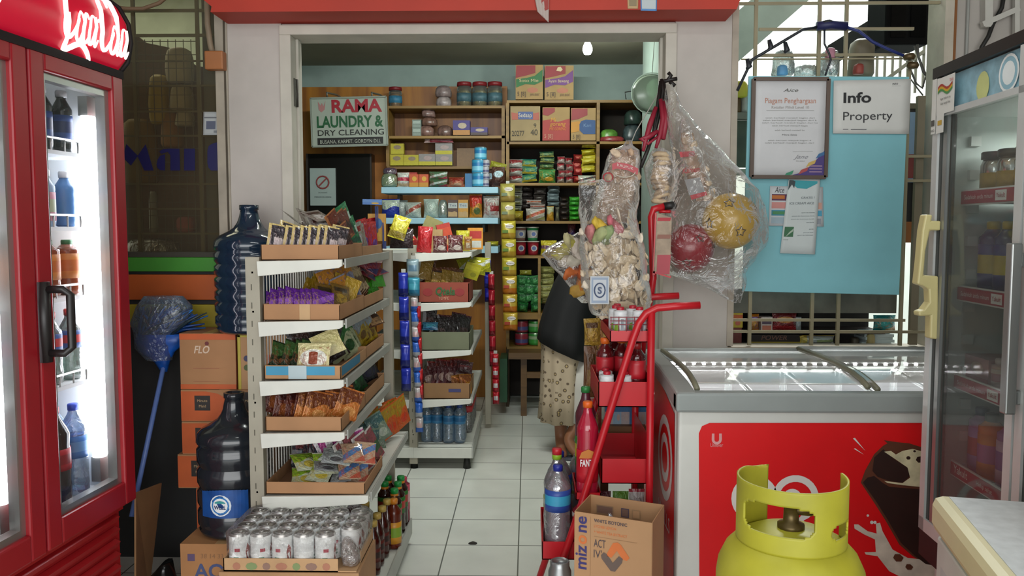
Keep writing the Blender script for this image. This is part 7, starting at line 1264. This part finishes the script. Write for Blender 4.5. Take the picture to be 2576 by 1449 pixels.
m = MB(); cx0_, cx1_ = .84, 1.50; m.box(cx0_, cx1_, 3.47, 3.8, WZ(868, 3.47) - .04, WZ(868, 3.47), cbm); m.build('lower_board', gcab); m = MB(); m.box(cx0_ + .08, cx1_, 3.47, 3.8, WZ(834, 3.47) - .006, WZ(834, 3.47) + .002, cbm); m.build('middle_board', gcab); m = MB(); m.box(cx0_, WX(2262, 3.47), 3.47, 3.8, WZ(786, 3.47), WZ(725, 3.47), M('5c5a52', .3, n=.3, s=12)); m.build('top_case', gcab)
m = MB(); m.box(WX(2050, 3.47), WX(2240, 3.47), 3.66, 3.7, WZ(868, 3.47), WZ(786, 3.47), M('14120f', .6)); m.box(cx0_, WX(2050, 3.47), 3.76, 3.8, WZ(868, 3.47), WZ(786, 3.47), M('1c1815', .7)); m.build('dark_back', gcab); m = MB(); m.box(cx0_, cx1_, 3.47, 3.8, 0, WZ(868, 3.47) - .04, cbm); m.build('base', gcab)
Yw = 3.50; zl, zm = WZ(868, 3.47) + .001, WZ(834, 3.47) + .003
def wi(P, px, wp_, hp_, z, lb, cat='box', rot=(0, 0, 0), t=.05, Yq=Yw): k = Yq / F; return P.put((WX(px, Yq), Yq, z), rot, lb, cat, None, (wp_ * k, t, hp_ * k))
wi(carton('band', 'b8a02c', 'b85a2c', 'b8604a', name='product_box'), 1852, 34, 38, zl + .075, 'yellow box at the far left of the cabinet under the board'); wi(carton('plain', '6a2a24', name='product_box'), 1850, 34, 44, zl, 'dark red box below the yellow box in the cabinet')
wi(pack('window', 'b8701c', 'a8782c', '8a6a9a', 'cigarette_packet'), 1900, 28, 42, zm, 'orange and yellow packet behind the grille', 'packet'); wi(carton('label', 'a89a94', '4a3a4a', 'a8604a', name='photo_packet'), 1930, 28, 36, zm, 'white packet with photo print behind the grille'); wi(pack('logo', '5a1a1c', 'a8703a', '8a1c20', 'maroon_packet'), 1978, 62, 46, zm, 'maroon packet with gold emblem behind the grille', 'packet'); wi(pack('plain', '8a9090', name='grey_packet'), 2016, 16, 34, zm, 'thin grey packet right of the maroon packet', 'packet')
m = MB(); k = Yw / F; a, c = W(1888, 842, Yw), W(2018, 866, Yw); m.box(a.x, c.x, Yw, Yw + .08, zl, a.z, M('1c1412', .5)); m.quad((a.x, Yw - .001, zl), (c.x, Yw - .001, zl), (c.x, Yw - .001, zl + .012), (a.x, Yw - .001, zl + .012), M('8a7a1c')); m.text('POWER', .019, ((a.x + c.x) / 2 - .01, Yw - .002, zl + .02), X_, Z_, M('6a4a3c'), w=.11, shear=.2, bold=.02); tag(m.build('battery_box'), 'dark box with POWER lettering at the cabinet bottom', 'box')
wi(pack('stripe', 'a8acaa', 'b8a03a', '8a9a6a', 'white_packet'), 2062, 88, 24, zl, 'white packet with yellow end right of the POWER box', 'packet'); wi(pack('diag', '1c7a7a', '2a8a88', '8a6a3a', 'teal_bag'), 2232, 56, 40, zm, 'teal bag at the right of the cabinet', 'bag')
for i in range(5): wi(carton('plain', 'a8b4b4', name='paper_stack'), 2205 + (i % 2) * 6, 70, 7, zl + .012 * i, '%s pale paper packet stacked at the cabinet right' % OR[i], 'paper', (0, 0, (i % 3) * 6 - 6), .1, 3.53)
lump('tool', 2140, 2160, 848, 868, 3.52, .02, '4a4438', 'dark grey tool lying beside the white paper stack', 'tool', 3); lump('tan_jar', 2180, 2200, 840, 868, 3.48, .02, '9a8a5a', 'small tan jar before the paper stack', 'jar', 4, 2, .02)
m = MB(); a, c = W(2290, 268, 3.46), W(2326, 600, 3.46); m.box(a.x - .2, c.x, 3.46, 3.5, c.z, a.z, M('14110f', .3)); m.box(a.x - .2, c.x + .008, 3.45, 3.5, a.z - .01, a.z + .012, M('6a6250')); m.box(c.x, c.x + .012, 3.45, 3.5, c.z, a.z, M('4a4032')); m.box(a.x - .2, c.x, 3.457, 3.46, WZ(460, 3.46), WZ(285, 3.46), M('8aa0b8')); m.box(a.x - .2, c.x, 3.456, 3.457, WZ(450, 3.46), WZ(390, 3.46), M('8a3a34')); m.box(a.x - .2, c.x, 3.455, 3.46, WZ(610, 3.46), WZ(558, 3.46), M('9a5a24'))
tag(m.build('poster_frame'), 'dark framed poster behind the right edge of the blue board', 'poster')
m = MB(); m.box(.84, WX(1886, 3.46), 3.46, 3.60, WZ(300, 3.46), WZ(284, 3.46), M('6a6458')); m.box(.84, WX(1886, 3.46), 3.50, 3.52, WZ(420, 3.46), WZ(302, 3.46), M('4a4a3a', .7, n=.4, s=10)); m.box(.84, WX(1886, 3.46), 3.50, 3.52, WZ(440, 3.46), WZ(424, 3.46), M('8a8270')); tag(m.build('wall_rack'), 'dark narrow wall rack between the pillar and the blue board', 'rack')
lump('yellow_bag', 1846, 1878, 205, 248, 3.5, .04, 'a8a02c', 'yellow bag on the narrow rack by the pillar', 'bag', 3); lump('brown_jar', 1846, 1864, 245, 284, 3.49, .02, '5a4020', 'brown jar below the yellow bag by the pillar', 'jar', 4, 2, .02); lump('white_packet', 1864, 1884, 212, 284, 3.5, .03, '9a9c94', 'grey white packet right of the yellow bag by the pillar', 'packet', 9)
# ---------------------------------------------------------------- person bending behind the hanging bags
Yp = 5.0; pe = thing('person', 'person in black top and patterned skirt bending beside the shelves, mostly behind bags', 'person', (.22, Yp, 0))
skin = M('8a5a3e', .5, n=.1)
def skinmesh(nm, verts, edges, rad, mt, root, parent, sub=2):
    me = bpy.data.meshes.new(nm); mw = WM[parent.name].inverted(); me.from_pydata([tuple(mw @ Vector(v)) for v in verts], edges, []); me.materials.append(mt)
    o = bpy.data.objects.new(nm, me); COL.objects.link(o); o.parent = parent; WM[o.name] = WM[parent.name]
    sk = o.modifiers.new('skin', 'SKIN'); sk.use_smooth_shade = True
    for i, r_ in enumerate(rad): v = me.skin_vertices[0].data[i]; v.radius = (r_, r_) if not isinstance(r_, tuple) else r_; v.use_root = i == root
    s_ = o.modifiers.new('sub', 'SUBSURF'); s_.levels = sub; s_.render_levels = sub; return o
V = [(.22, Yp, .78), (.27, Yp, .92), (.34, Yp, 1.08), (.41, Yp, 1.2), (.46, Yp - .01, 1.27), (.50, Yp - .02, 1.33), (.53, Yp - .03, 1.42),   # spine, neck, head
     (.195, Yp - .04, .75), (.195, Yp - .05, .42), (.20, Yp - .03, .10), (.20, Yp - .10, .03), (.21, Yp - .19, .02),                        # left leg, foot
     (.27, Yp + .06, .75), (.34, Yp - .10, .44), (.285, Yp - .12, .17), (.235, Yp - .135, .115), (.262, Yp - .16, .06), (.30, Yp - .18, .018), (.345, Yp - .20, .012),     # right leg, heel raised
     (.38, Yp - .15, 1.14), (.50, Yp - .24, .98), (.62, Yp - .26, .92), (.40, Yp + .15, 1.14), (.50, Yp + .2, .96), (.62, Yp + .2, .88), (.69, Yp - .26, .90), (.69, Yp + .2, .86)]
E_ = [(0, 1), (1, 2), (2, 3), (3, 4), (4, 5), (5, 6), (0, 7), (7, 8), (8, 9), (9, 10), (10, 11), (0, 12), (12, 13), (13, 14), (14, 15), (15, 16), (16, 17), (17, 18), (3, 19), (19, 20), (20, 21), (21, 25), (3, 22), (22, 23), (23, 24), (24, 26)]
Rr = [.14, .125, .13, .12, .055, .085, .095, .065, .055, .04, .035, .025, .08, .06, .042, .034, .032, .03, .02, .055, .042, .032, .055, .042, .032, .026, .026]
skinmesh('body', V, E_, Rr, skin, 0, pe)
for i in range(5): a = Vector((.345 + .0, Yp - .20 + (i - 2) * .014, .012)); skinmesh('toe', [a, a + Vector((.022 + .012 * (i == 0), -.004, -.002)), a + Vector((.036 + .014 * (i == 0), -.006, -.004))], [(0, 1), (1, 2)], [.011, .01, .008], skin, 0, pe, 1)
for s_, (hx, hy, hz) in enumerate(((.69, Yp - .26, .90), (.69, Yp + .2, .86))):
    for i in range(4): a = Vector((hx, hy + (i - 1.5) * .018, hz)); skinmesh('finger', [a, a + Vector((.045, 0, -.01)), a + Vector((.07, 0, -.035))], [(0, 1), (1, 2)], [.009, .0085, .007], skin, 0, pe, 1)
    a = Vector((hx - .02, hy - .03, hz)); skinmesh('thumb', [a, a + Vector((.03, -.02, -.01)), a + Vector((.055, -.025, -.02))], [(0, 1), (1, 2)], [.011, .01, .008], skin, 0, pe, 1)
blk = M('08080a', .75, n=.3, s=12)
def fold(cx, cy, z, rx_, ry_, amp, k=40, ph=0): return [(cx + (rx_ + amp * math.sin(i * 6.2832 / k * 9 + ph)) * math.cos(6.2832 * i / k), cy + (ry_ + amp * math.sin(i * 6.2832 / k * 9 + ph)) * math.sin(6.2832 * i / k), z) for i in range(k)]
sk_ = bpy.data.materials.new('skirt_cloth'); sk_.use_nodes = True; nt = sk_.node_tree; b = nt.nodes['Principled BSDF']; b.inputs['Roughness'].default_value = .8
tc = nt.nodes.new('ShaderNodeTexCoord'); vo = nt.nodes.new('ShaderNodeTexVoronoi'); vo.inputs['Scale'].default_value = 26; rp = nt.nodes.new('ShaderNodeValToRGB'); e = rp.color_ramp.elements
e[0].position = .12; e[0].color = lin('b8a070'); e[1].position = .42; e[1].color = lin('b3a188'); x = rp.color_ramp.elements.new(.2); x.color = lin('5a4a3a'); x = rp.color_ramp.elements.new(.29); x.color = lin('6a5a48'); x = rp.color_ramp.elements.new(.33); x.color = lin('b3a188')
nt.links.new(tc.outputs['Object'], vo.inputs['Vector']); nt.links.new(vo.outputs['Distance'], rp.inputs[0]); nt.links.new(rp.outputs[0], b.inputs['Base Color'])
m = MB(); m.loft([fold(.215 + dx, Yp, z, rx_, ry_, a_) for z, rx_, ry_, a_, dx in ((.20, .135, .17, .014, -.01), (.35, .13, .17, .012, -.005), (.55, .13, .175, .009, 0), (.72, .145, .17, .004, .01), (.86, .15, .16, 0, .03))], sk_, cap=False); m.build('skirt', pe, solid=.004)
m = MB(); rg = []
for z, cx_, rx_, ry_, tl in ((.625, .215, .158, .2, -.07), (.72, .225, .155, .19, -.06), (.85, .25, .15, .18, -.05), (1.0, .30, .145, .18, -.04), (1.12, .36, .14, .19, -.03), (1.22, .42, .12, .16, -.02), (1.29, .46, .075, .08, 0)): rg.append([(p[0], p[1], p[2] + tl * (p[0] - cx_) / rx_) for p in fold(cx_, Yp, z, rx_, ry_, .006 if z < .8 else .002)])
m.loft(rg, blk, cap=False)
for sg in (-1, 1): y0 = Yp + (-.15 if sg < 0 else .15); y1 = Yp + (-.26 if sg < 0 else .2); m.tube([(.38, y0, 1.15), (.44, (y0 + y1) / 2 - .02, 1.08), (.50, y1, .97), (.56, y1, .94), (.63, y1, .91)], [.085, .075, .06, .055, .05], blk, 14)
m.build('black_top', pe, solid=.004)
m = MB(); m.lathe([(.13, -.2), (.11, -.1), (.1, -.04), (.112, .02), (.112, .08), (.09, .13), (.05, .155), (.0001, .16)], blk, 20, (.53, Yp - .0, 1.40), Euler((0, R(30), 0)).to_matrix()); m.build('headscarf', pe)
m = MB(); m.tube([(.30, Yp - .04, .58), (.335, Yp - .10, .42), (.325, Yp - .105, .30), (.305, Yp - .115, .20)], [.08, .085, .075, .062], M('b8b4ac', .8), 16); m.build('trouser_leg', pe)
m = MB(); p0 = Vector((.245, 4.81, .012)); m.loft([circ(.30, 4.82, z, .11, .045, 20, 2.4) for z in (.002, .012)], M('3a3a44', .6)); sn_ = m.build('sandal'); tag(sn_, 'dark flat sandal on the floor under the bare foot', 'sandal'); m = MB(); m.tube([(.30, 4.785, .012), (.32, 4.80, .05), (.34, 4.83, .055), (.345, 4.855, .012)], .006, M('4a7aa0', .5)); m.build('strap', sn_)
# ---------------------------------------------------------------- cracker bags and balls hanging at the pillar
def shell(nm, rows, Yq, mt, lb, cat='bag', k=36, nz=.10, seed=0, hide=None, p=2.3, back=0):
    t = thing(nm, lb, cat, (W((rows[0][1] + rows[0][2]) / 2, rows[0][0], Yq).x, Yq, WZ(rows[-1][0], Yq)), 0, 'bags hanging at the pillar'); rg = []
    for i, (py, xl, xr, d) in enumerate(rows): a, c = W(xl, py, Yq), W(xr, py, Yq); rg.append(circ((a.x + c.x) / 2, Yq, a.z, (c.x - a.x) / 2, d, k, p, nz, seed + i * .3))
    fin = []
    for i in range(len(rg) - 1):                                 # extra rings so the film wrinkles
        for s_ in range(4): fin.append([tuple(Vector(u).lerp(Vector(v), s_ / 4)) for u, v in zip(rg[i], rg[i + 1])])
    fin.append(rg[-1]); out = []
    for j, r in enumerate(fin):
        cx_ = sum(q[0] for q in r) / k; out.append([(q[0] + .012 * noise.noise(Vector((q[0] * 18, q[2] * 18, seed))), q[1] + .016 * noise.noise(Vector((q[0] * 22 + 7, q[2] * 12, seed + 3))), q[2]) for q in r])
    m = MB(); m.loft(out, mt, cap=False); m.build('plastic_film', t); return t
bagf = film('f4f2ee', .92, .1, .5, 22, dif=.3); bagf2 = film('f0ecea', .88, .1, .7, 22, dif=.35)
kk = {}
def cracker(c):
    if c in kk: return kk[c]
    m = MB(); rg = []; n = 9
    for i in range(n):
        t = i / (n - 1); a = t * 3.6 - 1.8; c_ = Vector((.016 * math.sin(a), .008 * math.cos(a * 1.6), .052 * (t - .5))); r_ = .013 * (.35 + math.sin(math.pi * t) ** .6) * (1 + .35 * noise.noise(Vector((i * 1.3, 2, 5))))
        rg.append([(c_.x + r_ * (1.3 + .3 * math.sin(3 * q + i)) * math.cos(q), c_.y + r_ * (.8 + .25 * math.cos(2 * q + i * 2)) * math.sin(q), c_.z) for q in [6.283 * j / 10 for j in range(10)]])
    m.loft(rg, M(c, .7, n=.2, s=60)); kk[c] = Proto(m.build('cracker', local=True)); return kk[c]
def heap(rows, Yq, step, cols, lb, grp, seed, dj=.04, size=1):
    random.seed(seed); n = 0
    for i in range(len(rows) - 1):
        y0, l0, r0, d0 = rows[i]; y1, l1, r1, d1 = rows[i + 1]; ny = max(1, round((y1 - y0) / step))
        for j in range(ny):
            t = (j + .5) / ny; py, xl, xr, d = y0 + (y1 - y0) * t, l0 + (l1 - l0) * t, r0 + (r1 - r0) * t, d0 + (d1 - d0) * t; xl, xr = xl + (xr - xl) * .07, xr - (xr - xl) * .07; nx = max(1, int((xr - xl) / (step * .8)))
            for q in range(nx):
                px = xl + (xr - xl) * (q + .5) / nx; e_ = 1 - (abs((px - (xl + xr) / 2)) / ((xr - xl) / 2)) ** 2
                p = W(px + random.uniform(-4, 4), py + random.uniform(-4, 4), Yq); cracker(random.choice(cols)).put((p.x, Yq - d * .66 * max(0, e_) ** .5 + random.uniform(0, .02), p.z), (random.uniform(-30, 30), random.uniform(0, 360), random.uniform(0, 360)), lb, 'cracker', grp, (size * random.uniform(.85, 1.1),) * 3); n += 1
    return n
def core(rows, Yq, c, lb, s_=.8, parent=None, nm='cracker_filling'):  # the pressed mass of crackers in the middle of a bag
    m = MB(); m.loft([circ((W(a, y, Yq).x + W(b_, y, Yq).x) / 2, Yq, W(a, y, Yq).z, (W(b_, y, Yq).x - W(a, y, Yq).x) / 2 * s_, d * s_ * .75, 24, 2.2, .15, y * .01) for y, a, b_, d in rows], M(c, .7, n=.3, s=50)); o = m.build(nm, parent); return tag(o, None, None, None, 'stuff')
# main bag of pale crackers
Yk = 2.88; full = [(545, 1470, 1590, .05), (575, 1462, 1610, .075), (640, 1460, 1622, .085), (700, 1463, 1630, .085), (750, 1468, 1636, .08), (790, 1490, 1636, .06)]
t_ = shell('cracker_bag', [(452, 1458, 1600, .012), (470, 1455, 1606, .02), (530, 1458, 1606, .05)] + full[1:] + [(797, 1500, 1640, .03)], Yk, bagf, 'big clear bag of pale curled crackers hanging lowest at the pillar', seed=2)
core(full[1:], Yk, 'b49e80', None, .62, t_); tan = ['dccbb2', 'cfbb9e', 'e2d4c0', 'd2bfa4']
heap(full[1:], Yk, 21, tan, 'pale curled cracker in the big hanging bag', 'crackers in the big hanging bag', 3)
for i, (px, py, c, l) in enumerate(((1512, 570, 'c8a83a', 'yellow'), (1545, 566, 'b8606a', 'pink'), (1490, 590, 'c07a78', 'salmon'), (1530, 592, '8a9a6a', 'green'), (1508, 594, '9aa070', 'pale green'))): p = W(px, py, Yk - .062); cracker(c).put(p, (0, 80, 30 * i), '%s coloured cracker at the top of the big hanging bag' % l, 'cracker', 'coloured crackers', 1.15)
m = MB(); a, c = W(1485, 695, Yk - .095), W(1532, 765, Yk - .095); Yf_ = Yk - .096; m.box(a.x, c.x, Yf_, Yf_ + .002, c.z, a.z, M('b4b8bc', .5)); bl2 = M('3a4a6a'); m.box(a.x + .004, c.x - .004, Yf_ - .0006, Yf_, c.z + .004, a.z - .004, M('8a98ac')); m.box(a.x + .01, c.x - .01, Yf_ - .0012, Yf_ - .0006, c.z + .012, a.z - .012, M('b8bcc2'))
cc_ = ((a.x + c.x) / 2, Yf_ - .003, (a.z + c.z) / 2); m.tube([(cc_[0] + .018 * math.cos(i * .39), cc_[1], cc_[2] + .024 * math.sin(i * .39)) for i in range(16)], .0022, bl2, 6, True); m.text('S', .022, (cc_[0], cc_[1] - .001, cc_[2] - .011), X_, Z_, bl2, bold=.03); m.build('paper_label', t_)
# printed salmon bag behind at the upper left, plain bag of round crackers, long printed bag
rows = [(352, 1572, 1586, .006), (366, 1566, 1592, .012), (378, 1540, 1608, .035), (410, 1525, 1612, .055), (470, 1505, 1608, .06), (560, 1480, 1600, .06)]
t2 = shell('cracker_bag', rows, 3.07, bagf2, 'salmon printed cracker bag with red ribbon emblem behind the big bag', seed=5); core(rows[2:], 3.07, 'c0a084', None, .8, t2)
heap(rows[2:5], 3.06, 30, ['ccb094', 'd4bca2', 'c4a488'], 'salmon cracker in the ribbon-printed bag', 'crackers in the ribbon-printed bag', 4)
m = MB(); rb = M('a8202c', .4); Yr = 3.0
def ap(x, y, d=0): return W(x, y, Yr - d)
m.add([ap(1540, 412), ap(1552, 408), ap(1580, 412), ap(1606, 424), ap(1604, 440), ap(1578, 428), ap(1552, 424), ap(1540, 428)], [tuple(range(8))[::-1]], rb); m.text('KRUPUK', .010, ap(1573, 423, .002), (X_ - Z_ * .25).normalized(), Z_, M('d8c0b8'), w=.06)
m.tube([ap(1530 + 12 * math.cos(i * .5), 446 + 11 * math.sin(i * .5)) for i in range(12)], .0025, rb, 5, True); m.tube([ap(1572 + 26 * math.cos(R(a_)), 432 + 14 * math.sin(R(a_))) for a_ in range(0, 190, 20)], .002, M('c8c0b0'), 5); m.build('print', t2)
rows = [(372, 1650, 1668, .006), (388, 1636, 1690, .03), (420, 1622, 1694, .045), (480, 1630, 1694, .045), (512, 1640, 1690, .03)]
t3 = shell('cracker_bag', rows, 3.10, bagf2, 'clear bag of round stacked crackers in front of the door jamb', seed=7)
random.seed(5)
for j in range(11):
    m = MB() if j == 0 else None
    if j == 0: m.lathe([(.0001, .016), (.03, .014), (.042, .0), (.036, -.008), (.0001, -.004)], M('c4ac8c', .7, n=.25, s=40), 20, wob=.12); RC = Proto(m.build('round_cracker', local=True))
    p = W(1662 + 4 * math.sin(j), 392 + 11.5 * j, 3.09); RC.put(p, (random.uniform(-25, 5), random.uniform(-12, 12), j * 50), '%s from the top of the stacked round crackers' % OR[j], 'cracker', 'stacked round crackers', .85)
rows = [(300, 1714, 1730, .006), (335, 1705, 1745, .03), (390, 1708, 1762, .045), (450, 1722, 1782, .045), (505, 1745, 1800, .03)]
t4 = shell('cracker_bag', rows, 3.08, bagf2, 'long red printed cracker bag in the clear bag with the balls', seed=9); core(rows[1:], 3.08, 'b89a80', None, .86, t4); heap(rows[1:], 3.08, 28, ['d4bea2', 'ccb496', 'dcc8b0'], 'tan cracker in the long red printed bag', 'crackers in the long printed bag', 6, size=.9)
m = MB(); Yr = 3.03
for pts, c in (([(1708, 382), (1746, 380), (1750, 392), (1712, 396)], 'a82430'), ([(1736, 492), (1776, 480), (1780, 490), (1740, 503)], 'a82430'), ([(1722, 452), (1760, 446), (1774, 482), (1734, 492)], '8a8a8c')): m.add([ap(*p) for p in pts], [tuple(range(len(pts)))[::-1]], M(c, .5))
m.text('Kamen', .02, ap(1738, 434, .002), (X_ + Z_ * .12).normalized(), Z_, M('a8242c'), w=.062, bold=.02, shear=.2); m.build('print', t4)
# knots and ribbons
hk = thing('hanging_hook', 'black ties and dark red ribbons knotted at the pillar hook', 'hook', W(1672, 205, 3.2)); m = MB()
m.tube([W(1672, 215, 3.29), W(1670, 205, 3.2), W(1668, 222, 3.16)], .006, M('3a342c', .4, .6)); m.build('hook', hk); m = MB(); bt_ = M('1c1614', .5)
for pts in (((1664, 200), (1668, 230), (1662, 270), (1650, 320), (1640, 350)), ((1668, 205), (1676, 250), (1668, 310), (1655, 345)), ((1668, 205), (1690, 200), (1703, 198)), ((1680, 202), (1688, 190), (1681, 183)), ((1685, 205), (1698, 216)), ((1662, 205), (1655, 260), (1645, 330), (1628, 380), (1612, 420))): m.tube([W(x, y, 3.15 - .0004 * (y - 200)) for x, y in pts], .0075, bt_, 7)
m.build('black_tie', hk); m = MB()
for pts in (((1662, 250), (1668, 300), (1660, 340), (1650, 372)), ((1650, 270), (1636, 310), (1625, 350), (1618, 380)), ((1672, 255), (1676, 300), (1668, 350)), ((1655, 330), (1630, 345), (1612, 350), (1630, 362), (1660, 340))): m.tube([W(x, y, 3.12 - .0004 * (y - 200)) for x, y in pts], [.008, .011, .009, .006, .005][:len(pts)], M('8a1c30', .5), 7)
m.build('red_ribbon', hk)
# clear bag with the two balls
def ball(px, py, rp_, Yq, c, star, lb):
    p = W(px, py, Yq); r_ = rp_ * Yq / F; t = thing('toy_ball', lb, 'ball', p - Z_ * r_); m = MB(); n_ = 20; m.lathe([(max(.0001, r_ * math.sin(math.pi * i / n_)), -r_ * math.cos(math.pi * i / n_)) for i in range(n_ + 1)], M(c, .3, n=.1, coat=.3), 32, p); m.build('ball', t); m = MB()
    for ax, ay in star:
        d = Vector((math.sin(R(ax)) * math.cos(R(ay)), -math.cos(R(ax)) * math.cos(R(ay)), math.sin(R(ay)))); u = d.cross(Z_).normalized() * -1; v = u.cross(d) * -1
        pts = [p + (d + u * (q * math.cos(R(90 + 36 * i))) + v * (q * math.sin(R(90 + 36 * i)))).normalized() * (r_ * 1.004) for i in range(10) for q in ((.19 if i % 2 == 0 else .1),)]; m.tube(pts, .0022, M('4a3a2c'), 5, True)
    m.build('star_print', t); return t
ball(1838, 556, 70, 3.05, 'c09c3a', ((-18, 38), (8, -22), (62, 20), (-60, -5)), 'yellow ball with star outlines in the hanging clear bag')
ball(1736, 624, 60, 3.08, '8c1424', ((15, 25), (-20, -35), (60, 10)), 'dark red ball with star outlines in the hanging clear bag')
m = MB(); rows = [(212, 1676, 1690, .008), (250, 1672, 1706, .02), (320, 1682, 1760, .06), (400, 1690, 1830, .09), (480, 1682, 1900, .14), (560, 1666, 1926, .155), (620, 1656, 1918, .15), (690, 1676, 1876, .09), (725, 1780, 1872, .03), (762, 1845, 1862, .006)]
shell('ball_bag', rows, 3.08, film('f4f2f0', .95, .08, .8, 16, dif=.25), 'large clear plastic bag holding the two balls', seed=11, nz=.16, p=2.1)
# lower left bag with coloured snacks
rows = [(585, 1452, 1466, .008), (612, 1400, 1470, .03), (640, 1362, 1478, .05), (665, 1384, 1484, .055), (700, 1415, 1488, .05), (745, 1448, 1492, .035), (762, 1464, 1490, .01)]
t5 = shell('snack_bag', rows, 3.12, bagf2, 'small tilted clear bag of coloured snacks left of the cracker bag', seed=13)
for i, (px, py, c, l) in enumerate(((1420, 628, 'a8a04a', 'olive'), (1440, 612, 'b8b084', 'pale'), (1455, 632, 'c8bcb0', 'white'), (1436, 655, 'b8b0a0', 'cream'), (1462, 672, 'b85a2c', 'orange'), (1446, 690, 'b8602c', 'orange brown'), (1470, 700, 'c07a3a', 'amber'), (1468, 725, 'b08a3a', 'yellow'))): p = W(px, py, 3.09); cracker(c).put(p, (20 * i, 70 * i, 50 * i), '%s snack in the small tilted bag beside the crackers' % l, 'snack', 'coloured snacks in the tilted bag', 1.5)
# amber packets hanging below
for i, (x0, x1, y0, y1, c, lb) in enumerate(((1470, 1512, 800, 868, 'a8862c', 'yellow striped packet hanging under the cracker bag'), (1505, 1548, 806, 876, 'a06a24', 'amber packet hanging beside the yellow striped packet'), (1466, 1500, 868, 1000, '6a4424', 'long brown packet hanging below the yellow striped packet'), (1496, 1530, 876, 1010, '7a4e28', 'long brown packet hanging below the amber packet'), (1470, 1515, 1000, 1085, '8a3a34', 'reddish packet at the bottom of the hanging packets'))):
    P = pack('window', c, 'b8923a' if i < 2 else '8a6a3a', '5a3a1c', 'hanging_packet'); p = W((x0 + x1) / 2, y1, 3.16); k = 3.16 / F; P.put((p.x, 3.16, p.z), (0, random.uniform(-3, 3), random.uniform(-10, 10)), lb, 'packet', 'hanging amber packets', ((x1 - x0) * k, .03, (y1 - y0) * k))
m = MB(); a = W(1500, 480, 3.2); m.tube([W(1502, 800, 3.165), W(1530, 500, 3.2), W(1600, 330, 3.22), W(1665, 220, 3.2)], .002, M('b8b4ac')); tag(m.build('hanging_string'), 'thin string running from the hook to the amber packets', 'string')
# red framed card under the upper handle
m = MB(); Yq = 2.955; a, c = W(1652, 540, Yq), W(1688, 690, Yq); m.poly([(a.x, W(1, 536, Yq).z), (c.x, W(1, 548, Yq).z), (c.x - .004, W(1, 694, Yq).z), (a.x - .008, W(1, 680, Yq).z)][::-1], (0, Yq, 0), X_, Z_, M('9a8670', .5, n=.3, s=30), .012)
for y0, y1, cl_ in ((548, 556, 'a8202c'), (640, 688, 'a8404a'), (590, 600, '8a5a4a')): m.quad((a.x + .002, Yq - .0015, W(1, y1, Yq).z), (c.x - .006, Yq - .0015, W(1, y1, Yq).z), (c.x - .002, Yq - .0015, W(1, y0, Yq).z), (a.x + .004, Yq - .0015, W(1, y0, Yq).z), M(cl_))
hc = tag(m.build('hanging_card'), 'tall printed card in a red frame under the black-gripped handle', 'card'); m = MB(); rr_ = M('b81420', .35)
m.bar((a.x - .008, Yq + .004, W(1, 690, Yq).z), (a.x - .002, Yq + .004, W(1, 536, Yq).z), .008, .008, rr_); m.bar((a.x - .01, Yq + .004, W(1, 682, Yq).z), (c.x, Yq + .004, W(1, 695, Yq).z), .008, .008, rr_); m.build('red_frame', hc)
# ---------------------------------------------------------------- small things on the right wall and floor
t = thing('wall_bracket', 'white metal bracket with black cable high on the right wall', 'bracket', W(2500, 60, 3.27)); m = MB(); wb_ = M('b4b2aa', .5)
m.bar(W(2470, 62, 3.27), W(2562, 22, 3.27), .02, .02, wb_); m.bar(W(2556, -60, 3.27), W(2556, 100, 3.27), .018, .018, wb_); m.bar(W(2482, -60, 3.28), W(2482, 70, 3.28), .035, .03, wb_); m.build('frame', t)
m = MB(); m.tube([W(2462, 150, 3.26), W(2470, 118, 3.26), W(2486, 92, 3.26), W(2498, 60, 3.27), W(2520, 20, 3.28), W(2530, -40, 3.28)], .008, M('1a1a18', .5)); m.build('black_cable', t)
m = MB(); p = W(1190, 1386, 3.49); m.loft([circ(p.x, 3.49, z, rx_, .008, 12, 2, .3, z * 90) for z, rx_ in ((.0005, .02), (.006, .017), (.009, .006))], M('2a2620', .8)); tag(m.build('floor_scrap'), 'tiny dark scrap lying on a floor tile in the aisle', 'scrap')
